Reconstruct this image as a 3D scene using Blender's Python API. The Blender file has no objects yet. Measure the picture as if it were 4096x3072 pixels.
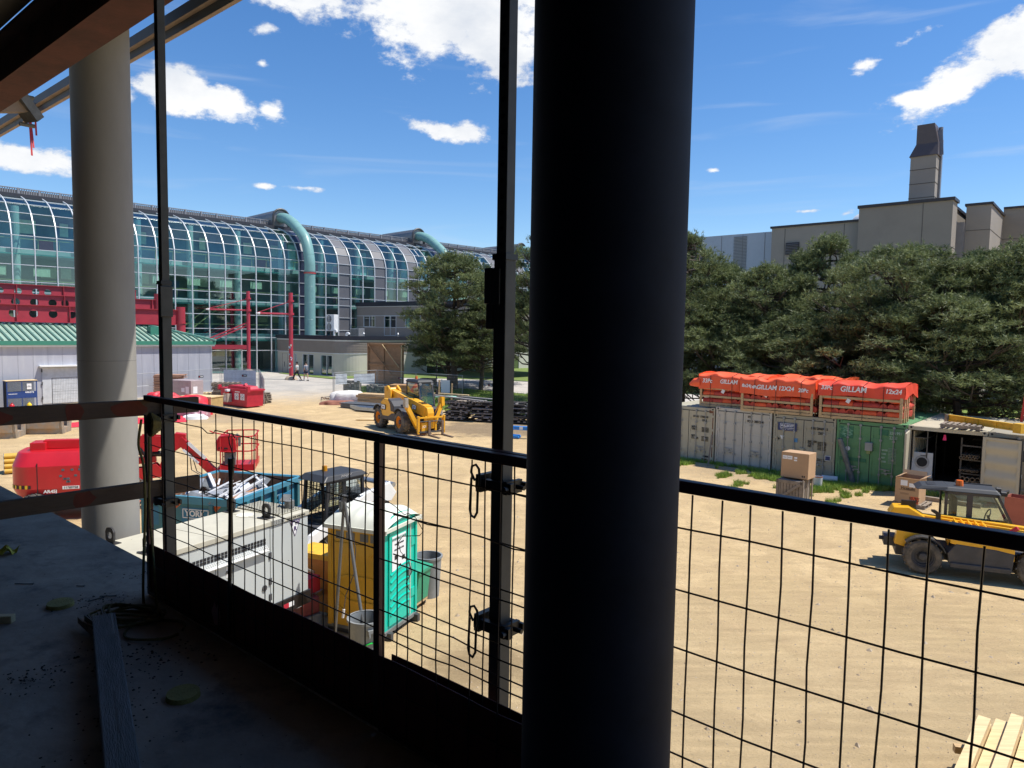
import bpy, math, random
import numpy as np
from mathutils import Vector, Matrix
R = math.radians
random.seed(7)
rng = np.random.default_rng(7)
SC = bpy.context.scene
COL = SC.collection

# ------------------------------------------------------------------ camera
CAM_H = 5.6
pitch, roll = R(4.138), R(0.934)
cd = bpy.data.cameras.new('camera')
cam = bpy.data.objects.new('camera', cd)
COL.objects.link(cam)
cd.sensor_width = 36.0
cd.lens = 24.97
cd.clip_start = 0.05
cd.clip_end = 4000
_c, _s, _cp, _sp = math.cos(roll), math.sin(roll), math.cos(pitch), math.sin(pitch)
rt = Vector((_c, _s * _sp, _s * _cp)); up = Vector((-_s, _c * _sp, _c * _cp)); fw = Vector((0, _cp, -_sp))
cam.matrix_world = Matrix(((rt.x, up.x, -fw.x, 0), (rt.y, up.y, -fw.y, 0), (rt.z, up.z, -fw.z, CAM_H), (0, 0, 0, 1)))
SC.camera = cam

# ------------------------------------------------------------------ sun and sky
SUN_AZ, SUN_EL = R(93), R(64)          # azimuth clockwise from +Y
sd = bpy.data.lights.new('sun', 'SUN')
sun = bpy.data.objects.new('sun', sd)
COL.objects.link(sun)
sd.energy = 4.8
sd.angle = R(0.55)
sd.color = (1.0, 0.955, 0.88)
sv = Vector((math.sin(SUN_AZ) * math.cos(SUN_EL), math.cos(SUN_AZ) * math.cos(SUN_EL), math.sin(SUN_EL)))
sun.rotation_euler = sv.to_track_quat('Z', 'Y').to_euler()
sun.location = (20, 0, 60)

VS = SC.view_settings
VS.view_transform = 'Standard'
VS.look = 'None'
VS.gamma = 1.0
VS.exposure = 0.34
VS.use_curve_mapping = False

world = bpy.data.worlds.new('World')
SC.world = world
world.use_nodes = True
wt = world.node_tree
for n in list(wt.nodes): wt.nodes.remove(n)


def nn(t, kind, **kw):
    n = t.nodes.new(kind)
    for k, v in kw.items():
        if k.startswith('i_'):
            n.inputs[k[2:].replace('_', ' ')].default_value = v
        else:
            setattr(n, k, v)
    return n


def mth(t, op, a, b=None, c=None, clamp=False):
    n = t.nodes.new('ShaderNodeMath')
    n.operation = op
    n.use_clamp = clamp
    for i, x in enumerate((a, b, c)):
        if x is None: continue
        if isinstance(x, (int, float)): n.inputs[i].default_value = x
        else: t.links.new(x, n.inputs[i])
    return n.outputs[0]


def build_sky():
    t = wt
    out = t.nodes.new('ShaderNodeOutputWorld')
    bg = t.nodes.new('ShaderNodeBackground')
    t.links.new(bg.outputs[0], out.inputs[0])
    sky = nn(t, 'ShaderNodeTexSky', sky_type='NISHITA', sun_disc=False)
    sky.sun_elevation = SUN_EL
    sky.sun_rotation = SUN_AZ
    sky.altitude = 100
    sky.air_density = 1.0
    sky.dust_density = 0.15
    sky.ozone_density = 3.0
    tc = t.nodes.new('ShaderNodeTexCoord')
    sep = t.nodes.new('ShaderNodeSeparateXYZ')
    t.links.new(tc.outputs['Generated'], sep.inputs[0])
    x, y, z = sep.outputs
    az = mth(t, 'ARCTAN2', x, y)                       # azimuth from +Y, radians
    el = mth(t, 'ARCSINE', z)
    comb = t.nodes.new('ShaderNodeCombineXYZ')
    t.links.new(az, comb.inputs[0]); t.links.new(mth(t, 'MULTIPLY', el, 1.7), comb.inputs[1])
    def noise(scale, det, rough, off):
        mp = t.nodes.new('ShaderNodeMapping')
        mp.inputs['Location'].default_value = off
        t.links.new(comb.outputs[0], mp.inputs[0])
        n = t.nodes.new('ShaderNodeTexNoise')
        n.inputs['Scale'].default_value = scale
        n.inputs['Detail'].default_value = det
        n.inputs['Roughness'].default_value = rough
        t.links.new(mp.outputs[0], n.inputs['Vector'])
        return n.outputs['Fac']
    nA = noise(9, 9, 0.62, (3.1, 1.7, 0.2))
    nB = noise(26, 7, 0.65, (8.1, 4.7, 1.2))
    nS = noise(5, 8, 0.6, (1.0, 9.7, 5.2))
    # clouds: azimuth, elevation, half width, half height (degrees), tilt, weight
    blobs = CLOUDS
    m = None
    for (a, e, wa, he, tilt, wgt) in blobs:
        da = mth(t, 'SUBTRACT', az, R(a)); de = mth(t, 'SUBTRACT', el, R(e))
        ct, st = math.cos(R(tilt)), math.sin(R(tilt))
        u = mth(t, 'ADD', mth(t, 'MULTIPLY', da, ct / R(wa)), mth(t, 'MULTIPLY', de, st / R(wa)))
        v = mth(t, 'ADD', mth(t, 'MULTIPLY', da, -st / R(he)), mth(t, 'MULTIPLY', de, ct / R(he)))
        d = mth(t, 'SQRT', mth(t, 'ADD', mth(t, 'MULTIPLY', u, u), mth(t, 'MULTIPLY', v, v)))
        b = mth(t, 'MULTIPLY', mth(t, 'SUBTRACT', 1.0, d), wgt)
        m = b if m is None else mth(t, 'MAXIMUM', m, b)
    dens = mth(t, 'ADD', m, mth(t, 'MULTIPLY', mth(t, 'SUBTRACT', nA, 0.5), 3.3))
    dens = mth(t, 'ADD', dens, mth(t, 'MULTIPLY', mth(t, 'SUBTRACT', nB, 0.5), 2.8))
    cov = nn(t, 'ShaderNodeMapRange', interpolation_type='SMOOTHSTEP')
    cov.inputs['From Min'].default_value = 0.02
    cov.inputs['From Max'].default_value = 0.85
    t.links.new(dens, cov.inputs['Value'])
    cov = cov.outputs[0]
    # thin high cirrus streaks
    mp = t.nodes.new('ShaderNodeMapping')
    mp.inputs['Rotation'].default_value = (0, 0, R(20)); mp.inputs['Scale'].default_value = (1.2, 7, 1)
    t.links.new(comb.outputs[0], mp.inputs[0])
    ci = t.nodes.new('ShaderNodeTexNoise'); ci.inputs['Scale'].default_value = 2.6; ci.inputs['Detail'].default_value = 8; ci.inputs['Distortion'].default_value = 0.7
    t.links.new(mp.outputs[0], ci.inputs['Vector'])
    cir = nn(t, 'ShaderNodeMapRange', interpolation_type='SMOOTHSTEP')
    cir.inputs['From Min'].default_value = 0.53; cir.inputs['From Max'].default_value = 0.85; cir.inputs['To Max'].default_value = 0.34
    t.links.new(ci.outputs['Fac'], cir.inputs['Value'])
    # sky colour, a little deeper and more saturated like the photo
    hs = t.nodes.new('ShaderNodeHueSaturation')
    hs.inputs['Saturation'].default_value = SKY_SAT; hs.inputs['Value'].default_value = SKY_VAL; hs.inputs['Hue'].default_value = SKY_HUE
    t.links.new(sky.outputs[0], hs.inputs['Color'])
    cr = t.nodes.new('ShaderNodeValToRGB')
    cr.color_ramp.elements[0].position = 0.38; cr.color_ramp.elements[0].color = (3.7, 4.1, 4.8, 1)
    cr.color_ramp.elements[1].position = 0.68; cr.color_ramp.elements[1].color = (6.2, 6.25, 6.3, 1)
    shade = mth(t, 'ADD', mth(t, 'MULTIPLY', nS, 0.9), mth(t, 'MULTIPLY', cov, 0.18))
    t.links.new(shade, cr.inputs[0])
    mx = nn(t, 'ShaderNodeMixRGB'); t.links.new(cov, mx.inputs[0]); t.links.new(hs.outputs[0], mx.inputs[1]); t.links.new(cr.outputs[0], mx.inputs[2])
    mx2 = nn(t, 'ShaderNodeMixRGB'); t.links.new(cir.outputs[0], mx2.inputs[0]); t.links.new(mx.outputs[0], mx2.inputs[1]); mx2.inputs[2].default_value = (4.3, 4.8, 5.5, 1)
    t.links.new(mx2.outputs[0], bg.inputs['Color'])
    bg.inputs['Strength'].default_value = 0.13


SKY_SAT, SKY_VAL, SKY_HUE = 1.26, 0.96, 0.505
CLOUDS = [(-15.2, 24.3, 6.24, 2.28, -2, 1.65), (-7.6, 23.9, 7.39, 4.21, -12, 1.95), (-1.7, 22.9, 4.60, 4.48, -35, 1.85), (1.6, 25.7, 5.86, 3.67, 0, 1.85), (-24.7, 16.6, 3.80, 1.75, -8, 1.75), (-21.6, 15.9, 4.35, 1.48, -14, 1.70), (-18.7, 15.7, 1.69, 1.02, -5, 1.45), (-34.4, 10.8, 3.70, 1.00, -3, 1.75), (-28.3, 15.7, 0.81, 0.70, 0, 1.00), (-5.1, 15.2, 3.74, 0.89, -4, 1.50), (-6.5, 15.5, 1.65, 0.56, 0, 1.00), (31.3, 16.7, 5.19, 1.63, 22, 1.85), (34.2, 18.6, 3.15, 1.95, 25, 1.85), (28.5, 16.2, 2.59, 0.69, 10, 1.45), (25.1, 18.5, 1.71, 0.67, 10, 1.20), (-19.1, 10.5, 0.90, 0.29, 0, 1.10), (-16.3, 10.6, 1.74, 0.30, 0, 1.10), (-18.9, 21.0, 1.12, 0.51, 0, 0.90), (15.3, 12.4, 0.71, 0.23, 0, 1.00), (22.1, 9.2, 0.86, 0.17, 0, 0.90), (24.8, 8.9, 0.90, 0.30, 15, 1.00), (-19.3, 18.9, 0.45, 0.29, 0, 0.70), (28.0, 19.7, 1.31, 0.38, 20, 0.80)]
build_sky()


# ------------------------------------------------------------------ materials
MATS = {}


def pm(name, col, rough=0.6, metal=0.0, var=0.12, scale=4.0, bump=0.0, col2=None, th=(0.45, 0.65), sc2=None, stretch=(1, 1, 1), spec=0.5, bscale=None, coat=0.0):
    """painted or plain surface: base colour, soft noise variation, optional second colour in patches (wear, rust, dirt)"""
    if name in MATS: return MATS[name]
    m = bpy.data.materials.new(name); m.use_nodes = True
    t = m.node_tree; bs = t.nodes['Principled BSDF']
    tc = t.nodes.new('ShaderNodeTexCoord'); mp = t.nodes.new('ShaderNodeMapping')
    mp.inputs['Scale'].default_value = stretch
    t.links.new(tc.outputs['Object'], mp.inputs[0])
    no = t.nodes.new('ShaderNodeTexNoise'); no.inputs['Scale'].default_value = scale; no.inputs['Detail'].default_value = 6; no.inputs['Roughness'].default_value = 0.62
    t.links.new(mp.outputs[0], no.inputs['Vector'])
    mr = t.nodes.new('ShaderNodeMapRange'); mr.inputs['From Min'].default_value = 0.3; mr.inputs['From Max'].default_value = 0.7
    mr.inputs['To Min'].default_value = 1 - var; mr.inputs['To Max'].default_value = 1 + var
    t.links.new(no.outputs['Fac'], mr.inputs['Value'])
    vm = nn(t, 'ShaderNodeVectorMath', operation='SCALE')
    vm.inputs[0].default_value = col[:3]
    t.links.new(mr.outputs[0], vm.inputs['Scale'])
    cout = vm.outputs[0]
    if col2 is not None:
        n2 = t.nodes.new('ShaderNodeTexNoise'); n2.inputs['Scale'].default_value = sc2 or scale * 0.6; n2.inputs['Detail'].default_value = 8; n2.inputs['Roughness'].default_value = 0.7
        t.links.new(mp.outputs[0], n2.inputs['Vector'])
        ma = t.nodes.new('ShaderNodeMapRange'); ma.inputs['From Min'].default_value = th[0]; ma.inputs['From Max'].default_value = th[1]
        t.links.new(n2.outputs['Fac'], ma.inputs['Value'])
        mx = t.nodes.new('ShaderNodeMixRGB'); t.links.new(ma.outputs[0], mx.inputs[0]); t.links.new(cout, mx.inputs[1]); mx.inputs[2].default_value = (*col2[:3], 1)
        cout = mx.outputs[0]
    t.links.new(cout, bs.inputs['Base Color'])
    bs.inputs['Roughness'].default_value = rough; bs.inputs['Metallic'].default_value = metal
    bs.inputs['Specular IOR Level'].default_value = spec
    if coat: bs.inputs['Coat Weight'].default_value = coat; bs.inputs['Coat Roughness'].default_value = 0.15
    if bump:
        nb = t.nodes.new('ShaderNodeTexNoise'); nb.inputs['Scale'].default_value = bscale or scale * 6; nb.inputs['Detail'].default_value = 5
        t.links.new(mp.outputs[0], nb.inputs['Vector'])
        b = t.nodes.new('ShaderNodeBump'); b.inputs['Strength'].default_value = bump; b.inputs['Distance'].default_value = 0.02
        t.links.new(nb.outputs['Fac'], b.inputs['Height']); t.links.new(b.outputs[0], bs.inputs['Normal'])
    MATS[name] = m
    return m


def glass(name, tint, refl=0.10, rough=0.02):
    if name in MATS: return MATS[name]
    m = bpy.data.materials.new(name); m.use_nodes = True
    t = m.node_tree
    for n in list(t.nodes): t.nodes.remove(n)
    out = t.nodes.new('ShaderNodeOutputMaterial')
    tr = t.nodes.new('ShaderNodeBsdfTransparent'); tr.inputs[0].default_value = (*tint, 1)
    gl = t.nodes.new('ShaderNodeBsdfGlossy'); gl.inputs['Roughness'].default_value = rough; gl.inputs[0].default_value = (.9, 1, 1, 1)
    lw = t.nodes.new('ShaderNodeLayerWeight'); lw.inputs['Blend'].default_value = 0.35
    f = mth(t, 'ADD', mth(t, 'MULTIPLY', mth(t, 'POWER', lw.outputs['Facing'], 2.2), 0.75), refl, clamp=True)
    mx = t.nodes.new('ShaderNodeMixShader')
    t.links.new(f, mx.inputs[0]); t.links.new(tr.outputs[0], mx.inputs[1]); t.links.new(gl.outputs[0], mx.inputs[2])
    t.links.new(mx.outputs[0], out.inputs[0])
    MATS[name] = m
    return m


# ------------------------------------------------------------------ mesh builder
class MB:
    def __init__(s): s.v = []; s.f = []; s.mi = []; s.k = 0; s.M = Matrix()

    def add(s, vs, fs):
        o = len(s.v); M = s.M
        s.v += [M @ Vector(p) for p in vs]
        s.f += [tuple(i + o for i in f) for f in fs]; s.mi += [s.k] * len(fs)
        return s

    def box(s, x0, y0, z0, x1, y1, z1):
        x0, x1 = sorted((x0, x1)); y0, y1 = sorted((y0, y1)); z0, z1 = sorted((z0, z1))
        return s.add([(x0, y0, z0), (x1, y0, z0), (x1, y1, z0), (x0, y1, z0), (x0, y0, z1), (x1, y0, z1), (x1, y1, z1), (x0, y1, z1)],
                     [(0, 3, 2, 1), (4, 5, 6, 7), (0, 1, 5, 4), (1, 2, 6, 5), (2, 3, 7, 6), (3, 0, 4, 7)])

    def cbox(s, c, sz, rz=0.0, ry=0.0, rx=0.0):
        old = s.M
        s.M = s.M @ Matrix.Translation(c) @ Matrix.Rotation(rz, 4, 'Z') @ Matrix.Rotation(ry, 4, 'Y') @ Matrix.Rotation(rx, 4, 'X')
        a, b, c_ = sz[0] / 2, sz[1] / 2, sz[2] / 2
        s.box(-a, -b, -c_, a, b, c_); s.M = old
        return s

    def beam(s, p0, p1, w, h, upv=(0, 0, 1)):
        p0, p1 = Vector(p0), Vector(p1); d = (p1 - p0).normalized(); u = Vector(upv)
        if abs(d.dot(u)) > .98: u = Vector((1, 0, 0))
        sd_ = d.cross(u).normalized(); u = sd_.cross(d).normalized()
        q = [sd_ * (a * w / 2) + u * (b * h / 2) for a, b in ((-1, -1), (1, -1), (1, 1), (-1, 1))]
        return s.add([p0 + k for k in q] + [p1 + k for k in q], [(0, 1, 2, 3), (7, 6, 5, 4), (0, 4, 5, 1), (1, 5, 6, 2), (2, 6, 7, 3), (3, 7, 4, 0)])

    def cyl(s, p0, p1, r0, r1=None, n=16, cap=True):
        r1 = r0 if r1 is None else r1
        p0, p1 = Vector(p0), Vector(p1); d = (p1 - p0).normalized()
        u = Vector((0, 0, 1)) if abs(d.z) < .9 else Vector((1, 0, 0))
        a = d.cross(u).normalized(); b = d.cross(a)
        vs = []
        for p, r in ((p0, r0), (p1, r1)):
            for i in range(n):
                t = 2 * math.pi * i / n; vs.append(p + (a * math.cos(t) + b * math.sin(t)) * r)
        fs = [(i, i + n, (i + 1) % n + n, (i + 1) % n) for i in range(n)]
        if cap: fs += [tuple(range(n)), tuple(range(2 * n - 1, n - 1, -1))]
        return s.add(vs, fs)

    def tube(s, pts, r, n=6, closed=False):
        pts = [Vector(p) for p in pts]; N = len(pts); rings = []
        rr = r if isinstance(r, (list, tuple)) else [r] * N
        prev = None
        for i, p in enumerate(pts):
            if closed: d = pts[(i + 1) % N] - pts[i - 1]
            else: d = pts[min(i + 1, N - 1)] - pts[max(i - 1, 0)]
            d = d.normalized() if d.length > 1e-9 else Vector((0, 0, 1))
            if prev is None:
                u = Vector((0, 0, 1)) if abs(d.z) < .9 else Vector((1, 0, 0)); a = d.cross(u).normalized()
            else:
                a = prev - d * prev.dot(d); a = a.normalized() if a.length > 1e-6 else d.orthogonal().normalized()
            prev = a; b = d.cross(a)
            rings.append([p + (a * math.cos(2 * math.pi * k / n) + b * math.sin(2 * math.pi * k / n)) * rr[i] for k in range(n)])
        vs = [q for rg in rings for q in rg]; fs = []
        for i in range(N if closed else N - 1):
            j = (i + 1) % N
            for k in range(n): fs.append((i * n + k, i * n + (k + 1) % n, j * n + (k + 1) % n, j * n + k))
        if not closed: fs += [tuple(range(n - 1, -1, -1)), tuple(range((N - 1) * n, N * n))]
        return s.add(vs, fs)

    def prism(s, poly, d0, d1, axis='y'):
        """poly in the two other axes (x,z for 'y'; y,z for 'x'; x,y for 'z'), extruded along axis"""
        n = len(poly)
        def P(p, d): return (p[0], d, p[1]) if axis == 'y' else ((d, p[0], p[1]) if axis == 'x' else (p[0], p[1], d))
        vs = [P(p, d0) for p in poly] + [P(p, d1) for p in poly]
        fs = [tuple(range(n)), tuple(range(2 * n - 1, n - 1, -1))] + [(i, i + n, (i + 1) % n + n, (i + 1) % n) for i in range(n)]
        return s.add(vs, fs)

    def lathe(s, prof, c=(0, 0, 0), n=24, axis='z', cap=True):
        vs = []
        for r, h in prof:
            for i in range(n):
                t = 2 * math.pi * i / n; a, b = r * math.cos(t), r * math.sin(t)
                p = (a, b, h) if axis == 'z' else ((a, h, b) if axis == 'y' else (h, a, b))
                vs.append((p[0] + c[0], p[1] + c[1], p[2] + c[2]))
        fs = []
        for j in range(len(prof) - 1):
            for i in range(n): fs.append((j * n + i, j * n + (i + 1) % n, (j + 1) * n + (i + 1) % n, (j + 1) * n + i))
        if cap and prof[0][0] > 1e-4: fs.append(tuple(range(n - 1, -1, -1)))
        if cap and prof[-1][0] > 1e-4: fs.append(tuple(range((len(prof) - 1) * n, len(prof) * n)))
        return s.add(vs, fs)

    def grid(s, fn, nu, nv):
        vs = [fn(i / nu, j / nv) for j in range(nv + 1) for i in range(nu + 1)]
        return s.add(vs, [(j * (nu + 1) + i, j * (nu + 1) + i + 1, (j + 1) * (nu + 1) + i + 1, (j + 1) * (nu + 1) + i) for j in range(nv) for i in range(nu)])

    def quad(s, a, b, c, d): return s.add([a, b, c, d], [(0, 1, 2, 3)])

    def build(s, name, mats, parent=None, smooth=None, bevel=0.0, loc=None, rz=None, label=None, solid=0.0):
        me = bpy.data.meshes.new(name)
        me.from_pydata([tuple(p) for p in s.v], [], s.f)
        if not isinstance(mats, (list, tuple)): mats = [mats]
        for m in mats: me.materials.append(m)
        me.polygons.foreach_set('material_index', s.mi)
        me.update()
        if smooth:
            me.shade_smooth()
            me.set_sharp_from_angle(angle=R(smooth if smooth is not True else 35))
        o = bpy.data.objects.new(name, me); COL.objects.link(o)
        if bevel:
            b = o.modifiers.new('bevel', 'BEVEL'); b.width = bevel; b.segments = 2; b.limit_method = 'ANGLE'; b.angle_limit = R(40)
        if solid:
            b = o.modifiers.new('solid', 'SOLIDIFY'); b.thickness = solid; b.offset = 0
        if parent: o.parent = parent
        if loc is not None: o.location = loc
        if rz is not None: o.rotation_euler = (0, 0, rz)
        if label: o['label'] = label
        return o


def thing(name, label, cat, loc=(0, 0, 0), rz=0.0, group=None):
    o = bpy.data.objects.new(name, None); COL.objects.link(o)
    o.empty_display_size = .2; o.location = loc; o.rotation_euler = (0, 0, rz)
    return tag(o, label, cat, group)


def tag(o, label, cat, group=None):
    o['label'] = label; o['category'] = cat
    if group: o['group'] = group
    return o


def struct(o): o['kind'] = 'structure'; return o


def dup(root, loc, rz, label, group=None):
    r = root.copy(); COL.objects.link(r); r.location = loc; r.rotation_euler = (0, 0, rz); r['label'] = label
    if group: r['group'] = group
    for ch in list(root.children):
        c = ch.copy(); COL.objects.link(c); c.parent = r
        for g in ch.children:
            d = g.copy(); COL.objects.link(d); d.parent = c
    return r


def text(s, size, mat, parent, loc, rot, name='lettering', bold=0.0, depth=0.002, align='CENTER', xs=1.0, shear=0.0):
    """letters as a mesh; rot = euler; text lies in local XY before rotation"""
    cu = bpy.data.curves.new('t', 'FONT'); cu.body = s; cu.size = size; cu.align_x = align; cu.align_y = 'CENTER'
    cu.extrude = depth; cu.offset = bold; cu.shear = shear; cu.resolution_u = 3; cu.space_line = 0.85
    o = bpy.data.objects.new('t', cu)
    me = bpy.data.meshes.new_from_object(o)
    bpy.data.objects.remove(o); me.materials.clear(); me.materials.append(mat)
    ob = bpy.data.objects.new(name, me); COL.objects.link(ob); ob.parent = parent; ob.location = loc; ob.rotation_euler = rot; ob.scale = (xs, 1, 1)
    return ob


RX = R(90)
SITE = R(-40.5)                      # local X runs along the guard rail (away right to near right), local Y away from the deck
SA = Vector((0.7604, -0.6494, 0)); SW = Vector((0.6494, 0.7604, 0))


def sp(t, p, z=0.0): return SA * t + SW * p + Vector((0, 0, z))   # site coordinates -> world


def gz(x, y):
    k = min(max((y - 48) / 22.0, 0), 1)
    return 0.8 * k * k * (3 - 2 * k)
# ------------------------------------------------------------------ palette
M_conc = pm('concrete', (0.34, 0.32, 0.30), .85, var=.14, scale=1.6, bump=.25, col2=(.22, .21, .20), th=(.55, .75))
M_colc = pm('column_concrete', (0.29, 0.275, 0.245), .8, var=.12, scale=1.2, bump=.12, stretch=(1, 1, .4))
M_slab = pm('slab_concrete', (0.36, 0.29, 0.22), .85, var=.30, scale=2.2, bump=.3, col2=(.09, .085, .08), th=(.52, .72), sc2=3.2)
M_rust = pm('rusty_primer', (0.115, 0.036, 0.024), .8, var=.3, scale=3, bump=.15, col2=(.055, .02, .015), th=(.45, .7))
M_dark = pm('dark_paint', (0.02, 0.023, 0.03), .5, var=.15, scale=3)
M_black = pm('black_paint', (0.012, 0.010, 0.011), .45, var=.2, scale=6)
M_rail = pm('oxide_frame', (0.085, 0.028, 0.025), .5, var=.3, scale=8, col2=(.06, .02, .02), th=(.55, .75))
M_kick = pm('kick_board_paint', (0.15, 0.038, 0.034), .8, var=.3, scale=3, col2=(.09, .025, .022), th=(.5, .7))
M_galv = pm('galvanised', (0.42, 0.43, 0.44), .42, .75, var=.15, scale=9, col2=(.3, .3, .3), th=(.5, .8))
M_galvd = pm('weathered_galvanised', (0.20, 0.205, 0.20), .65, .35, var=.25, scale=7, col2=(.12, .11, .10), th=(.5, .75))
M_post = pm('post_steel', (0.085, 0.085, 0.08), .6, .3, var=.2, scale=8)
M_wood = pm('raw_lumber', (0.52, 0.36, 0.19), .75, var=.22, scale=3, stretch=(1, 9, 9), bump=.2)
M_woodp = pm('pale_lumber', (0.66, 0.50, 0.27), .75, var=.16, scale=3, stretch=(.6, 7, 7), bump=.15, col2=(.5, .34, .16), th=(.55, .8))
M_woodg = pm('grey_wood', (0.23, 0.19, 0.15), .85, var=.3, scale=4, bump=.3, col2=(.36, .28, .2), th=(.5, .7))
M_woodd = pm('plank_wood', (0.085, 0.055, 0.036), .8, var=.2, scale=4, stretch=(1, 8, 8), bump=.2)
M_ply = pm('plywood', (0.36, 0.20, 0.10), .75, var=.18, scale=4, bump=.1)
M_card = pm('cardboard', (0.46, 0.29, 0.16), .8, var=.07, scale=2)
M_red = pm('red_steel', (0.36, 0.028, 0.045), .5, var=.12, scale=2.0, col2=(.36, .05, .06), th=(.58, .8))
M_lred = pm('lift_red', (0.52, 0.012, 0.02), .35, var=.08, scale=2, coat=.3)
M_lredd = pm('bin_red', (0.48, 0.02, 0.045), .5, var=.15, scale=3)
M_yel = pm('machine_yellow', (0.80, 0.40, 0.018), .38, var=.07, scale=2.5, coat=.2, col2=(.55, .28, .04), th=(.62, .85))
M_yel2 = pm('new_machine_yellow', (0.84, 0.43, 0.01), .32, var=.05, scale=2.5, coat=.35)
M_yold = pm('worn_yellow', (0.74, 0.42, 0.03), .6, var=.15, scale=4, col2=(.3, .17, .05), th=(.58, .72), sc2=7)
M_chas = pm('chassis_grey', (0.055, 0.055, 0.06), .6, var=.2, scale=4, col2=(.12, .10, .08), th=(.55, .8))
M_roofg = pm('cab_grey', (0.030, 0.032, 0.036), .6, var=.1, scale=4, coat=.1)
M_tyre = pm('tyre_rubber', (0.06, 0.055, 0.05), .85, var=.25, scale=5, bump=.3, col2=(.20, .17, .13), th=(.42, .66))
M_org = pm('orange_rim', (0.78, 0.26, 0.015), .5, var=.1, scale=4)
M_beac = pm('beacon_orange', (0.85, 0.16, 0.02), .25, var=.02)
M_white = pm('white_paint', (0.78, 0.78, 0.76), .5, var=.06, scale=3)
M_paper = pm('paper_white', (0.80, 0.80, 0.80), .7, var=.04)
M_ink = pm('black_ink', (0.015, 0.015, 0.018), .6, var=.05)
M_wink = pm('white_ink', (0.82, 0.82, 0.82), .6, var=.05)
M_navy = pm('navy_sign', (0.015, 0.03, 0.13), .5, var=.05)
M_tealink = pm('green_ink', (0.01, 0.16, 0.12), .6, var=.05)
M_glass = glass('cab_glass', (.72, .80, .76), .07)
M_fglass = glass('facade_glass', (.56, .82, .80), .10)
M_fglass2 = glass('facade_glass_b', (.46, .74, .76), .13, .03)
M_fglass3 = glass('facade_glass_c', (.62, .86, .82), .08, .02)
M_wglass = glass('window_glass', (.22, .22, .21), .25)


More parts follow.
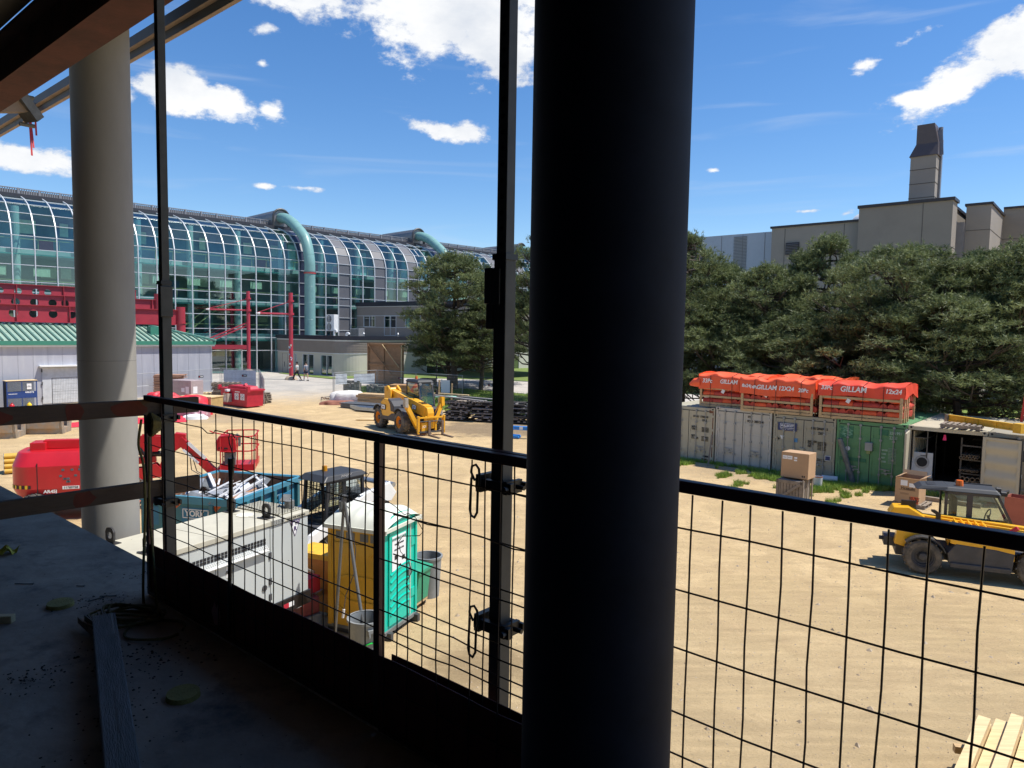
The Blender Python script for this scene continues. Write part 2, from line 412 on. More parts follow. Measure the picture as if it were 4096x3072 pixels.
def ground_material():
    m = bpy.data.materials.new('packed_sand'); m.use_nodes = True
    t = m.node_tree; bs = t.nodes['Principled BSDF']
    tc = t.nodes.new('ShaderNodeTexCoord'); sep = t.nodes.new('ShaderNodeSeparateXYZ'); t.links.new(tc.outputs['Object'], sep.inputs[0])
    X, Y, Z = sep.outputs
    def noise(scale, det=8, rough=.6, dist=0, stretch=None, rot=0):
        n = t.nodes.new('ShaderNodeTexNoise'); n.inputs['Scale'].default_value = scale; n.inputs['Detail'].default_value = det
        n.inputs['Roughness'].default_value = rough; n.inputs['Distortion'].default_value = dist
        src = tc.outputs['Object']
        if stretch:
            mp = t.nodes.new('ShaderNodeMapping'); mp.inputs['Scale'].default_value = stretch; mp.inputs['Rotation'].default_value = (0, 0, rot)
            t.links.new(src, mp.inputs[0]); src = mp.outputs[0]
        t.links.new(src, n.inputs['Vector']); return n.outputs['Fac']
    def ramp(f, a, b, lo=0., hi=1., smooth=True):
        n = nn(t, 'ShaderNodeMapRange', interpolation_type='SMOOTHSTEP' if smooth else 'LINEAR')
        n.inputs['From Min'].default_value = a; n.inputs['From Max'].default_value = b; n.inputs['To Min'].default_value = lo; n.inputs['To Max'].default_value = hi
        t.links.new(f, n.inputs['Value']); return n.outputs[0]
    def mix(f, a, b):
        n = t.nodes.new('ShaderNodeMixRGB')
        if isinstance(f, float): n.inputs[0].default_value = f
        else: t.links.new(f, n.inputs[0])
        for i, c in ((1, a), (2, b)):
            if isinstance(c, tuple): n.inputs[i].default_value = (*c, 1)
            else: t.links.new(c, n.inputs[i])
        return n.outputs[0]
    big = noise(.22, 7, .6, 1.5); mid = noise(1.1, 8, .65, .5); fine = noise(11, 8, .8); speck = noise(34, 4, .75)
    trk = noise(3.0, 8, .72, 2.4, (.22, 1, 1), R(8)); trk2 = noise(4.4, 8, .75, 2.6, (.3, 1, 1), R(-28))
    c = mix(ramp(big, .35, .65), (.68, .50, .27), (.53, .385, .20))
    c = mix(ramp(mid, .35, .7), c, (.50, .36, .195))
    c = mix(ramp(trk, .55, .75, 0, .55), c, (.36, .265, .17))
    c = mix(ramp(trk2, .58, .76, 0, .5), c, (.62, .49, .33))
    c = mix(ramp(fine, .55, .68, 0, .55), c, (.30, .225, .15))
    c = mix(ramp(speck, .60, .66, 0, .8), c, (.16, .125, .09))
    c = mix(ramp(speck, .40, .34, 0, .55), c, (.70, .60, .46))
    # gravelly grey nearer the building
    near = ramp(mth(t, 'ADD', mth(t, 'SQRT', mth(t, 'ADD', mth(t, 'MULTIPLY', X, X), mth(t, 'MULTIPLY', Y, Y))), mth(t, 'MULTIPLY', mid, 7)), 13, 22, 1, 0)
    c = mix(mth(t, 'MULTIPLY', near, .5), c, (.47, .365, .22))
    # damp brown stain near the portable toilet and darker earth round the timber piles
    def spot(cx, cy, rx, ry, amp):
        dx = mth(t, 'DIVIDE', mth(t, 'SUBTRACT', X, cx), rx); dy = mth(t, 'DIVIDE', mth(t, 'SUBTRACT', Y, cy), ry)
        d = mth(t, 'SQRT', mth(t, 'ADD', mth(t, 'MULTIPLY', dx, dx), mth(t, 'MULTIPLY', dy, dy)))
        d = mth(t, 'ADD', d, mth(t, 'MULTIPLY', mth(t, 'SUBTRACT', mid, .5), 1.6))
        return ramp(d, 1.0, .55, 0, amp)
    c = mix(spot(-.5, 11.6, 1.2, 1.0, .75), c, (.30, .215, .12))
    c = mix(spot(-.5, 41, 5.5, 4, .8), c, (.20, .15, .10))
    c = mix(spot(-17, 44, 5, 3.4, .5), c, (.27, .21, .15))
    c = mix(spot(11.5, 29, 5.5, 2.6, .6), c, (.33, .25, .16))
    c = mix(spot(11.5, 17.2, 1.6, .5, .6), c, (.27, .21, .15))  # darker ground patch under the compact loader
    # dusty paving towards the entrance
    pv = ramp(mth(t, 'ADD', mth(t, 'SUBTRACT', Y, mth(t, 'MULTIPLY', X, .25)), mth(t, 'MULTIPLY', mid, 6)), 57, 69, 0, 1)
    pc = mix(ramp(noise(.5, 7), .35, .65), (.50, .46, .40), (.40, .375, .335))
    c = mix(pv, c, pc)
    t.links.new(c, bs.inputs['Base Color']); bs.inputs['Roughness'].default_value = .95; bs.inputs['Specular IOR Level'].default_value = .15
    h = mth(t, 'ADD', mth(t, 'MULTIPLY', trk, 1.6), mth(t, 'ADD', mth(t, 'MULTIPLY', fine, .55), mth(t, 'MULTIPLY', mid, 1.2)))
    h = mth(t, 'ADD', h, mth(t, 'MULTIPLY', speck, .25))
    b = t.nodes.new('ShaderNodeBump'); b.inputs['Strength'].default_value = .8; b.inputs['Distance'].default_value = .07
    t.links.new(h, b.inputs['Height']); t.links.new(b.outputs[0], bs.inputs['Normal'])
    return m


gm = MB()
xs_ = [-900, -400, -200] + list(range(-120, 121, 4)) + [200, 400, 900]
ys_ = [-300, -100, -40, -10, 0, 10, 20, 30, 40, 46, 48] + list(range(50, 73, 2)) + [80, 100, 160, 300, 600, 1500]
gm.v = [Vector((x, y, gz(x, y))) for y in ys_ for x in xs_]
W_ = len(xs_)
gm.f = [(j * W_ + i, j * W_ + i + 1, (j + 1) * W_ + i + 1, (j + 1) * W_ + i) for j in range(len(ys_) - 1) for i in range(W_ - 1)]
gm.mi = [0] * len(gm.f)
struct(gm.build('ground', ground_material(), smooth=True))

# loose stones on the sand
def tri_mesh(name, V, mat, parent=None, F=None):
    me = bpy.data.meshes.new(name)
    n = len(V)
    me.vertices.add(n); me.vertices.foreach_set('co', V.astype('f').ravel())
    nf = n // 3
    me.loops.add(n); me.loops.foreach_set('vertex_index', np.arange(n, dtype=np.int32))
    me.polygons.add(nf); me.polygons.foreach_set('loop_start', np.arange(0, n, 3, dtype=np.int32)); me.polygons.foreach_set('loop_total', np.full(nf, 3, dtype=np.int32))
    me.update(calc_edges=True)
    me.materials.append(mat)
    o = bpy.data.objects.new(name, me); COL.objects.link(o)
    if parent: o.parent = parent
    return o

def stones():
    N = 9000
    d = rng.uniform(3.2, 32, N) ** 1.0; a = rng.uniform(R(-38), R(38), N)
    x = d * np.sin(a); y = d * np.cos(a)
    s = rng.uniform(.006, .02, N) * (1 + (rng.random(N) < .04) * 1.8)
    oc = np.array([[1, 0, 0], [0, 1, 0], [-1, 0, 0], [0, -1, 0], [0, 0, .8]])
    fs = np.array([[0, 1, 4], [1, 2, 4], [2, 3, 4], [3, 0, 4]])
    P = oc[None] * s[:, None, None] * rng.uniform(.6, 1.4, (N, 5, 1))
    an = rng.uniform(0, 6.28, N); c, sn = np.cos(an), np.sin(an)
    Q = np.stack([P[..., 0] * c[:, None] - P[..., 1] * sn[:, None] + x[:, None], P[..., 0] * sn[:, None] + P[..., 1] * c[:, None] + y[:, None], P[..., 2]], -1)
    o = tri_mesh('gravel', Q[:, fs].reshape(-1, 3), pm('gravel_stone', (.40, .32, .23), .9, var=.35, scale=9))
    tag(o, 'loose pebbles scattered over the packed sand yard', 'gravel'); o['kind'] = 'stuff'
stones()

# lawns and asphalt paths beyond the temporary fence
M_lawn = pm('lawn_green', (0.135, 0.20, 0.035), .95, var=.35, scale=.9, bump=.9, bscale=25, col2=(.17, .21, .055), th=(.45, .65), sc2=.6)
M_path = pm('path_concrete', (0.50, 0.46, 0.42), .9, var=.08, scale=.7, bump=.1)
def sheet(name, pts, mat, dz, sub=2.0):
    xs = [p[0] for p in pts]; ys = [p[1] for p in pts]
    import bmesh
    bm = bmesh.new(); bm.faces.new([bm.verts.new((p[0], p[1], 0)) for p in pts])
    y = min(ys) + sub
    while y < max(ys):
        bmesh.ops.bisect_plane(bm, geom=bm.verts[:] + bm.edges[:] + bm.faces[:], plane_co=(0, y, 0), plane_no=(0, 1, 0)); y += sub
    for v in bm.verts: v.co.z = gz(v.co.x, v.co.y) + dz
    me = bpy.data.meshes.new(name); bm.to_mesh(me); bm.free(); me.materials.append(mat)
    o = bpy.data.objects.new(name, me); COL.objects.link(o); return struct(o)
sheet('lawn', [(-13.2, 55.6), (-9, 53.2), (-4, 49.8), (0, 46.5), (8, 42), (22, 34), (34, 30), (34, 40), (12, 53), (2, 59.5), (-6, 63.2), (-10, 64.5), (-13.4, 63)], M_lawn, .03)
sheet('path', [(-14.5, 63.4), (-10, 64.5), (-6, 63.2), (2, 59.5), (12, 53), (34, 40), (34, 50), (14, 62), (3, 69), (-6, 71.8), (-13, 72.2), (-16.5, 69)], M_path, .026)
sheet('lawn', [(-16.6, 69.2), (-13, 72.2), (-6, 71.8), (3, 69), (14, 62), (34, 50), (60, 60), (40, 110), (0, 110), (-12, 90), (-18.6, 78)], M_lawn, .04)
sheet('grass_strip', [(-24.9, 77.6), (-17.4, 71.2), (-16.6, 69.2), (-17.6, 69.0), (-20.2, 71.2), (-25.3, 76.6)], M_lawn, .045)


def blades(name, poly_fn, N, h0, h1, w, mat, label):
    P = []
    while len(P) < N:
        q = poly_fn()
        if q is not None: P.append(q)
    P = np.array(P); n = len(P)
    a = rng.uniform(0, 6.28, n); h = rng.uniform(h0, h1, n); ln = rng.uniform(.1, .7, n) * h
    dx, dy = np.cos(a), np.sin(a); b = rng.uniform(0, 6.28, n)
    A = P + np.stack([-dy * w, dx * w, 0 * a], -1); B = P + np.stack([dy * w, -dx * w, 0 * a], -1)
    C = P + np.stack([np.cos(b) * ln, np.sin(b) * ln, h], -1)
    o = tri_mesh(name, np.stack([A, B, C], 1).reshape(-1, 3), mat)
    tag(o, label, 'grass'); o['kind'] = 'stuff'
    return o

M_blade = pm('grass_blade', (0.22, 0.33, 0.04), .7, var=.4, scale=6, col2=(.36, .39, .10), th=(.5, .7), sc2=2)
from mathutils import noise as mnoise
def yard_grass():
    s = random.uniform(-2.3, 9.0); o = random.uniform(-.1, 5.0)       # along container row, out from doors
    x = 8.93 + .7604 * s - .6494 * o; y = 30.83 - .6494 * s - .7604 * o
    lim = (3.9 if 2.2 < s < 6.2 else (2.6 if s < 2.2 else max(.5, 3.9 - 3.2 * (s - 6.2)))) * (1 + .25 * math.sin(s * 5.3))
    v = mnoise.noise(Vector((x * .8, y * .8, 3))) + .55 * mnoise.noise(Vector((x * 2.6, y * 2.6, 9)))
    thr = -.28 + 1.3 * max(0, o / lim - .35)
    if s < 2.2: thr = .0 + .5 * o / lim
    if o < .2: thr = -.35
    return (x, y, 0) if (v > thr and o < lim * 1.15) else None
blades('grass', yard_grass, 26000, .05, .20, .012, M_blade, 'patchy bright green grass growing before the container doors')
def lawn_grass():
    x = random.uniform(-13.5, 9); y = random.uniform(46, 64)
    if y < 46 + (-x) * .75 if x < 0 else y < 46 - .55 * x: return None
    if y > 60.2 - .5 * x - 0.012 * x * x: return None
    if x < -12.8 or (x < -9 and y > 64): return None
    return (x, y, gz(x, y))
blades('lawn_grass', lawn_grass, 24000, .06, .2, .03, M_blade, 'green lawn grass standing between the mesh fence and the pale path')


# ------------------------------------------------------------------ glass hall
AZG = R(44.8)
hall = thing('glass_hall', 'long four storey hall with a curved teal glass facade and white ribs', 'building', (-29.29, 76.75, 0), AZG)
S0, BAY = -20.32, 1.694
def S(i): return S0 + BAY * i
PROF = [(0, .8), (0, 3.2), (0, 4.62), (0, 5.52), (0, 7.03), (0, 8.47), (0, 9.37), (0, 10.85), (0, 12.25), (.05, 13.4), (.43, 14.5), (1.12, 15.5), (2.28, 16.45), (3.6, 17.05), (5.0, 17.45)]
M_rib = pm('facade_rib', (0.60, 0.62, 0.64), .4, .2, var=.04)
M_pan = pm('grey_panel', (0.115, 0.115, 0.125), .5, var=.08, scale=.6)
M_pan2 = pm('navy_panel', (0.02, 0.022, 0.045), .3, var=.1, scale=.6)
M_fin = pm('pale_interior', (0.42, 0.46, 0.44), .8, var=.1, scale=.4)
M_find = pm('dark_interior', (0.22, 0.27, 0.28), .8, var=.4, scale=.3)
M_soff = pm('teal_beam', (0.05, 0.26, 0.24), .6, var=.1)
I0, I1 = -4, 46
def smoothprof():
    out = []
    for k in range(len(PROF) - 1): out.append(PROF[k])
    return PROF
grey = {19, 22, 25, 31, 34, 37, 43}; navy = {16, 28, 40}
for i in range(I0, I1):
    x0, x1 = S(i) + .055, S(i + 1) - .055
    m = MB(); tm = MB()
    pts = [(S(i), q - 0.06, z) for q, z in PROF]
    for a, b in zip(pts[:-1], pts[1:]): tm.beam(a, b, .085, .13, (0, -1, .3))
    for k in range(len(PROF) - 1):
        (q0, z0), (q1, z1) = PROF[k], PROF[k + 1]
        if k == 0 and i < 14: pass
        m.k = 1 if (i in grey and z1 < 17.2) else (2 if i in navy else 0)
        jit = .016 * math.sin(i * 3.1 + k * 1.7)
        m.quad((x0, q0 + .02, z0), (x1, q0 + .02 + jit, z0), (x1, q1 + .02 + jit, z1), (x0, q1 + .02, z1))
        if k: tm.beam((S(i), q0 - .02, z0), (S(i + 1), q0 - .02, z0), .07, .06)
    if i in (15, 26): tm.beam(((x0 + x1) / 2, 1.0, 15.4), ((x0 + x1) / 2, 2.2, 16.4), .08, .1)
    g = m.build('window_bay', [(M_fglass, M_fglass2, M_fglass3, M_fglass)[(i * 7 + 3) % 4], M_pan, M_pan2], hall)
    tm.build('rib_frame', M_rib, g)
# roof, louvre, parapet
m = MB(); L0, L1 = S(I0), S(I1)
m.box(L0, 4.9, 17.3, L1, 24, 17.72); m.k = 1; m.box(L0, 5.6, 17.72, L1, 6.0, 17.86)
m.build('roof', [pm('dark_fascia', (.03, .03, .04), .5), M_pan], hall)
m = MB(); xx = L0
while xx < L1:
    m.box(xx, 6.05, 17.9, xx + .07, 6.12, 18.38); xx += .19
m.box(L0, 6.0, 17.84, L1, 6.2, 17.92); m.box(L0, 6.0, 18.36, L1, 6.2, 18.43)
for i in range(I0, I1 + 1): m.box(S(i) - .06, 5.98, 17.84, S(i) + .06, 6.2, 18.45)
m.build('roof_louvre', pm('louvre_grey', (.30, .30, .32), .5, .3), hall)
m = MB(); m.box(L0, 6.5, 17.72, L1, 7.2, 18.3); m.build('plant_screen', M_pan, hall)
# interior: floors, columns, rooms, stairs
m = MB()
for z in (4.35, 8.2, 12.0): m.box(L0, 1.6 if z < 12 else 2.6, z, L1, 16, z + .45)
m.box(L0, .6, .3, L1, 16, .82)
m.build('floor_slab', M_fin, hall)
m = MB(); m.box(L0, 7.5, .8, L1, 7.9, 17.3); m.box(L0 - .3, 0, .8, L0, 16, 17.4); m.box(L1, 0, .8, L1 + .3, 16, 17.4)
m.build('back_wall', M_find, hall)
m = MB()
for i in range(I0 + 1, I1, 3): m.cyl((S(i) + .7, 2.3, .8), (S(i) + .7, 2.3, 16.2), .33, n=14)
m.build('interior_column', M_fin, hall)
m = MB()
rr = random.Random(5)
for i in range(I0, I1):
    for z0, h in ((.9, 2.6), (4.9, 2.6), (8.75, 2.6), (12.6, 3.2)):
        k = rr.random()
        if k < .45: m.k = 0; m.box(S(i) + .15, 7.1, z0 + h * .55, S(i) + .15 + rr.uniform(.6, 1.4), 7.2, z0 + h * .95)
        elif k < .62: m.k = 1; m.box(S(i) + .3, 6.4, z0, S(i) + 1.3, 6.5, z0 + h)
        elif k < .7: m.k = 2; m.box(S(i), 6.8, z0 + .3, S(i) + 1.2, 6.9, z0 + 1.2)
        elif k < .8: m.k = 3; m.box(S(i) + .3, 6.4, z0, S(i) + 1.0, 6.6, z0 + 1.9)
    if i % 2: m.k = 0; m.box(S(i) + .2, 1.75, 10.0, S(i) + 1.5, 1.8, 10.75)
    m.k = 1; m.box(S(i), 1.62, 4.8, S(i) + 1.694, 1.66, 5.0)
m.build('interior_partition', [pm('room_cream', (.62, .60, .42), .8), pm('room_teal', (.34, .48, .46), .8), pm('room_red', (.30, .07, .09), .8), pm('room_blue', (.12, .17, .27), .8)], hall)
m = MB()
for z in (5.05, 8.65, 12.45):
    for i in range(I0, I1):
        y = 1.7 if z < 12 else 2.7
        m.beam((S(i), y, z + .95), (S(i + 1), y, z + .95), .05, .05); m.beam((S(i) + .8, y, z), (S(i) + .8, y, z + .95), .04, .04)
for a, b in (((S(9), 2.2, 4.9), (S(11) + .8, 2.2, 8.2)), ((S(9), 2.2, 5.8), (S(11) + .8, 2.2, 9.1)), ((S(7), 2.0, .9), (S(9), 2.0, 4.6))): m.beam(a, b, .07, .1)
m.build('stair_railing', pm('brass_rail', (.55, .45, .20), .5), hall)
# perforated floor beams edge behind glass
m = MB()
for z in (4.2, 8.05, 11.85): m.box(L0, 1.45, z, L1, 1.52, z + .12)
m.build('edge_beam', M_soff, hall)
# walls under the left part (beyond the shed) and ends
# exhaust pipes with hoods
PIPE = [(1.6, 4.9), (1.6, 7), (1.6, 9.6), (1.6, 12.2), (1.55, 13.3), (1.25, 14.5), (.64, 15.74), (-.2, 16.5), (-1.0, 17.05), (-2.38, 17.9), (-4.0, 18.55), (-5.6, 18.75)]
def catmull(P, n=5):
    out = []
    for i in range(len(P) - 1):
        p0 = P[max(i - 1, 0)]; p1 = P[i]; p2 = P[i + 1]; p3 = P[min(i + 2, len(P) - 1)]
        for k in range(n):
            t = k / n
            out.append(tuple(.5 * ((2 * b) + (-a + c) * t + (2 * a - 5 * b + 4 * c - d) * t * t + (-a + 3 * b - 3 * c + d) * t ** 3) for a, b, c, d in zip(p0, p1, p2, p3)))
    out.append(P[-1]); return out
M_pipe = pm('teal_pipe', (0.19, 0.36, 0.34), .38, var=.06, scale=1.2, col2=(.12, .25, .24), th=(.6, .8))
M_hood = pm('hood_metal', (0.22, 0.22, 0.235), .45, .4, var=.1, scale=2)
for k, (c, lab) in enumerate(((16, 'the first'), (28, 'second'), (40, 'third'))):
    x = S(c) + .5
    m = MB(); P = catmull([(x, -q, z) for q, z in PIPE], 4)
    m.tube(P, .6, 22)
    p = m.build('exhaust_pipe', M_pipe, hall, smooth=50)
    j = MB()
    for q, z in ((1.6, 6.7), (1.6, 8.6), (1.6, 10.4)): j.lathe([(.6, -.02), (.615, 0), (.6, .02)], (x, -q, z), 22)
    j.k = 1; j.lathe([(.6, -.05), (.67, -.05), (.67, .05), (.6, .05)], (x, -1.6, 12.05), 22)
    j.k = 2; j.lathe([(.6, -.1), (.66, -.1), (.66, .0), (.6, .0)], (x, -1.6, 11.95), 22)
    j.k = 0
    for a in (18, 24, 30, 34, 38):
        a_ = Vector(P[a]); b_ = Vector(P[a + 1]); d = (b_ - a_).normalized() * .03; j.cyl(a_ - d, a_ + d, .612, n=22)
    j.build('pipe_collar', [M_pipe, M_hood, pm('red_band', (.6, .03, .03), .5)], p, smooth=40)
    h = MB()
    n = 12; arc = [(x + .98 * math.cos(math.pi * a / n), 18.75 + .95 * math.sin(math.pi * a / n)) for a in range(n + 1)]
    h.prism([(x + .98, 17.7)] + arc + [(x - .98, 17.7)], 5.2, 13.5, 'y')
    for a in range(2, n - 1):
        yy = 5.25
    for a in range(n + 1): h.beam((arc[a][0], 5.3, arc[a][1]), (arc[a][0], 13.5, arc[a][1]), .03, .05)
    for zz in np.arange(17.85, 18.7, .16): h.beam((x - 1.0, 5.3, zz), (x - 1.0, 13.5, zz), .03, .04)
    hd = h.build('pipe_hood', M_hood, hall)
    r = MB(); r.tube([(x + 1.02, 5.1, 17.7)] + [(x + 1.02 * math.cos(math.pi * a / n), 5.1, 18.75 + 1.0 * math.sin(math.pi * a / n)) for a in range(n + 1)] + [(x - 1.02, 5.1, 17.7)], .13, 6)
    r.build('hood_rim', pm('hood_dark', (.05, .05, .055), .5), hd)
    b = MB(); b.cbox((x, -1.6, 4.88), (2.3, 2.0, .14)); b.build('pipe_base', M_hood, hall)


# ------------------------------------------------------------------ low annex in front of the hall
M_cl = pm('taupe_cladding', (0.27, 0.235, 0.21), .55, .2, var=.06, scale=.8)
M_cl2 = pm('pale_cladding', (0.50, 0.48, 0.41), .55, var=.07, scale=.7)
M_par = pm('black_parapet', (0.02, 0.022, 0.035), .35)
# frame: X = along the shaded side (towards the viewer, az 128), Y = left of it (az 38)
AN = R(90 - 128)
ann = thing('annex_building', 'low one storey annex with rounded corner, ribbed cladding and black roof edge', 'building', (-26.1, 79.5, 0), AN)
LX, WY = 11.6, 34.0                       # length of shaded side, length of the sunny front
RAD = 2.1
def rounded(off, n=10):
    """plan outline: shaded side runs along +X at y=0 (outside is -Y), sunny front at x=LX runs to +Y"""
    pts = [(-.5, off and -off)]
    for k in range(n + 1):
        a = -math.pi / 2 + (math.pi / 2) * k / n
        pts.append((LX - RAD + (RAD + off) * math.cos(a), RAD + (RAD + off) * math.sin(a)))
    pts.append((LX + off, WY)); return pts
def wallstrip(mb, off, z0, z1, thick=.25):
    o = rounded(off); i = rounded(off - thick)
    for (a, b, c, d) in zip(o[:-1], o[1:], i[:-1], i[1:]):
        mb.add([(a[0], a[1], z0), (b[0], b[1], z0), (b[0], b[1], z1), (a[0], a[1], z1), (c[0], c[1], z0), (d[0], d[1], z0), (d[0], d[1], z1), (c[0], c[1], z1)],
               [(0, 1, 2, 3), (5, 4, 7, 6), (3, 2, 6, 7), (4, 5, 1, 0)])
m = MB(); wallstrip(m, .16, 4.55, 4.98); m.build('roof_edge', M_par, ann)
m = MB(); wallstrip(m, .06, 4.42, 4.55); m.build('trim', M_rib, ann)
m = MB()
for k in range(14): wallstrip(m, .05 if k % 2 else .02, 3.18 + k * .0886, 3.18 + (k + 1) * .0886)
m.build('ribbed_band', M_cl, ann)
m = MB(); wallstrip(m, .05, 3.1, 3.18); m.build('trim', M_rib, ann)
m = MB(); m.add([(p[0], p[1], 4.75) for p in rounded(0)] + [(-.5, WY, 4.75)], [tuple(range(len(rounded(0)) + 1))]); m.build('roof', pm('roof_membrane', (.25, .25, .25), .9), ann)
# lower wall with openings: shaded side
side_open = [(2.85, 3.25), (4.3, 6.3), (7.45, 9.4)]
m = MB(); x = -.5
for a, b in side_open + [(LX - RAD, None)]:
    m.box(x, -.0, .7, a, .25, 3.1)
    if b: m.box(a, 0, 2.95, b, .25, 3.1); x = b
n = 10
pr = [(LX - RAD + RAD * math.cos(-math.pi / 2 + math.pi / 2 * k / n), RAD + RAD * math.sin(-math.pi / 2 + math.pi / 2 * k / n)) for k in range(n + 1)]
for a, b in zip(pr[:-1], pr[1:]): m.add([(a[0], a[1], .7), (b[0], b[1], .7), (b[0], b[1], 3.1), (a[0], a[1], 3.1)], [(0, 1, 2, 3)])
front_open = [(4.0, 7.6), (11.5, 15), (18, 22), (25, 29)]
y = RAD
for a, b in front_open + [(WY, None)]:
    m.box(LX - .25, y, .7, LX, a, 3.1)
    if b: m.box(LX - .25, a, 2.95, LX, b, 3.1); y = b
m.build('wall', M_cl2, ann)
for a, b in side_open:
    f = MB()
    for t_ in (a, (a + b) / 2, b - .06): f.box(t_, -.02, .75, t_ + .06, .1, 2.95)
    f.box(a, -.02, 2.89, b, .1, 2.95); f.box(a, -.02, .75, b, .1, .83)
    w = f.build('window', M_rib, ann)
    g = MB(); g.quad((a, .06, .8), (b, .06, .8), (b, .06, 2.9), (a, .06, 2.9)); g.build('pane', M_wglass, w)
for a, b in front_open:
    f = MB()
    for t_ in (a, (a + b) / 2, b - .06): f.box(LX - .1, t_, .75, LX + .02, t_ + .06, 2.95)
    w = f.build('window', M_rib, ann)
    g = MB(); g.quad((LX - .06, a, .8), (LX - .06, b, .8), (LX - .06, b, 2.9), (LX - .06, a, 2.9)); g.build('pane', M_wglass, w)
m = MB(); m.box(.2, .6, .72, LX - .8, .7, 3.0); m.box(LX - 1.2, 1.5, .72, LX - 1.1, WY, 3.0); m.build('inner_wall', M_find, ann)
m = MB(); m.box(.6, -.03, .82, .64, 0, 2.9); m.box(1.55, -.03, .82, 1.59, 0, 2.9); m.box(.6, -.03, 2.9, 1.59, 0, 2.94); m.box(1.02, -.08, 1.4, 1.05, -.02, 2.0); m.build('door', pm('door_trim', (.3, .28, .25), .5), ann)
m = MB(); m.box(-.62, -.1, .7, -.5, .1, 5.0); m.build('corner_post', M_rib, ann)

# upper storey block
upb = thing('annex_upper_block', 'taupe clad upper storey block with dark windows behind the low annex roof', 'building', (-19.04, 86.9, 0), AN)
m = MB(); m.box(0, 0, 4.75, 24, 14, 6.0); m.box(0, 0, 7.35, 24, 14, 8.45)
WO = [(1.25, 3.35), (4.95, 7.0), (8.5, 11.0), (14, 16), (19, 21)]
x = 0
for a, b in WO + [(24, None)]:
    m.box(x, 0, 6.0, a, .3, 7.35)
    if b: x = b
m.box(0, .3, 6.0, .3, 14, 7.35); m.box(23.7, .3, 6, 24, 14, 7.35)
m.build('wall', M_cl, upb)
m = MB(); m.box(-.12, -.12, 8.45, 24.1, 14, 8.95); m.build('roof_edge', M_par, upb)
m = MB(); m.box(-.06, -.06, 8.38, 24.06, 0, 8.45); m.box(0, -.05, 7.3, 24, 0, 7.36); m.box(0, -.05, 5.95, 24, 0, 6.0); m.build('trim', M_rib, upb)
m = MB(); m.box(.3, 2, 6, 23, 2.1, 7.4); m.k = 1; m.box(8.6, .8, 6, 9.3, .9, 7.3); m.box(9.9, .8, 6, 10.4, .9, 7.3); m.build('inner_wall', [M_find, pm('cream_blind', (.7, .66, .45), .8)], upb)  # cream blinds behind the third window
for a, b in WO:
    f = MB(); z0 = 6.0 if a != 4.95 else 5.0
    for t_ in (a, (a + b) / 2, b - .06): f.box(t_, -.03, z0, t_ + .06, .1, 7.3)
    f.box(a, -.03, z0, b, .1, z0 + .06); f.box(a, -.03, 7.26, b, .1, 7.32)
    w = f.build('window', M_rib, upb)
    g = MB(); g.quad((a, .05, z0 + .02), (b, .05, z0 + .02), (b, .05, 7.3), (a, .05, 7.3)); g.build('pane', M_wglass, w)

def loc_an(x, y, z): return Vector((-26.1, 79.5, 0)) + Matrix.Rotation(AN, 3, 'Z') @ Vector((x, y, z))
# rooftop equipment
ac = thing('heat_pump', 'tall white outdoor heat pump with two fan grilles on the low roof', 'heat pump', loc_an(5.5, 3.0, 4.9), AN)
m = MB(); m.box(-.7, -.3, .55, .7, .3, 2.35); m.build('casing', M_white, ac, bevel=.03)
for z in (1.0, 1.88):
    m = MB()
    for r_ in (.12, .22, .32, .39): m.lathe([(r_ - .025, -.34), (r_ + .0, -.34), (r_, -.31)], (-.12, 0, z), 20, 'y', cap=False)
    f = m.build('fan_grille', M_chas, ac)
m = MB()
for x in (-.6, .6): m.box(x - .05, -.4, 0, x + .05, .4, .08); m.box(x - .05, -.3, 0, x + .05, -.2, .55); m.box(x - .05, .2, 0, x + .05, .3, .55)
m.build('stand', M_chas, ac)
cu_ = thing('condenser', 'small grey condenser box on the low roof beside the white heat pump', 'condenser', loc_an(8.3, 4.2, 4.78), AN)
m = MB(); m.box(-.75, -.4, .1, .75, .4, 1.0); m.build('casing', M_galv, cu_, bevel=.03)
m = MB()
for k in range(6): m.box(-.65 + k * .22, -.43, .2, -.5 + k * .22, -.4, .9)
m.build('louvre', M_galvd, cu_)
for k, (x, y, lab) in enumerate(((7.9, 1.6, 'white gooseneck roof vent curling over beside the condenser'), (9.2, 2.2, 'short white gooseneck roof vent right of the taller one'))):
    m = MB(); h = .8 - .3 * k
    m.tube([(-.25, 0, 0), (-.25, 0, h * .7), (-.18, 0, h * .95), (0, 0, h), (.14, 0, h * .93), (.2, 0, h * .7)], .11, 8)
    o = m.build('roof_vent', M_white, loc=loc_an(x, y, 4.78), rz=AN, smooth=True); tag(o, lab, 'roof vent')
for k, (x, y, lab) in enumerate(((9.6, 4.0, 'small round roof cap left of its twin near the upper block'), (10.0, 8.6, 'small round roof cap right of its twin near the upper block'))):
    m = MB(); m.cyl((0, 0, 0), (0, 0, .42), .09, n=10); m.cyl((0, 0, .42), (0, 0, .6), .15, .05, n=10)
    tag(m.build('vent_cowl', M_galv, loc=loc_an(x, y, 4.78), smooth=True), lab, 'roof cap')


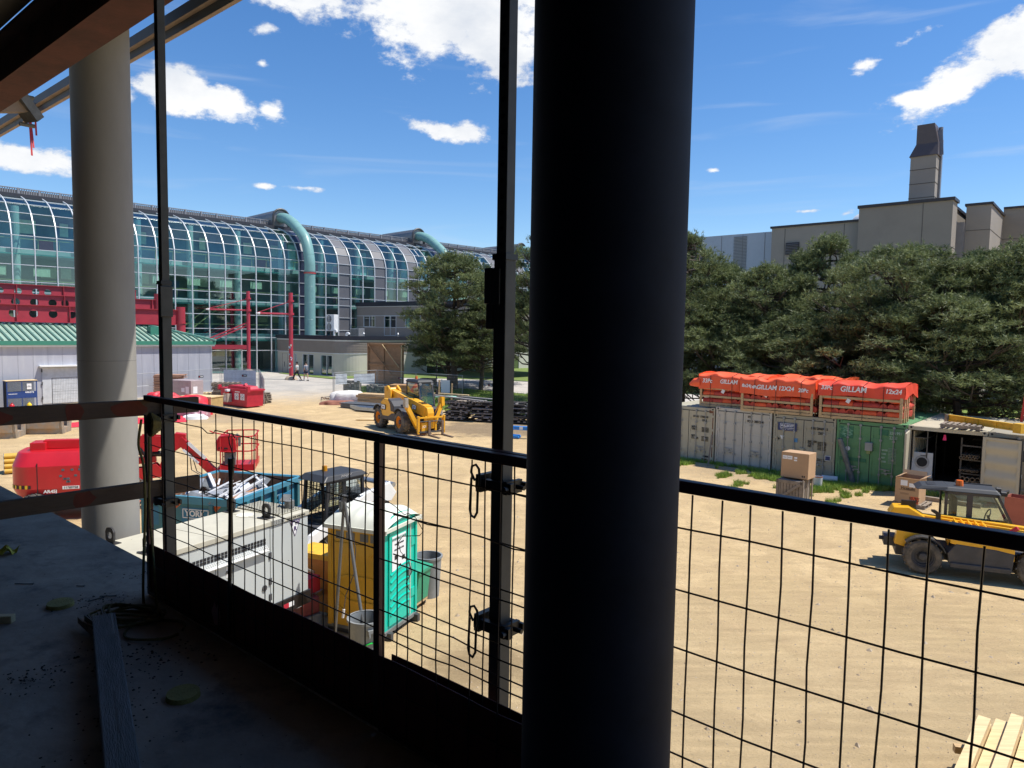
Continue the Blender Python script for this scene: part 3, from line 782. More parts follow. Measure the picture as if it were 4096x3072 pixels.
# ------------------------------------------------------------------ grey shed with green roof
shed = thing('metal_shed', 'long grey steel clad shed with pale green standing seam roof', 'shed', (-24.95, 58.8, 0), R(90 - 40.4))   # X runs away along the wall, corner at 0
M_shw = pm('shed_wall', (0.44, 0.45, 0.50), .5, .15, var=.08, scale=.7, stretch=(1, 1, .15), col2=(.52, .53, .56), th=(.5, .7), sc2=2.2)
M_shr = pm('shed_roof', (0.33, 0.46, 0.36), .45, .1, var=.06, scale=.5)
M_shg = pm('shed_green', (0.045, 0.22, 0.15), .5, var=.05)
m = MB(); m.box(-46, 0, 0, 0, 9, 4.15)
m.build('wall', M_shw, shed)
m = MB()
for k in range(52): m.box(-46 + k * .9, -.012, .05, -46 + k * .9 + .02, 0, 4.1)
m.build('wall_seam', pm('seam_grey', (.34, .35, .39), .5), shed)
m = MB(); m.box(-46.2, -.28, 4.2, .28, 9.2, 4.5); m.build('gutter', M_shg, shed)
m = MB(); m.box(-46.2, -.22, 4.08, .22, 9.1, 4.2); m.build('trim', M_white, shed)
E0 = 4.5
m = MB(); m.add([(-46.2, -.28, E0), (.28, -.28, E0), (.28, 9.2, E0), (-4.4, 4.5, 5.95), (-46.2, 4.5, 5.95), (-46.2, 9.2, E0)],
                [(0, 1, 3, 4), (1, 2, 3), (2, 5, 4, 3)])
m.build('roof', M_shr, shed)
m = MB(); x = -46.0
while x < .1:
    e = 4.5 if x < -4.4 else max(-.28, 4.5 * (-x) / 4.4)
    if x > -4.4: e = (0.28 - x) / 4.68 * 4.78 - .28
    e = min(e, 4.5)
    m.beam((x, -.28, E0 + .04), (x, e, E0 + .04 + 1.45 * (e + .28) / 4.78), .13, .09); x += .42
m.build('roof_seam', pm('seam_green', (.06, .15, .12), .5), shed)
m = MB(); m.beam((.28, -.28, E0 + .08), (-4.4, 4.5, 6.02), .38, .12); m.beam((.28, 9.2, E0 + .08), (-4.4, 4.5, 6.02), .38, .12)
m.build('hip_cap', pm('hip_green', (.16, .36, .28), .5), shed)
m = MB(); m.box(0.0, -.03, 0, .06, .04, 4.1); m.build('corner_trim', M_rib, shed)
dr = MB(); dr.box(-12.2, -.05, .1, -9.5, -.02, 2.62); d = dr.build('door', pm('door_white', (.56, .58, .60), .5), shed)
m = MB(); m.box(-12.4, -.4, 2.68, -9.3, -.0, 2.78); m.build('door_canopy', M_white, shed)
m = MB()
for z in (.4, 1.4, 2.3): m.box(-12.25, -.08, z, -12.18, -.05, z + .22)
m.build('hinge', M_chas, d)
for k, x in enumerate((-16.4, -3.9)):
    m = MB(); m.box(x - .4, 1.2, 4.9, x + .4, 1.9, 5.6); m.build('roof_pedestal', M_shg, shed)
m = MB()
for k in range(6):
    x = -46 + 3
for k in range(40): m.box(-23 + k * .06 * 8, 1.5, 4.95, -23 + k * .48 + .3, 1.56, 5.05)
m.build('snow_rail', M_pan2, shed)

# ------------------------------------------------------------------ red steel canopy frame over the shed
redf = thing('red_steel_frame', 'stack of long dark red cellular steel beams above the shed roof', 'steel frame', (-24.95, 58.8, 0), R(90 - 40.4))
def ibeam(mb, x0, x1, y, z0, z1, fl=.36, th=.05, holes=None):
    mb.box(x0, y - fl / 2, z0, x1, y + fl / 2, z0 + th); mb.box(x0, y - fl / 2, z1 - th, x1, y + fl / 2, z1)
    if not holes: mb.box(x0, y - .02, z0 + th, x1, y + .02, z1 - th); return
    # cellular web: plate pieces around round holes
    h = (z1 - z0) - 2 * th; zc = (z0 + z1) / 2; pitch_ = holes; r = h * .25
    x = x0
    while x < x1 - .01:
        xe = min(x + pitch_, x1); cx = (x + xe) / 2
        n = 20
        ring = [(cx + r * math.cos(2 * math.pi * k / n), zc + r * math.sin(2 * math.pi * k / n)) for k in range(n)]
        outer = []
        for k in range(n):
            a = 2 * math.pi * k / n; c, s_ = math.cos(a), math.sin(a)
            sc_ = min((xe - x) / 2 / max(abs(c), 1e-6), h / 2 / max(abs(s_), 1e-6))
            outer.append((cx + c * sc_, zc + s_ * sc_))
        for yy in (y - .02, y + .02):
            mb.add([(p[0], yy, p[1]) for p in ring] + [(p[0], yy, p[1]) for p in outer], [(k, (k + 1) % n, (k + 1) % n + n, k + n) for k in range(n)])
            for sx in (x, xe):
                for sz in (z0 + th, z1 - th):
                    nb = [p for p in outer if abs(p[0] - sx) < 1e-3 or abs(p[1] - sz) < 1e-3]
                    nb.sort(key=lambda p: abs(p[0] - sx) + abs(p[1] - sz)); nb = nb[:2]
                    if len(nb) == 2: mb.add([(sx, yy, sz), (nb[0][0], yy, nb[0][1]), (nb[1][0], yy, nb[1][1])], [(0, 1, 2)])
        mb.add([(p[0], y - .02, p[1]) for p in ring] + [(p[0], y + .02, p[1]) for p in ring], [(k, (k + 1) % n, (k + 1) % n + n, k + n) for k in range(n)])
        x = xe
def red_beam(y, z0, z1, x0, x1, hx1, st, rr_):
    m = MB(); ibeam(m, x0, hx1, y, z0, z1, holes=1.25); ibeam(m, hx1, x1, y, z0, z1)
    x = st
    while x < x1: m.box(x - .025, y - .17, z0 + .05, x + .025, y + .17, z1 - .05); x += 3.4
    return m.build('cellular_beam', M_red, redf)
red_beam(3.4, 5.78, 7.06, -46, -1.2, -8.0, -16.1, 0)
red_beam(7.6, 6.7, 7.98, -46, -1.2, -8.0, -15.1, 0)
red_beam(11.6, 7.75, 8.9, -46, -1.2, -8.0, -17.3, 0)
for y, zt in ((3.4, 7.3), (7.6, 8.5)):
    m = MB(); m.cyl((-.9, y, .3), (-.9, y, zt), .36, n=18); m.cyl((-.9, y, 5.9), (-.9, y, 5.98), .42, n=18)
    m.build('round_column', M_red, redf, smooth=True)
for y in (3.4, 7.6, 11.6):
    for x in (-16, -30):
        m = MB(); m.cyl((x, y, .3), (x, y, 5.9), .2, n=12); m.build('round_column', M_red, redf, smooth=True)

# ------------------------------------------------------------------ red masts by the entrance
M_mast = pm('mast_red', (0.44, 0.04, 0.065), .45, var=.08, scale=3, col2=(.62, .13, .15), th=(.6, .8))
M_foot = pm('mast_foot', (0.42, 0.33, 0.24), .85, var=.2, scale=4)
def mast(loc, top, label, arm, dirn, extra=None):
    t_ = thing('red_mast', label, 'mast', loc, 0, 'red tubular masts by the entrance')
    m = MB(); m.cyl((0, 0, .3), (0, 0, top), .19, n=18); m.build('pole', M_mast, t_, smooth=True)
    m = MB(); m.lathe([(.62, -.3), (.6, .12), (.42, .36), (.26, .42)], n=16); m.build('concrete_foot', M_foot, t_, smooth=40)
    d = Vector(dirn).normalized(); z = top - 2.0
    m = MB(); m.cyl(d * .2 + Vector((0, 0, z)), d * arm + Vector((0, 0, z)), .085, n=8); m.cyl(Vector((0, 0, z - .1)), Vector((0, 0, z + .1)), .3, n=14)
    m.cyl(Vector((0, 0, z + 1.15)), Vector((0, 0, z + 1.3)), .29, n=14); m.build('arm', M_mast, t_, smooth=True)
    m = MB(); m.cyl(d * (arm - .25) + Vector((0, 0, z)), d * (arm + .1) + Vector((0, 0, z)), .13, .06, n=8); m.build('arm_tip', M_white, t_)
    m = MB(); m.tube([d * arm + Vector((0, 0, z + .05)), Vector((0, 0, z + 1.2))], .035, 5); m.build('stay_rod', M_mast, t_)
    return t_
AD = (-.93, -.37, 0)
mast((-31.15, 79.0, .8), 8.9, 'farthest red mast, close to the glass entrance', 4.0, AD)
mast((-28.0, 75.4, .8), 8.7, 'middle red mast with a torn white poster, left of the low annex', 4.0, AD)
m3 = mast((-21.12, 67.75, .72), 8.3, 'nearest red mast, plastered with stickers beside the two walkers', 3.0, AD)
m = MB(); rq = random.Random(3)
for k in range(26):
    a = rq.uniform(2.6, 5.4); z = rq.uniform(1.1, 3.4); s = rq.uniform(.05, .16)
    c_ = (math.cos(a) * .25, math.sin(a) * .25, z); m.k = k % 3
    m.cbox(c_, (.01, s, s * rq.uniform(.7, 1.3)), a)
m.build('sticker', [M_paper, pm('sticker_blue', (.3, .42, .55), .6), pm('sticker_cream', (.7, .62, .4), .6)], m3)
gf = thing('gantry_beam', 'paired red channel beams with diagonal struts running from the masts behind the shed', 'beam', (-31.0, 71.5, 0), 0)
m = MB()
p_a, p_b = Vector((0, 0, 3.6)), Vector((2.9, 3.9, 3.6))
pa2, pb2 = Vector((-4.5, 3.0, 3.6)), Vector((-.3, 7.3, 3.6))
L_ = Vector((-6.2, -2.8, 0))
m.beam(p_b + L_, p_b, .3, .45); m.beam(pb2 + L_, pb2, .3, .45); m.beam(p_b, pb2, .25, .4)
m.build('channel', M_red, gf)
m = MB()
for q in (p_b, pb2):
    m.beam(q + L_ * .9 + Vector((0, 0, -.2)), q + Vector((0, 0, 2.6)), .12, .14); m.beam(q + L_ * .9 + Vector((0, 0, -.5)), q + Vector((0, 0, 2.3)), .12, .14)
m.build('strut', M_mast, gf)

# ------------------------------------------------------------------ concrete building on the right
CB = R(-40.5)
M_cb = pm('building_concrete', (0.265, 0.235, 0.20), .85, var=.07, scale=.5, bump=.15, col2=(.22, .195, .17), th=(.55, .8))
M_cb2 = pm('building_concrete_pale', (0.30, 0.27, 0.235), .85, var=.07, scale=.5, bump=.15)
M_cap = pm('roof_flashing', (0.035, 0.03, 0.035), .5)
M_joint = pm('joint_dark', (0.10, 0.09, 0.08), .8)
def atpix(u, depth):   # lateral position at a given depth
    return (u - 1106) / 1534 * depth
# main block corner seen at the right: shared plan corner P0, faces run back along -SA (left/away) and +SW
P0 = Vector((atpix(2037, 52), 52, 0))
cbld = thing('concrete_building', 'beige concrete institutional building with stepped blocks behind the pines', 'building', P0, CB)
m = MB(); m.box(-6.3, 0, -.5, 0, 1.75, 15.65); m.box(-6.3, 1.75, -.5, -.5, 12, 15.65); m.build('main_block', M_cb, cbld)
m = MB(); m.box(-6.4, -.12, 15.65, .12, 1.87, 15.87); m.box(-6.4, 1.87, 15.65, -.4, 12.1, 15.87); m.build('flashing', M_cap, cbld)
m = MB()
m.box(-1.92, -.015, 0, -1.88, 0, 15.6); m.box(-6.3, -.015, 12.3, 0, 0, 12.34); m.box(0, 0, 12.3, .015, 1.75, 12.34)
m.build('panel_joint', M_joint, cbld)
m = MB(); m.box(-13.4, .9, -.5, -6.3, 14, 14.8); m.build('low_block', M_cb2, cbld)
m = MB(); m.box(-13.52, .78, 14.8, -6.4, 14, 14.97); m.build('flashing', M_cap, cbld)
m = MB(); m.box(-12.3, .885, 0, -12.26, .9, 14.7); m.box(-7.6, .885, 0, -7.56, .9, 14.7); m.build('panel_joint', M_joint, cbld)
for x in (-12.15, -8.9):
    m = MB(); m.box(x, .8, 12.5, x + 1.1, .88, 13.5); v = m.build('vent_opening', M_cap, cbld)
    m = MB()
    for k in range(7): m.cbox((x + .55, .78, 12.58 + k * .13), (1.0, .1, .02), 0, 0, .6)
    m.build('louvre', M_hood, v)
m = MB(); m.box(-31, 2.2, -.5, -13.4, 14, 14.75); m.build('metal_clad_wing', pm('pale_blue_metal', (.40, .44, .50), .5, .2, var=.04), cbld)
m = MB()
for k in range(9): m.box(-30.5 + k * 2.0, 2.17, 0, -30.46 + k * 2.0, 2.2, 14.7)
for k in range(26): m.box(-17.3, 2.12, 11.2 + k * .13, -16.1, 2.2, 11.26 + k * .13)
m.build('wing_seam', M_hood, cbld)
m = MB(); m.lathe([(1.25, 0), (1.25, .5), (1.15, .8), (.9, 1.2), (.5, 1.42), (0, 1.5)], (-7.3, 6, 14.8), 18); m.build('roof_dome', M_white, cbld, smooth=True)
m = MB(); m.box(.1, 5, -.5, 1.72, 16, 15.9); m.build('stair_block', M_cb2, cbld)
m = MB(); m.box(.0, 4.88, 15.9, 1.84, 16, 16.08); m.build('flashing', M_cap, cbld)
m = MB(); m.box(-.5, 9, -.5, .1, 16, 16.1); m.box(1.72, 12, -.5, 30, 20, 16.5); m.build('rear_block', M_cb, cbld)
m = MB(); m.box(1.72, 11.88, 16.5, 30, 20, 16.66); m.build('flashing', M_cap, cbld)
m = MB()
for z in (12.2, 14.0): m.box(.1, 4.985, z, 1.72, 5.0, z + .04); m.box(1.72, 11.985, z, 30, 12, z + .04); m.box(1.72, 5, z, 1.735, 12, z + .04)
m.build('panel_joint', M_joint, cbld)
m = MB(); m.box(-.45, 4.2, 11.5, .12, 4.98, 14.6); m.box(6.5, 11.9, 12.6, 9, 11.99, 13.9); m.build('dark_opening', M_hood, cbld)
# chimney
x0, x1, y0, y1 = -3.75, -1.96, 4.0, 5.8
m = MB(); m.box(x0, y0, 15, x1, y1, 19.95); ch = m.build('chimney', M_cb2, cbld)
m = MB(); q = .28
m.add([(x0 - .1, y0 - .1, 19.95), (x1 + .1, y0 - .1, 19.95), (x1 + .1, y1 + .1, 19.95), (x0 - .1, y1 + .1, 19.95), (x0 + q, y0 + q, 20.95), (x1 + .02, y0 + q, 20.95), (x1 + .02, y1, 20.95), (x0 + q, y1, 20.95)],
      [(0, 1, 5, 4), (1, 2, 6, 5), (2, 3, 7, 6), (3, 0, 4, 7), (0, 3, 2, 1)])
m.box(x0 + q, y0 + q, 20.95, x1 - .3, y1, 22.45)
m.add([(x1 - .3, y0 + q, 20.95), (x1 + .02, y0 + q, 20.95), (x1 - .3, y0 + q, 22.4), (x1 - .3, y1, 22.4), (x1 + .02, y1, 20.95), (x1 - .3, y1, 20.95)], [(0, 1, 2), (3, 4, 5), (1, 4, 3, 2)])
m.build('chimney_cowl', pm('cowl_brown', (.10, .08, .08), .5, .2, var=.08), ch)
m = MB()
for z in (16.7, 17.8, 18.9): m.box(x0 - .02, y0 - .02, z, x1 + .02, y1 + .02, z + .05)
m.build('chimney_joint', M_joint, ch)
m = MB(); m.box(x1, y0 + 1.1, 15, x1 + .16, y0 + 1.5, 21.3); m.cyl((x1 - .05, y0 + 1.4, 21.2), (x1 - .05, y0 + 1.4, 22.3), .16, n=10)
m.beam((x1 + .1, y0 + .7, 20.0), (x1 - .1, y0 + 1.0, 22.0), .08, .5); m.build('flue', M_hood, ch)
# ------------------------------------------------------------------ pines
M_bark = pm('pine_bark', (0.085, 0.065, 0.05), .9, var=.3, scale=5, bump=.4)
def needle_mat(name, c1, c2):
    m = bpy.data.materials.new(name); m.use_nodes = True
    t = m.node_tree; bs = t.nodes['Principled BSDF']
    at = t.nodes.new('ShaderNodeAttribute'); at.attribute_name = 'tone'
    mx = t.nodes.new('ShaderNodeMixRGB'); t.links.new(at.outputs['Fac'], mx.inputs[0]); mx.inputs[1].default_value = (*c1, 1); mx.inputs[2].default_value = (*c2, 1)
    t.links.new(mx.outputs[0], bs.inputs['Base Color']); bs.inputs['Roughness'].default_value = .55
    bs.inputs['Specular IOR Level'].default_value = .4
    tl = t.nodes.new('ShaderNodeBsdfTranslucent'); t.links.new(mx.outputs[0], tl.inputs[0])
    ms = t.nodes.new('ShaderNodeMixShader'); ms.inputs[0].default_value = .3
    t.links.new(bs.outputs[0], ms.inputs[1]); t.links.new(tl.outputs[0], ms.inputs[2])
    t.links.new(ms.outputs[0], t.nodes['Material Output'].inputs[0])
    return m
M_needle = needle_mat('pine_needles', (.066, .092, .036), (.29, .335, .135))

def pine_mesh(seed, H, RAD, z0, flat, nclump, ntuft=56, needles=8, nl=.21, nw=.020):
    r = np.random.default_rng(seed); rd = random.Random(seed)
    trunk = MB(); P = []
    bx, by = rd.uniform(-.5, .5), rd.uniform(-.5, .5)
    for k in range(9):
        f = k / 8; P.append((bx * f * f + .1 * math.sin(3 * f + seed), by * f * f + .1 * math.cos(4 * f + seed), H * .93 * f))
    trunk.tube(P, [.24 - .2 * k / 8 for k in range(9)], 8)
    cen = []
    i = 0
    while i < nclump:
        f = rd.random() ** .8
        z = z0 + (H - z0) * f
        prof = (1 - f ** flat) ** .55 * (0.72 + .28 * min(1, f * 3.0))
        rr = RAD * prof * rd.uniform(.45, 1.05); a = rd.uniform(0, 2 * math.pi)
        tx, ty = bx * (z / H) ** 2, by * (z / H) ** 2
        c = Vector((tx + rr * math.cos(a), ty + rr * math.sin(a), z + .25 * rr / RAD))
        cen.append((c, .42 + .34 * rd.random() * (1 - .3 * f)))
        if i % 2 == 0:
            zb = max(z0 * .6, z - rr * rd.uniform(.25, .6)); f2 = zb / (H * .93); k = min(int(f2 * 8), 7); u = f2 * 8 - k
            s = Vector(P[k]).lerp(Vector(P[k + 1]), u); mid = s.lerp(c, .55) + Vector((rd.uniform(-.25, .25), rd.uniform(-.25, .25), -.2 - .1 * rr))
            trunk.tube([s, mid, c], [.075, .05, .015], 5)
            for q in range(3):
                e = c + Vector((rd.uniform(-.6, .6), rd.uniform(-.6, .6), rd.uniform(-.1, .4))); trunk.tube([mid.lerp(c, .4), e], [.025, .008], 4)
        i += 1
    V = []; T = []
    for c, s in cen:
        n = int(ntuft * (s / .6) ** 2)
        d = r.normal(size=(n, 3)); d /= np.linalg.norm(d, axis=1)[:, None]
        d[:, 2] = np.where(d[:, 2] < -.2, -d[:, 2] * .7, d[:, 2])
        rad = s * r.uniform(.45, 1.15, n)[:, None]
        pos = np.array(c) + d * rad * np.array([1.1, 1.1, 1.0])
        ax = d * .8 + np.array([0, 0, .65]) + r.normal(size=(n, 3)) * .25; ax /= np.linalg.norm(ax, axis=1)[:, None]
        nd = ax[:, None, :] * .55 + r.normal(size=(n, needles, 3)) * .55; nd /= np.linalg.norm(nd, axis=2)[..., None]
        L = nl * r.uniform(.7, 1.25, (n, needles, 1))
        base = pos[:, None, :] + ax[:, None, :] * r.uniform(-.08, .08, (n, needles, 1))
        sd_ = np.cross(nd, r.normal(size=(n, needles, 3))); sd_ /= np.linalg.norm(sd_, axis=2)[..., None] + 1e-9
        tri = np.stack([base - sd_ * nw, base + sd_ * nw, base + nd * L], 2)
        V.append(tri.reshape(-1, 3))
        tone = np.clip(r.normal(.42 + .22 * rd.uniform(-1, 1), .2, (n, 1)), 0, 1)
        T.append(np.repeat(np.broadcast_to(tone, (n, needles)).reshape(-1), 3))
    V = np.concatenate(V); T = np.concatenate(T)
    return trunk, V, T

PINES = {}
def pine(kind, loc, rz, label, group, sc=(1, 1, 1)):
    if kind not in PINES:
        args = {'a': (11, 11.6, 3.9, 2.2, 2.2, 175), 'b': (23, 10.6, 3.7, 1.9, 2.8, 175), 'c': (37, 11.0, 4.1, 2.6, 1.9, 170), 'u': (51, 11.0, 4.4, 5.2, 3.2, 130)}[kind]
        tr, V, T = pine_mesh(*args)
        root = thing('pine_tree', label, 'pine tree', loc, rz, group)
        tr.build('trunk', M_bark, root, smooth=True)
        c = tri_mesh('crown', V, M_needle, root)
        at = c.data.attributes.new('tone', 'FLOAT', 'POINT'); at.data.foreach_set('value', T.astype('f'))
        PINES[kind] = root; root.scale = sc
        return root
    r = dup(PINES[kind], loc, rz, label, group); r.scale = sc; return r
G1 = 'pines behind the shipping containers'
def pr_(u, p): 
    k = (u - 1106) / 1534; y = p / (.7604 + k * .6494); return (k * y, y, 0)
pine('a', pr_(1478, 40), 0, 'tall pine rising just right of the big dark column', G1, (1, 1, .98))
pine('b', pr_(1568, 42.5), 2.1, 'lower pine below the pale blue metal wing, second from the dark column', G1, (1, 1, .92))
pine('c', pr_(1668, 40), 4.0, 'pine in front of the dark vent opening of the concrete building', G1, (1, 1, .84))
pine('a', pr_(1782, 41.5), 1.2, 'pine peaking against the left corner of the tall concrete block', G1, (.9, .9, .93))
pine('u', pr_(1940, 39), .6, 'umbrella crowned pine with bare dark trunk showing above the green container', G1, (1, 1, .88))
pine('b', pr_(1990, 43), 3.3, 'pine crowding behind the umbrella crowned one under the chimney', G1, (1.1, 1.1, .88))
pine('c', pr_(2105, 40.5), 5.2, 'pine below the corner of the concrete stair block', G1, (1, 1, .86))
pine('a', pr_(2215, 39), 2.7, 'rightmost tall pine, cut by the right edge of the view', G1, (1.05, 1.05, .84))
pine('b', pr_(1720, 37.2), 5.0, 'low spreading pine right behind the largest orange tarp bundles', G1, (1.05, 1.05, .62))
pine('c', pr_(1860, 36.9), 1.0, 'low spreading pine with drooping boughs behind the green container', G1, (1, 1, .66))
pine('b', pr_(2075, 36.8), 2.2, 'low spreading pine hanging over the open container', G1, (1.1, 1.1, .68))
pine('c', pr_(1545, 38.6), 3.0, 'low spreading pine behind the first beige container', G1, (1, 1, .66))
G2 = 'pines on the lawn by the annex'
pine('c', (-5.6, 62.6, .7), 3.3, 'low bushy pine at the foot of the broad lawn pine', G2, (.95, .95, .55))
pine('a', (-2.6, 60.2, .7), 5.1, 'low pine boughs filling in right of the broad lawn pine trunk', G2, (.9, .9, .6))
pine('b', (-4.9, 60.9, .7), 1.0, 'broad pine standing in front of the annex, left of the steel post', G2, (1.3, 1.3, 1.06))
pine('c', (-1.3, 66.5, .7), 2.2, 'pine half hidden behind the broad lawn pine', G2, (1.0, 1.0, .85))
pine('a', (2.0, 54.5, .4), 4.1, 'pine seen between the steel post and the big dark column', G2, (1.05, 1.05, 1.07))
pine('b', (4.6, 50.5, .2), .4, 'pine mostly hidden behind the big dark column', G2)


# ------------------------------------------------------------------ shipping containers
CO = Vector((8.93, 30.83, 0))
def crow(s, p=0.0, z=0.0): return CO + SA * s + SW * p + Vector((0, 0, z))
CW, CH, CL = 2.438, 2.52, 6.06
def cont_mats(key, col, dirt):
    return pm('container_' + key, col, .55, .05, var=.07, scale=1.2, col2=dirt, th=(.56, .78), sc2=1.5, stretch=(1, 1, .5))
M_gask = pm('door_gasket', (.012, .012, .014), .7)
M_rodg = pm('lock_rod', (.30, .31, .31), .5, .4, var=.15)
M_rustp = pm('rust_patch', (.16, .06, .03), .85, var=.4, scale=8)
def leaf(mat, parent, x0, x1, rods, name='door', ribs=(.48, .98, 1.48, 1.98)):
    """one door leaf, front face at y=0, from x0 to x1, z .14..2.32"""
    m = MB(); z0, z1 = .14, 2.34
    m.box(x0, .0, z0, x0 + .07, .05, z1); m.box(x1 - .07, 0, z0, x1, .05, z1); m.box(x0 + .07, 0, z1 - .07, x1 - .07, .05, z1); m.box(x0 + .07, 0, z0, x1 - .07, .05, z0 + .07)
    zz = z0 + .07
    for r_ in list(ribs) + [None]:
        ze = (r_ - .06) if r_ else z1 - .07
        m.box(x0 + .07, .012, zz, x1 - .07, .05, ze)
        if r_: m.box(x0 + .07, .028, r_ - .06, x1 - .07, .05, r_ + .06); zz = r_ + .06
    d = m.build(name, mat, parent)
    for x in rods:
        q = MB(); q.cyl((x, -.035, .10), (x, -.035, 2.42), .017, n=8)
        for z in (.12, .55, 1.15, 1.85, 2.36): q.box(x - .045, -.05, z - .035, x + .045, .002, z + .035)
        hd = 1 if (x - x0) < (x1 - x0) / 2 else -1
        hz = .78 if hd > 0 else .66
        q.beam((x, -.05, hz), (x + hd * .36, -.045, hz - .03), .025, .035); q.box(x + hd * .2 - .04, -.06, hz - .09, x + hd * .2 + .04, 0, hz - .02)
        q.build('lock_rod', M_rodg, d)
    h = MB()
    for z in (.3, .85, 1.55, 2.15):
        xx = x0 if x0 < .6 else x1
        h.box(xx - .06, -.02, z - .05, xx + .06, .015, z + .05)
    h.build('hinge', mat, d)
    return d
def container(s, key, col, dirt, label, doors=True, sink=0.0, roof=None):
    c = thing('shipping_container', label, 'shipping container', crow(s, 0, -sink), SITE, 'row of twenty foot shipping containers')
    mt = cont_mats(key, col, dirt)
    m = MB()
    for x in (0, CW - .09): m.box(x, 0, .1, x + .09, .12, CH - .05); m.box(x, CL - .1, .1, x + .09, CL, CH - .05)
    m.box(.09, 0.01, CH - .15, CW - .09, .1, CH - .02); m.box(.09, .01, .02, CW - .09, .1, .14)
    for x in (0, CW - .08): m.box(x, .12, CH - .12, x + .08, CL - .1, CH - .02); m.box(x, .12, .02, x + .08, CL - .1, .14)
    m.box(0.09, CL - .04, .1, CW - .09, CL, CH - .05); m.box(.09, .1, .12, CW - .09, CL - .05, .16)
    # corrugated side walls and roof
    n = 40
    for x in (.02, CW - .05):
        m.grid(lambda u, v: (x + (.03 if int(u * n) % 4 in (0, 1) else 0), .12 + u * (CL - .2), .14 + v * (CH - .26)), n, 1)
    m.grid(lambda u, v: (.08 + u * (CW - .16), .1 + v * (CL - .2), CH - .04 + (.025 if int(v * 56 + .5) % 4 in (0, 1) else 0)), 1, 56)
    b = m.build('body', mt, c)
    for x in (0, CW):
        for y in (0, CL):
            for z in (.0, CH - .12):
                k = MB(); k.cbox((x + (.085 if x == 0 else -.085), y + (.08 if y == 0 else -.08), z + .06), (.18, .18, .125)); cc = k.build('corner_casting', mt, c)
                if y == 0: q = MB(); q.lathe([(.0, -.018), (.038, -.018), (.038, -.012)], (x + (.09 if x == 0 else -.09), 0, z + .06), 12, 'y'); q.build('casting_hole', M_gask, cc)
    if doors:
        g = MB(); g.box(.08, .06, .13, CW - .08, .1, 2.38); g.box(CW / 2 - .012, -.005, .14, CW / 2 + .012, .05, 2.34)
        g.box(.085, .0, .14, .1, .05, 2.36); g.box(CW - .1, 0, .14, CW - .085, .05, 2.36); g.box(.1, 0.0, 2.34, CW - .1, .05, 2.37)
        g.build('gasket', M_gask, c)
        leaf(mt, c, .1, CW / 2 - .012, (.42, .86)); leaf(mt, c, CW / 2 + .012, CW - .1, (CW - .86, CW - .42))
    return c, mt
def ctext(c, s, x, z, size, mat=M_ink, bold=.0045, align='LEFT', y=-.004, xs=.8):
    return text(s, size, mat, c, (x, y, z), (RX, 0, 0), align=align, bold=bold, xs=xs)
def small_lines(c, x, z, n, w, mat, h=.045, cols=2):
    m = MB(); r = random.Random(int(x * 100))
    for k in range(n):
        for j in range(cols):
            xx = x + j * w / cols
            while xx < x + (j + .8) * w / cols:
                m.box(xx, -.006, z - k * h - h * .35, xx + .012, .012, z - k * h + h * .3); xx += .026
    m.build('small_print', mat, c)

c1, _ = container(-2.50, 'beige_a', (.44, .41, .31), (.32, .27, .20), 'beige container numbered 176880 8, farthest left of the row, streaked with rust', sink=.08)
ctext(c1, 'OOLU  176880 8', 1.42, 2.1, .125); ctext(c1, '22G1', 1.86, 1.95, .125)
ctext(c1, 'MGW.\nTARE.', 1.36, 1.58, .12); ctext(c1, 'NET.\nCU.CAP.', 1.36, 1.18, .12)
small_lines(c1, 1.85, 1.62, 4, .36, M_ink, .055); small_lines(c1, 1.85, 1.22, 4, .36, M_ink, .055)
ctext(c1, 'OOCL', .16, 2.13, .22, pm('logo_red', (.55, .03, .03), .6), .006)
m = MB(); m.box(.3, -.003, 1.12, .62, .012, 1.4); m.build('patch', pm('tan_patch', (.5, .33, .18), .7), c1)
m = MB(); m.box(CW - .1, -.004, .2, CW - .055, 0.01, 2.4); m.box(CW - .25, -.003, 2.3, CW - .06, .01, 2.42); m.box(CW - .55, -.004, .2, CW - .3, 0.0, .26); m.build('rust_streak', M_rustp, c1)
m = MB(); m.box(1.95, -.006, .32, 2.2, 0, .4); m.build('label_plate', M_ink, c1)
c2, _ = container(0.0, 'white', (.50, .475, .415), (.42, .40, .37), 'off white container marked STS 3051254 with three long lock rods, second in the row')
ctext(c2, 'STS', 1.42, 2.2, .125); ctext(c2, 'FCIU  3051254', 1.40, 2.02, .14)
c3, _ = container(2.52, 'tan', (.36, .33, .25), (.29, .26, .20), 'tan container numbered 200699 5 with a navy company board, third in the row', sink=.07)
ctext(c3, 'SSIU 200699  5', 1.5, 2.05, .13); ctext(c3, '22G1', 1.78, 1.87, .13)
ctext(c3, 'MAX GR\nTARE\nNET', 1.4, 1.42, .115); small_lines(c3, 1.78, 1.52, 6, .36, M_ink, .06)
ctext(c3, 'CU CAP', 1.36, .82, .12); small_lines(c3, 1.78, .85, 2, .36, M_ink, .06)
m = MB(); m.box(.2, -.03, 1.86, .95, -.02, 2.18); bd = m.build('company_board', M_navy, c3)
m = MB()
for a in ((.28, 1.96, .87, 1.975), (.28, 2.135, .87, 2.15), (.28, 1.96, .295, 2.15), (.855, 1.96, .87, 2.15)): m.box(a[0], -.034, a[1], a[2], -.03, a[3])
m.build('board_frame', M_wink, bd); text('WILLSCOT', .125, M_wink, bd, (.575, -.034, 2.055), (RX, 0, 0), bold=.004, xs=.85); text('800.782.1500   WILLSCOT.CA', .042, M_wink, bd, (.575, -.034, 1.91), (RX, 0, 0))
m = MB(); m.prism([(.28, 1.64), (.46, 1.64), (.37, 1.47)], -.004, .012, 'y'); m.build('triangle_sticker', M_paper, c3)
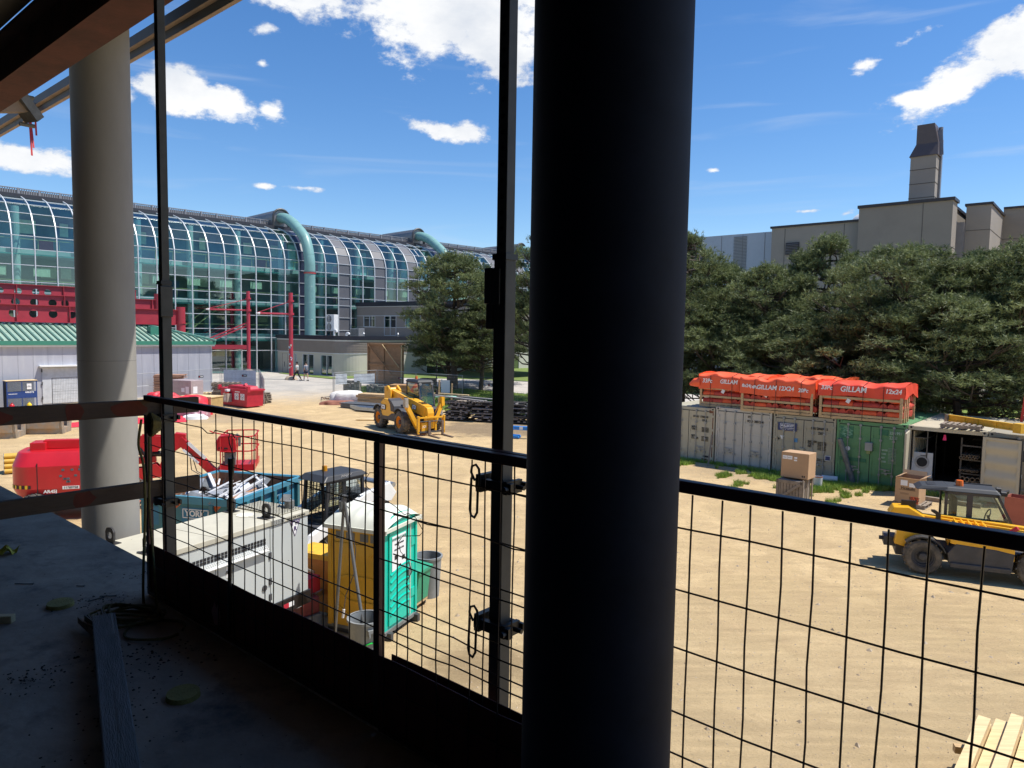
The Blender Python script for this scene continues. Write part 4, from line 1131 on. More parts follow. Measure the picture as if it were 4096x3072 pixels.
m = MB(); m.box(.86, -.004, 1.42, .99, .012, 1.58); m.build('blue_sticker', pm('sky_sticker', (.06, .25, .5), .5), c3)
m = MB(); m.box(.21, -.004, 1.46, .26, .012, 1.54); m.build('label_plate', M_gask, c3)
m = MB(); m.box(2.08, -.02, .82, 2.3, -.01, 1.02); p_ = m.build('round_sticker', M_paper, c3, bevel=.015); m = MB(); m.box(2.1, -.024, .84, 2.28, -.019, 1.0); m.build('sticker_face', M_navy, p_)
m = MB(); m.box(1.1, -.09, 1.05, 1.28, 0, 1.22); m.build('lock_box', cont_mats('tan', (1, 1, 1), (1, 1, 1)), c3, bevel=.01)
c4, _ = container(5.00, 'green', (.11, .27, .12), (.17, .33, .16), 'bright green container with a grey lock box and scraped off round logo', sink=.08)
m = MB(); m.box(.12, -.003, 1.82, .6, .012, 2.28); m.box(1.5, -.003, 2.05, 1.82, .012, 2.28); m.box(.14, -.002, .95, 1.1, .012, 1.08); m.build('repaint_patch', pm('dark_green_patch', (.035, .17, .085), .6, var=.15), c4)
m = MB(); rr = random.Random(4)
for k in range(46):
    a = rr.uniform(0, 6.28); r_ = .2 * math.sqrt(rr.random()); x, z = .37 + r_ * math.cos(a), 2.06 + r_ * math.sin(a)
    m.beam((x - .05, -.006, z), (x + .05, -.006, z + rr.uniform(-.02, .02)), .004, .009)
m.build('scraped_logo', pm('scraped_green', (.35, .62, .42), .6), c4)
M_gw = pm('faded_white', (.42, .56, .44), .7)
ctext(c4, '32019911', 1.86, 2.16, .15, M_gw); ctext(c4, '22G1', 1.86, 1.98, .16, M_gw)
ctext(c4, 'GROSS\n\nTARE\n\nNET\n\nCUBE', 1.62, 1.28, .085, M_gw); small_lines(c4, 1.86, 1.58, 11, .28, M_gw, .055)
m = MB(); m.lathe([(.085, -.008), (.085, .0)], (.43, 0, 1.42), 20, 'y'); m.build('round_sticker', M_paper, c4)
m = MB(); m.box(1.06, -.13, 1.42, 1.32, -.0, 1.74); m.build('lock_box', pm('box_grey', (.30, .31, .31), .5, .2), c4, bevel=.015); m = MB(); m.box(1.12, -.08, 1.3, 1.24, 0, 1.42); m.build('lock_bracket', pm('brass_green', (.25, .30, .12), .6), c4)

c5, mt5 = container(7.48, 'cream', (.50, .45, .33), (.42, .36, .25), 'open cream container full of pipes and shelves, doors swung wide', doors=False, sink=.08)
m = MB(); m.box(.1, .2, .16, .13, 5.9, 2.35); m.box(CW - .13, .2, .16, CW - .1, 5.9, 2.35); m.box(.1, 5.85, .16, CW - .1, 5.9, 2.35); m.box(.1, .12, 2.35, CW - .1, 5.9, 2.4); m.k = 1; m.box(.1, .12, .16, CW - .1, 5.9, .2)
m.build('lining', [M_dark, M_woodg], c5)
m = MB()
for x in np.arange(.1, CW - .1, .12): pass
for k in range(9): m.box(.13, .25 + k * .3, .2, .17, .4 + k * .3, 2.3)
m.build('inner_corrugation', mt5, c5)
# doors: left leaf folded back against nothing, standing straight out; right leaf swung outwards over its neighbour
dl = thing('tmp', 'x', 'x'); bpy.data.objects.remove(dl)
dL = bpy.data.objects.new('door_leaf', None); COL.objects.link(dL); dL.parent = c5; dL.location = (.02, -.02, 0); dL.rotation_euler = (0, 0, R(-84))
leaf(mt5, dL, 0.03, 1.16, (.35, .8), 'door_panel')
dR = bpy.data.objects.new('door_leaf', None); COL.objects.link(dR); dR.parent = c5; dR.location = (CW - .10, -.10, 0); dR.rotation_euler = (0, 0, R(-14))
m = MB(); m.box(.0, -.03, .14, .1, .03, 2.36); m.box(1.06, -.03, .14, 1.16, .03, 2.36); m.box(.1, -.03, 2.28, 1.06, .03, 2.36); m.box(.1, -.03, .14, 1.06, .03, .22)
m.grid(lambda u, v: (.1 + u * .96, -.005 + .022 * math.cos(v * 4 * 2 * math.pi), .22 + v * 2.06), 1, 48)
dp = m.build('door_panel', mt5, dR)
m = MB(); m.box(1.16, -.04, .13, 1.18, .05, 2.37); m.box(0, -.04, 2.36, 1.18, .04, 2.375); m.build('gasket', M_gask, dR)
c6, mt6 = container(9.96, 'sand', (.32, .29, .22), (.26, .23, .18), 'sand coloured container at the right edge with one door open', doors=False, sink=.08)
leaf(mt6, c6, .1, CW / 2, (.86, 1.15))
m = MB(); m.box(CW / 2, .3, .16, CW - .1, .35, 2.38); m.build('dark_interior', M_gask, c6)  # black sheet painted for the shade inside the open door
m = MB(); m.box(.86, -.02, 1.62, 1.08, -.01, 1.98); b_ = m.build('warning_sign', pm('sign_charcoal', (.04, .045, .06), .5), c6); text('!', .36, M_wink, b_, (.96, -.022, 1.8), (RX, 0, 0), bold=.008)
m = MB(); m.box(.88, -.02, 1.02, 1.0, -.01, 1.18); m.build('square_sticker', M_paper, c6)

# contents of the open container
def at5(x, y, z): return crow(7.48 + x, y, z - .08 + .2)
m = thing('pipe_rack', 'stack of steel pipes on racks inside the open container', 'pipe rack', at5(0, 0, 0), SITE)
q = MB()
for z in (.75, 1.25, 1.75):
    for x in (1.62, 2.25): q.box(x, .35, z - .05, x + .04, 4, z)
    q.box(1.62, .35, z - .05, 2.3, .4, z); q.box(1.62, 2.5, z - .05, 2.3, 2.55, z)
for x in (1.62, 2.25): q.box(x, .35, 0, x + .05, .4, 2.0)
q.build('rack', pm('rack_dark', (.09, .085, .08), .6, .3), m)
for zz, rr_, cnt in ((.42, .075, 5), (.85, .035, 8), (1.3, .045, 6)):
    for i in range(cnt):
        for j in range(2 if cnt < 8 else 1):
            x = 1.66 + i * rr_ * 2.05 + (rr_ if j else 0); z = zz + j * rr_ * 1.75
            if x > 2.2: continue
            q = MB(); y0 = .18 + .14 * ((i * 7 + j * 3) % 5) / 5
            q.lathe([(rr_, y0), (rr_, 3.5)], (x, 0, z), 12, 'y', cap=False); q.lathe([(rr_ * .8, y0 + .002), (rr_ * .8, y0 + .5)], (x, 0, z), 12, 'y', cap=False); q.add([(x + rr_ * c_ * k_, y0, z + rr_ * s_ * k_) for k_ in (.8, 1) for c_, s_ in [(math.cos(2 * math.pi * a / 12), math.sin(2 * math.pi * a / 12)) for a in range(12)]], [(a, (a + 1) % 12, (a + 1) % 12 + 12, a + 12) for a in range(12)])
            q.build('pipe', pm('pipe_end_steel', (.34, .27, .20), .5, .4, var=.2), m)
m = thing('wall_shelf', 'dark two tier shelf along the left wall of the open container', 'shelf', at5(0, 0, 0), SITE)
q = MB()
for z in (1.2, 1.85): q.box(.15, .3, z, .6, 4, z + .03)
for y in (.3, 2, 3.9): q.box(.56, y, 0, .6, y + .04, 2.2)
q.build('shelf_frame', pm('shelf_steel', (.11, .11, .11), .6, .3), m)
m = thing('dryer_front', 'pale grey panel with a round black port leaning inside the open container', 'dryer', at5(.12, .15, 0), SITE + R(8))
q = MB(); q.M = Matrix.Translation((.0, 0, .42)) @ Matrix.Rotation(R(-8), 4, 'X'); q.box(0, 0, 0, .68, .45, .92)
q.build('casing', pm('appliance_white', (.52, .54, .55), .4), m, bevel=.02)
q = MB(); q.M = Matrix.Translation((.0, 0, .42)) @ Matrix.Rotation(R(-8), 4, 'X'); q.lathe([(.16, -.015), (.23, -.015), (.24, .0)], (.34, 0, .56), 28, 'y', cap=False); q.build('ring', M_galv, m, smooth=True)
q = MB(); q.M = Matrix.Translation((.0, 0, .42)) @ Matrix.Rotation(R(-8), 4, 'X'); q.lathe([(.0, -.02), (.17, -.018)], (.34, 0, .56), 28, 'y')
for x in (.1, .4):
    for z in (.1, .16): q.box(x, -.005, z, x + .16, .0, z + .018)
q.build('port', M_gask, m)
q = MB(); q.M = Matrix.Identity(4); q.box(0, .0, 0, .7, .5, .42); q.build('base_crate', M_woodg, m)
m = MB(); m.prism([(-.03, .1), (.03, .1), (.06, -.1), (-.06, -.1)], 0, .02, 'y'); tag(m.build('pink_tag', pm('pink_plastic', (.75, .03, .18), .6), loc=at5(1.12, .3, 1.95), rz=SITE), 'small pink tag hanging in the dark container opening', 'tag')
m = MB(); m.cyl((0, 0, 0), (.05, 0, .5), .17, .12, n=12); tag(m.build('pipe_sack', pm('sack_cloth', (.22, .20, .18), .9, var=.2), loc=at5(1.62, .18, 0), smooth=True), 'grey cloth sack slumped under the pipes in the open container', 'sack')

# ------------------------------------------------------------------ orange tarp bundles in timber frames
M_tarp = [pm('tarp_orange', (.86, .115, .035), .5, var=.10, scale=1.5, bump=.5, bscale=5), pm('tarp_red_orange', (.80, .075, .035), .5, var=.10, scale=1.5, bump=.5, bscale=5)]
M_roll = pm('rolled_tarp', (.80, .12, .035), .6, var=.2, scale=4, bump=.6, bscale=9)
M_rolld = pm('rolled_tarp_red', (.50, .06, .035), .65, var=.3, scale=5, bump=.6, bscale=9)
M_strap = pm('strap_black', (.01, .01, .015), .5)
def bundle(s, p, L, D, label, tm, words, front=True, ztop=1.34, cover=.62, straps=(.25, .55, .8)):
    t_ = thing('tarp_bundle', label, 'tarp bundle', crow(s, p, CH - .06), SITE, 'orange tarp bundles stacked on the container roofs')
    f = MB(); z0 = .12
    for y in (0, D - .05):
        for z in (z0, .42 if front else .4, .78): f.box(0, y - .02, z, L, y + .02, z + .09)
        f.box(0, y - .05, 0, L, y + .03, .1)
    for x in (0, L - .1):
        for y in (0, D - .05): f.box(x, y - .045, 0, x + .1, y + .0, .95 if tm else .9)
    for y in (.3, .6, .9):
        if y < D: f.box(L - .03, y, 0, L + .01, y + .07, .95)
    for x in np.arange(.2, L, .5): f.box(x, 0, .1, x + .09, D, .13)
    f.build('timber_frame', M_wood, t_)
    rr = random.Random(int(s * 10)); r_ = MB()
    for row_ in range(3):
        z = .27 + row_ * .29; x = .12
        while x < L - .25:
            w = rr.uniform(.34, .62); w = min(w, L - .1 - x); rad = .145 * rr.uniform(.9, 1.04)
            if rr.random() < .6:
                for yy, dr_ in ((rad + .02, 1), (D - rad - .08, 1)):
                    r_.k = 0 if rr.random() < .6 else 1
                    r_.cyl((x + .01, yy, z + rr.uniform(-.015, .015)), (x + w - .01, yy, z + rr.uniform(-.015, .015)), rad, rad * rr.uniform(.92, 1), n=12)
            else:
                r_.k = 1
                for q_ in range(int(w / .25) + 1):
                    xx = x + .12 + q_ * .26
                    for k in range(4): r_.cyl((xx, .04 + k * .012, z), (xx, D - .08, z), .13 - k * .03, n=10)
            x += w
    # right end rolls
    for row_ in range(3):
        for yy in np.arange(.2, D - .1, .28): r_.k = (row_ + int(yy * 7)) % 2; r_.cyl((L - .5, yy, .27 + row_ * .29), (L - .06, yy, .27 + row_ * .29 + rr.uniform(-.02, .02)), .13, n=10)
    r_.build('rolls', [M_roll, M_rolld], t_, smooth=50)
    # tarp cover draped over top
    c = MB(); nx, ny = 40, 16
    def top(u, v):
        x = -.06 + u * (L + .12)
        a = .34 if v < .3 or v > .7 else 1
        sag = .05 * math.sin(u * 11 + s) + .03 * math.sin(u * 23 + v * 9) - .04 * abs(math.sin(u * math.pi * (len(straps) + 1)))
        if v < .28: k = v / .28; zb = ztop - cover * (1 - k) ; return (x, -.055 - .02 * math.sin(u * 37) * (1 - k), zb + sag * k * .5 + .03 * math.sin(u * 9 + s) * (1 - k))
        if v > .72: k = (1 - v) / .28; zb = ztop - cover * (1 - k); return (x, D + .02, zb + sag * k * .5)
        k = (v - .28) / .44; return (x, -.055 + k * (D + .07), ztop + .09 * math.sin(k * math.pi) + sag * .8)
    c.grid(top, nx, 24)
    def side(xe, w):
        def g(u, v): 
            k = u; y = -.055 + k * (D + .075); zt = ztop + .09 * math.sin(max(0, min(1, k)) * math.pi) + .02
            return (xe + w * (.02 * math.sin(u * 15 + v * 3)), y, zt - (1 - v) * cover * (1 + .15 * math.sin(u * 8)))
        return g
    c.grid(side(L + .06, 1), 14, 5); c.grid(side(-.06, -1), 14, 5)
    c.build('tarp_cover', tm and M_tarp[1] or M_tarp[0], t_, smooth=50)
    st = MB()
    for u in straps:
        x = L * u; st.tube([(x, -.085, .02), (x, -.085, ztop - .03), (x, D * .3, ztop + .1), (x, D * .7, ztop + .1), (x, D + .05, ztop - .02), (x, D + .05, .02)], .011, 5)
    st.build('strap', M_strap, t_)
    for (w, u, zz, size, und) in words:
        text(w, size * 1.12, M_wink, t_, (L * u, -.095, ztop - zz), (RX, 0, 0), 'spray_lettering', bold=.007, xs=.95, shear=.12)
    m = MB()
    for u in ((.36,) if front else ()):
        m.cbox((L * u, -.03, .72), (.14, .01, .16), 0, .5)
    if m.v: m.build('paper_label', M_paper, t_)
    return t_
bundle(-.95, .35, 3.0, 1.9, 'leftmost orange tarp bundle, marked in faint white spray, over the white container', 0, [('33Pc', .12, .27, .22, 0), ('GILLAM', .45, .27, .22, 0)], straps=(.17, .5, .8), ztop=1.42)
bundle(1.10, -.0, 2.96, 1.5, 'front orange tarp bundle sprayed 8X24 and 12X24 over the tan container', 0, [('8x24', .075, .30, .17, 0), ('14Pc', .185, .34, .16, 0), ('GILLAM', .37, .33, .23, 0), ('12X24', .64, .33, .22, 0), ('20Pc', .87, .36, .19, 0)], straps=(.2, .5, .84), cover=.66, ztop=1.37)
bundle(4.30, -.0, 2.96, 2.1, 'red orange tarp bundle sprayed 33Pc GILLAM on top of the green container', 1, [('33Pc', .09, .17, .20, 0), ('GILLAM', .42, .19, .26, 0), ('12x24', .89, .19, .21, 0)], straps=(.16, .54, .78), cover=.46, ztop=1.36)
bundle(2.0, 2.3, 2.6, 2.0, 'rear orange tarp bundle seen between the two front ones', 0, [], ztop=1.38)
m = MB(); m.tube([(0, 0, 0), (-.25, -.05, -.02), (-.5, -.05, -.12)], [.24, .2, .06], 10); tag(m.build('loose_tarp', M_tarp[0], loc=crow(-.98, .45, CH + 1.0), rz=SITE, smooth=True), 'loose orange tarp end with pale tip sticking out at the far left of the bundles', 'tarp')

# roof of the open container: pallet, yellow spreader beam, ladder
def pallet(name, label, loc, rz, mat=M_woodg, L=1.2, W=1.0, group=None):
    t_ = thing(name, label, 'pallet', loc, rz, group)
    m = MB()
    for k in range(7): m.box(k * L / 6.6, 0, .11, k * L / 6.6 + .10, W, .13)
    m.build('deck_boards', mat, t_)
    m = MB()
    for y in (0, W / 2 - .05, W - .09): m.box(0, y, .02, L, y + .09, .11)
    for x in (0, L / 2, L - .1): m.box(x, 0, 0, x + .1, W, .02)
    m.build('bearers', mat, t_); return t_
pallet('pallet', 'weathered pallet lying on the cream container roof', crow(8.5, -.1, CH - .04), SITE, M_woodg)
t_ = thing('spreader_beam', 'long yellow steel beam with square end plates across the container roofs', 'steel beam', crow(8.45, 1.55, CH), SITE + R(-37))
m = MB(); m.box(.1, -.06, .05, 2.85, .06, .09); m.box(.1, -.06, .25, 2.85, .06, .29); m.box(.1, -.02, .09, 2.85, .02, .25)
for x in (.8, 1.35, 2.1): m.box(x, -.06, .09, x + .03, .06, .25)
m.build('beam', M_yold, t_)
m = MB(); m.box(2.85, -.14, 0, 3.15, .14, .32); m.build('end_block', M_yold, t_); m = MB(); m.box(0, -.13, 0, .1, .13, .3); m.build('end_block', M_woodg, t_)
t_ = thing('step_ladder', 'red sided step ladder standing behind the containers at the right edge', 'ladder', crow(10.5, 4.2, CH - .04), SITE + R(-10))
m = MB(); m.beam((0, 0, 0), (.1, .05, 1.45), .03, .09); m.beam((.62, 0, 0), (.52, .05, 1.45), .03, .09); m.build('side_rail', pm('ladder_red', (.6, .03, .02), .4), t_)
m = MB()
for k in range(4): m.box(.06, -.03, .25 + k * .3, .56, .09, .28 + k * .3)
m.build('step', M_galv, t_); m = MB(); m.box(.06, -.03, 1.43, .56, .16, 1.5); m.box(.05, .03, .55, .6, .05, 1.1); m.build('top_cap', M_galv, t_)

# ------------------------------------------------------------------ boxes and bits in front of the containers
def cardboard(t_, L, D, H, flaps=False):
    m = MB()
    if flaps:
        w = .012
        m.box(0, 0, 0, L, w, H); m.box(0, D - w, 0, L, D, H); m.box(0, w, 0, w, D - w, H); m.box(L - w, w, 0, L, D - w, H); m.box(w, w, 0, L - w, D - w, w)
        m.add([(0, 0, H), (L, 0, H), (L, -.02, H + .0), (0, -.02, H)], [(0, 1, 2, 3)])
        m.build('box_wall', M_card, t_)
        m = MB(); m.add([(L, 0, H), (L, D, H), (L + .13, D, H + .06), (L + .13, 0, H + .06)], [(0, 1, 2, 3)]); m.add([(0, D, H), (L, D, H), (L, D + .06, H + .14), (0, D + .06, H + .14)], [(0, 1, 2, 3)])
        m.add([(0, 0, H), (0, D, H), (.12, D, H + .05), (.12, 0, H + .05)], [(0, 1, 2, 3)])
        m.build('flap', M_card, t_, solid=.01)
    else:
        m.box(0, 0, 0, L, D, H); m.build('box_wall', M_card, t_, bevel=.012)
# the tall box is tipped on top of the timber crate
t_ = thing('timber_crate', 'weathered slatted timber crate under the cardboard box on the grass', 'crate', crow(4.62, -5.25, 0), SITE)
m = MB(); m.box(.03, .03, .06, .82, .95, .80)
for k in range(8): m.box(.05 + k * .1, .0, .06, .135 + k * .1, .03, .76)
m.build('crate_boards', M_woodg, t_)
m = MB(); m.beam((.06, -.015, .12), (.8, -.015, .72), .03, .09); m.box(0, -.02, .02, .86, .03, .1); m.box(0, -.02, .70, .86, .03, .80); m.box(0, -.02, .02, .08, .03, .80); m.box(.78, -.02, .02, .86, .03, .80)
m.box(.86, .0, .1, .9, .06, .85); m.box(.86, .9, .0, .9, .96, 1.0); m.box(.86, .45, .1, .89, .52, .8); m.box(.0, .9, .8, .86, .95, .88); m.build('crate_frame', M_woodg, t_)
t_ = thing('cardboard_box', 'large brown cardboard box with white labels sitting on the timber crate', 'cardboard box', crow(4.68, -5.05, .86), SITE + R(1))
m = MB(); m.M = Matrix.Rotation(R(-2), 4, 'X'); m.box(0, 0, 0, .9, .8, .86); m.build('box_wall', M_card, t_, bevel=.012)
m = MB(); m.M = Matrix.Rotation(R(-2), 4, 'X'); m.box(.04, -.004, .62, .19, 0, .74); m.box(.2, -.004, .62, .36, 0, .74); m.box(.42, -.004, .66, .52, 0, .72); m.box(.42, -.004, .58, .52, 0, .63); m.build('paper_label', M_paper, t_)
m = MB(); m.M = Matrix.Rotation(R(-2), 4, 'X'); m.box(.7, -.003, .06, .74, 0, .12); m.box(.76, -.003, .06, .8, 0, .12); m.box(.06, -.006, .67, .16, -.003, .68); m.box(.22, -.006, .67, .33, -.003, .68); m.build('printed_mark', M_ink, t_)
pallet('pallet', 'small pallet under the open cardboard box beside the loader', (12.93, 23.7, 0), R(-44), M_woodg, .98, .9)
t_ = thing('open_cardboard_box', 'open topped cardboard box with DO NOT DOUBLE STACK label on a pallet', 'cardboard box', (12.98, 23.66, .135), R(-44))
cardboard(t_, .72, .84, .84, True)
m = MB(); m.box(.16, -.004, .58, .37, 0, .76); m.box(.42, -.004, .55, .6, 0, .68); m.box(.724, .06, .56, .728, .34, .68); m.build('paper_label', M_paper, t_)
text('Victaulic', .13, M_ink, t_, (.38, -.006, .49), (RX, 0, 0), bold=.002, shear=.2)
m = MB(); m.box(.12, -.004, .43, .62, 0, .438); m.box(.16, -.004, .32, .42, 0, .326); m.box(.16, -.004, .29, .42, 0, .296); m.build('printed_mark', M_ink, t_)
m = MB(); m.box(.48, -.006, .02, .72, 0, .24); b_ = m.build('warning_label', pm('label_orange', (.85, .13, .04), .5), t_)
text('DO NOT\nDOUBLE\nSTACK', .075, M_ink, b_, (.6, -.009, .13), (RX, 0, 0), bold=.003)
def drum(name, label, loc, lie=0, r=.16, h=.42):
    t_ = thing(name, label, 'bucket', loc, 0); m = MB()
    if lie: m.M = Matrix.Translation((0, 0, r)) @ Matrix.Rotation(R(lie), 4, 'Z') @ Matrix.Rotation(R(90), 4, 'Y')
    m.lathe([(r * .93, 0), (r, h), (r * .95, h), (r * .88, .02)], n=18, cap=False); m.build('shell', pm('dirty_white_plastic', (.62, .62, .60), .5, var=.1, col2=(.4, .37, .33), th=(.55, .75)), t_, smooth=40)
    m2 = MB(); m2.M = m.M; m2.lathe([(r * 1.02, h - .03), (r * 1.02, h + .005), (r * .96, h + .005)], n=18, cap=False); m2.build('rim', pm('rim_rust', (.35, .12, .08), .7), t_, smooth=40)
    return t_
drum('paint_bucket', 'upright dented white bucket in the grass right of the timber crate', (11.52, 26.3, 0))
drum('paint_bucket', 'white bucket lying on its side in the grass before the green container', (12.62, 27.1, 0), lie=158, r=.14, h=.6)
m = MB(); m.cyl((0, 0, .02), (-.55, .12, 1.72), .10, n=16); m.cyl((-.3, .06, .85), (-.31, .065, .88), .105, n=16)
tag(m.build('leaning_duct', M_galvd, loc=(13.25, 27.12, 0), smooth=40), 'round galvanised duct leaning on the green container door', 'duct')
m = MB(); m.beam((0, 0, 0), (.22, .35, 1.28), .12, .04, (1, 0, 0)); tag(m.build('leaning_board', M_woodg, loc=(8.55, 30.45, 0)), 'single weathered board leaning against the first beige container', 'board')
m = MB(); m.box(0, 0, 0, 1.9, .14, .14); tag(m.build('timber_bearer', M_woodg, loc=crow(8.1, -1.3, 0), rz=SITE), 'timber bearer lying on the sand before the open container', 'timber')
t_ = thing('red_brown_box', 'red brown open carton standing behind the loader cab at the right edge', 'cardboard box', (14.75, 20.9, 0), R(-50))
m = MB(); w = .015; L_, D_, H_ = .62, .6, .98
m.box(0, 0, .12, L_, w, H_); m.box(0, D_ - w, .12, L_, D_, H_); m.box(0, w, .12, w, D_ - w, H_); m.box(L_ - w, w, .12, L_, D_ - w, H_ - .1)
m.build('box_wall', pm('red_carton', (.42, .12, .07), .7, var=.1), t_)
m = MB(); m.box(-.05, -.05, 0, L_ + .05, D_ + .05, .12); m.build('base_pallet', M_woodg, t_)
m = MB(); m.add([(L_, 0, H_), (L_, D_, H_), (L_ + .16, D_ * .8, H_ + .1), (L_ + .16, .1, H_ + .1)], [(0, 1, 2, 3)]); m.build('flap', pm('carton_inside', (.55, .28, .16), .8), t_, solid=.01)
m = MB(); m.box(L_, .3, .6, L_ + .005, .5, .8); m.build('paper_label', M_paper, t_)

# lumber stack in the near right corner
t_ = thing('lumber_stack', 'stack of pale construction timber with staggered ends in the near right corner', 'lumber stack', (6.3, 9.0, 0), 0)
dv = Vector((-.665, -.747, 0)); sv_ = Vector((.747, -.665, 0))
rr = random.Random(9); lev = 0
for lev in range(6):
    for k in range(8):
        off = sv_ * (k * .155) + Vector((0, 0, .1 + lev * .115)); st = rr.uniform(-.25, .15) + (-.35 if (lev == 5 and k % 2) else 0)
        if lev == 5 and k in (1, 3, 6): continue
        m = MB(); m.beam(off - dv * (st + .1), off + dv * 4.6, .135, .1); m.build('timber', M_woodp, t_)
for q in (1.0, 3.2):
    m = MB(); m.beam(dv * q - sv_ * .6 + Vector((0, 0, .04)), dv * q + sv_ * 1.4 + Vector((0, 0, .04)), .1, .09); m.build('bearer', M_woodp, t_)
m = MB(); m.beam((0, 0, .0), (.95, -.25, -.02), .09, .09); tag(m.build('loose_timber', M_wood, loc=(5.72, 8.72, .40)), 'short timber sticking out sideways from under the near lumber stack', 'timber')
# ------------------------------------------------------------------ machines
def wheel(parent, loc, r, w, side, rim_mat, lugs=18, rim=.55, name='wheel'):
    """wheel with axle along local Y; side = +1 outer face to +Y, -1 to -Y"""
    t_ = MB(); x, y, z = loc
    t_.lathe([(r * rim, -w / 2), (r * .86, -w / 2), (r * .96, -w * .38), (r * .98, 0), (r * .96, w * .38), (r * .86, w / 2), (r * rim, w / 2)], (x, y, z), 30, 'y', cap=False)
    for k in range(lugs):
        a = 2 * math.pi * k / lugs
        for sgn in (-1, 1):
            aa = a + (math.pi / lugs if sgn > 0 else 0)
            c0 = Vector((x + math.cos(aa) * r * .985, y + sgn * w * .46, z + math.sin(aa) * r * .985)); a2 = aa + 1.9 / lugs * 1.4
            c1 = Vector((x + math.cos(a2) * r * .985, y, z + math.sin(a2) * r * .985))
            t_.beam(c0, c1, r * .09, r * .075, (math.cos(aa), 0, math.sin(aa)))
    ty = t_.build('tyre', M_tyre, None, smooth=35)
    m = MB(); s = side
    m.lathe([(r * rim, s * w * .44), (r * (rim - .07), s * w * .44), (r * (rim - .1), s * w * .30), (r * (rim - .16), s * w * .30), (r * (rim - .2), s * w * .14), (r * .26, s * w * .10), (r * .22, s * w * .22), (0.001, s * w * .22)], (x, y, z), 26, 'y', cap=False)
    for k in range(8):
        a = 2 * math.pi * k / 8; m.cyl((x + math.cos(a) * r * .31, y + s * w * .10, z + math.sin(a) * r * .31), (x + math.cos(a) * r * .31, y + s * w * .17, z + math.sin(a) * r * .31), r * .03, n=6)
    rimo = m.build('rim', rim_mat, None, smooth=40)
    h = MB(); h.lathe([(r * .2, s * w * .2), (r * .2, s * w * .36), (r * .1, s * w * .4), (0.001, s * w * .4)], (x, y, z), 16, 'y'); hub = h.build('hub', M_chas, None, smooth=40)
    e = bpy.data.objects.new(name, None); COL.objects.link(e); e.parent = parent
    for o in (ty, rimo, hub): o.parent = e
    return e

def fender(mb, x, y0, y1, z, r, a0, a1, n=8, th=.03):
    pts = [(x + r * math.cos(R(a0 + (a1 - a0) * k / n)), z + r * math.sin(R(a0 + (a1 - a0) * k / n))) for k in range(n + 1)]
    inn = [(x + (r - th) * math.cos(R(a0 + (a1 - a0) * k / n)), z + (r - th) * math.sin(R(a0 + (a1 - a0) * k / n))) for k in range(n + 1)]
    for a, b, c, d in zip(pts[:-1], pts[1:], inn[1:], inn[:-1]): mb.prism([a, b, c, d], y0, y1, 'y')

# ---- large telehandler in the middle of the yard
TH = thing('telehandler', 'large yellow telehandler with orange rims and pallet forks parked before the dark timber pile', 'telehandler', (-5.95, 40.3, 0), R(-55))
wr = .62
for x in (-1.35, 1.35):
    for y, s in ((-.98, -1), (.98, 1)): wheel(TH, (x, y, wr), wr, .46, s, M_org)
m = MB(); m.box(-2.0, -.38, .55, 2.1, .38, .98); m.box(-1.5, -.8, .5, -1.2, .8, .74); m.box(1.2, -.8, .5, 1.5, .8, .74); m.box(-.7, -.9, .5, .7, -.38, .62); m.build('chassis', M_chas, TH, bevel=.02)
m = MB()
m.prism([(-1.0, .66), (.62, .66), (.74, 1.0), (.66, 1.36), (.35, 1.62), (-.1, 1.76), (-.62, 1.76), (-.98, 1.58), (-1.08, 1.2)], -1.18, -.42, 'y')
m.build('engine_cover', M_yel, TH, bevel=.06)
m = MB(); m.prism([(-.80, .60), (.80, .60), (.88, 1.05), (.45, 1.02), (.0, .82), (-.78, .80)], -1.20, -.5, 'y'); m.prism([(.30, 1.12), (.78, 1.1), (.72, 1.44), (.34, 1.70), (-.06, 1.82), (-.02, 1.7), (.2, 1.5)], -1.19, -.40, 'y'); m.build('engine_trim', M_chas, TH, bevel=.03)
m = MB()
fender(m, -1.35, -1.22, -.72, wr, .76, 40, 150); fender(m, 1.35, -1.22, -.72, wr, .76, 30, 140); fender(m, -1.35, .72, 1.22, wr, .76, 30, 150); fender(m, 1.35, .72, 1.22, wr, .76, 30, 140)
m.build('mudguard', M_chas, TH)
def brand(parent, loc, rot, size, s='JCB', mat_bg=M_ink):
    m = MB(); m.box(-size * 1.05, -size * .48, -.003, size * 1.05, size * .48, 0); b = m.build('badge', mat_bg, parent); b.location = loc; b.rotation_euler = rot
    text(s, size, M_wink, b, (0, 0, .002), (0, 0, 0), bold=.012 * size / .2, depth=.001)
    return b
brand(TH, (-.62, -1.205, 1.28), (RX, R(0), 0), .30)
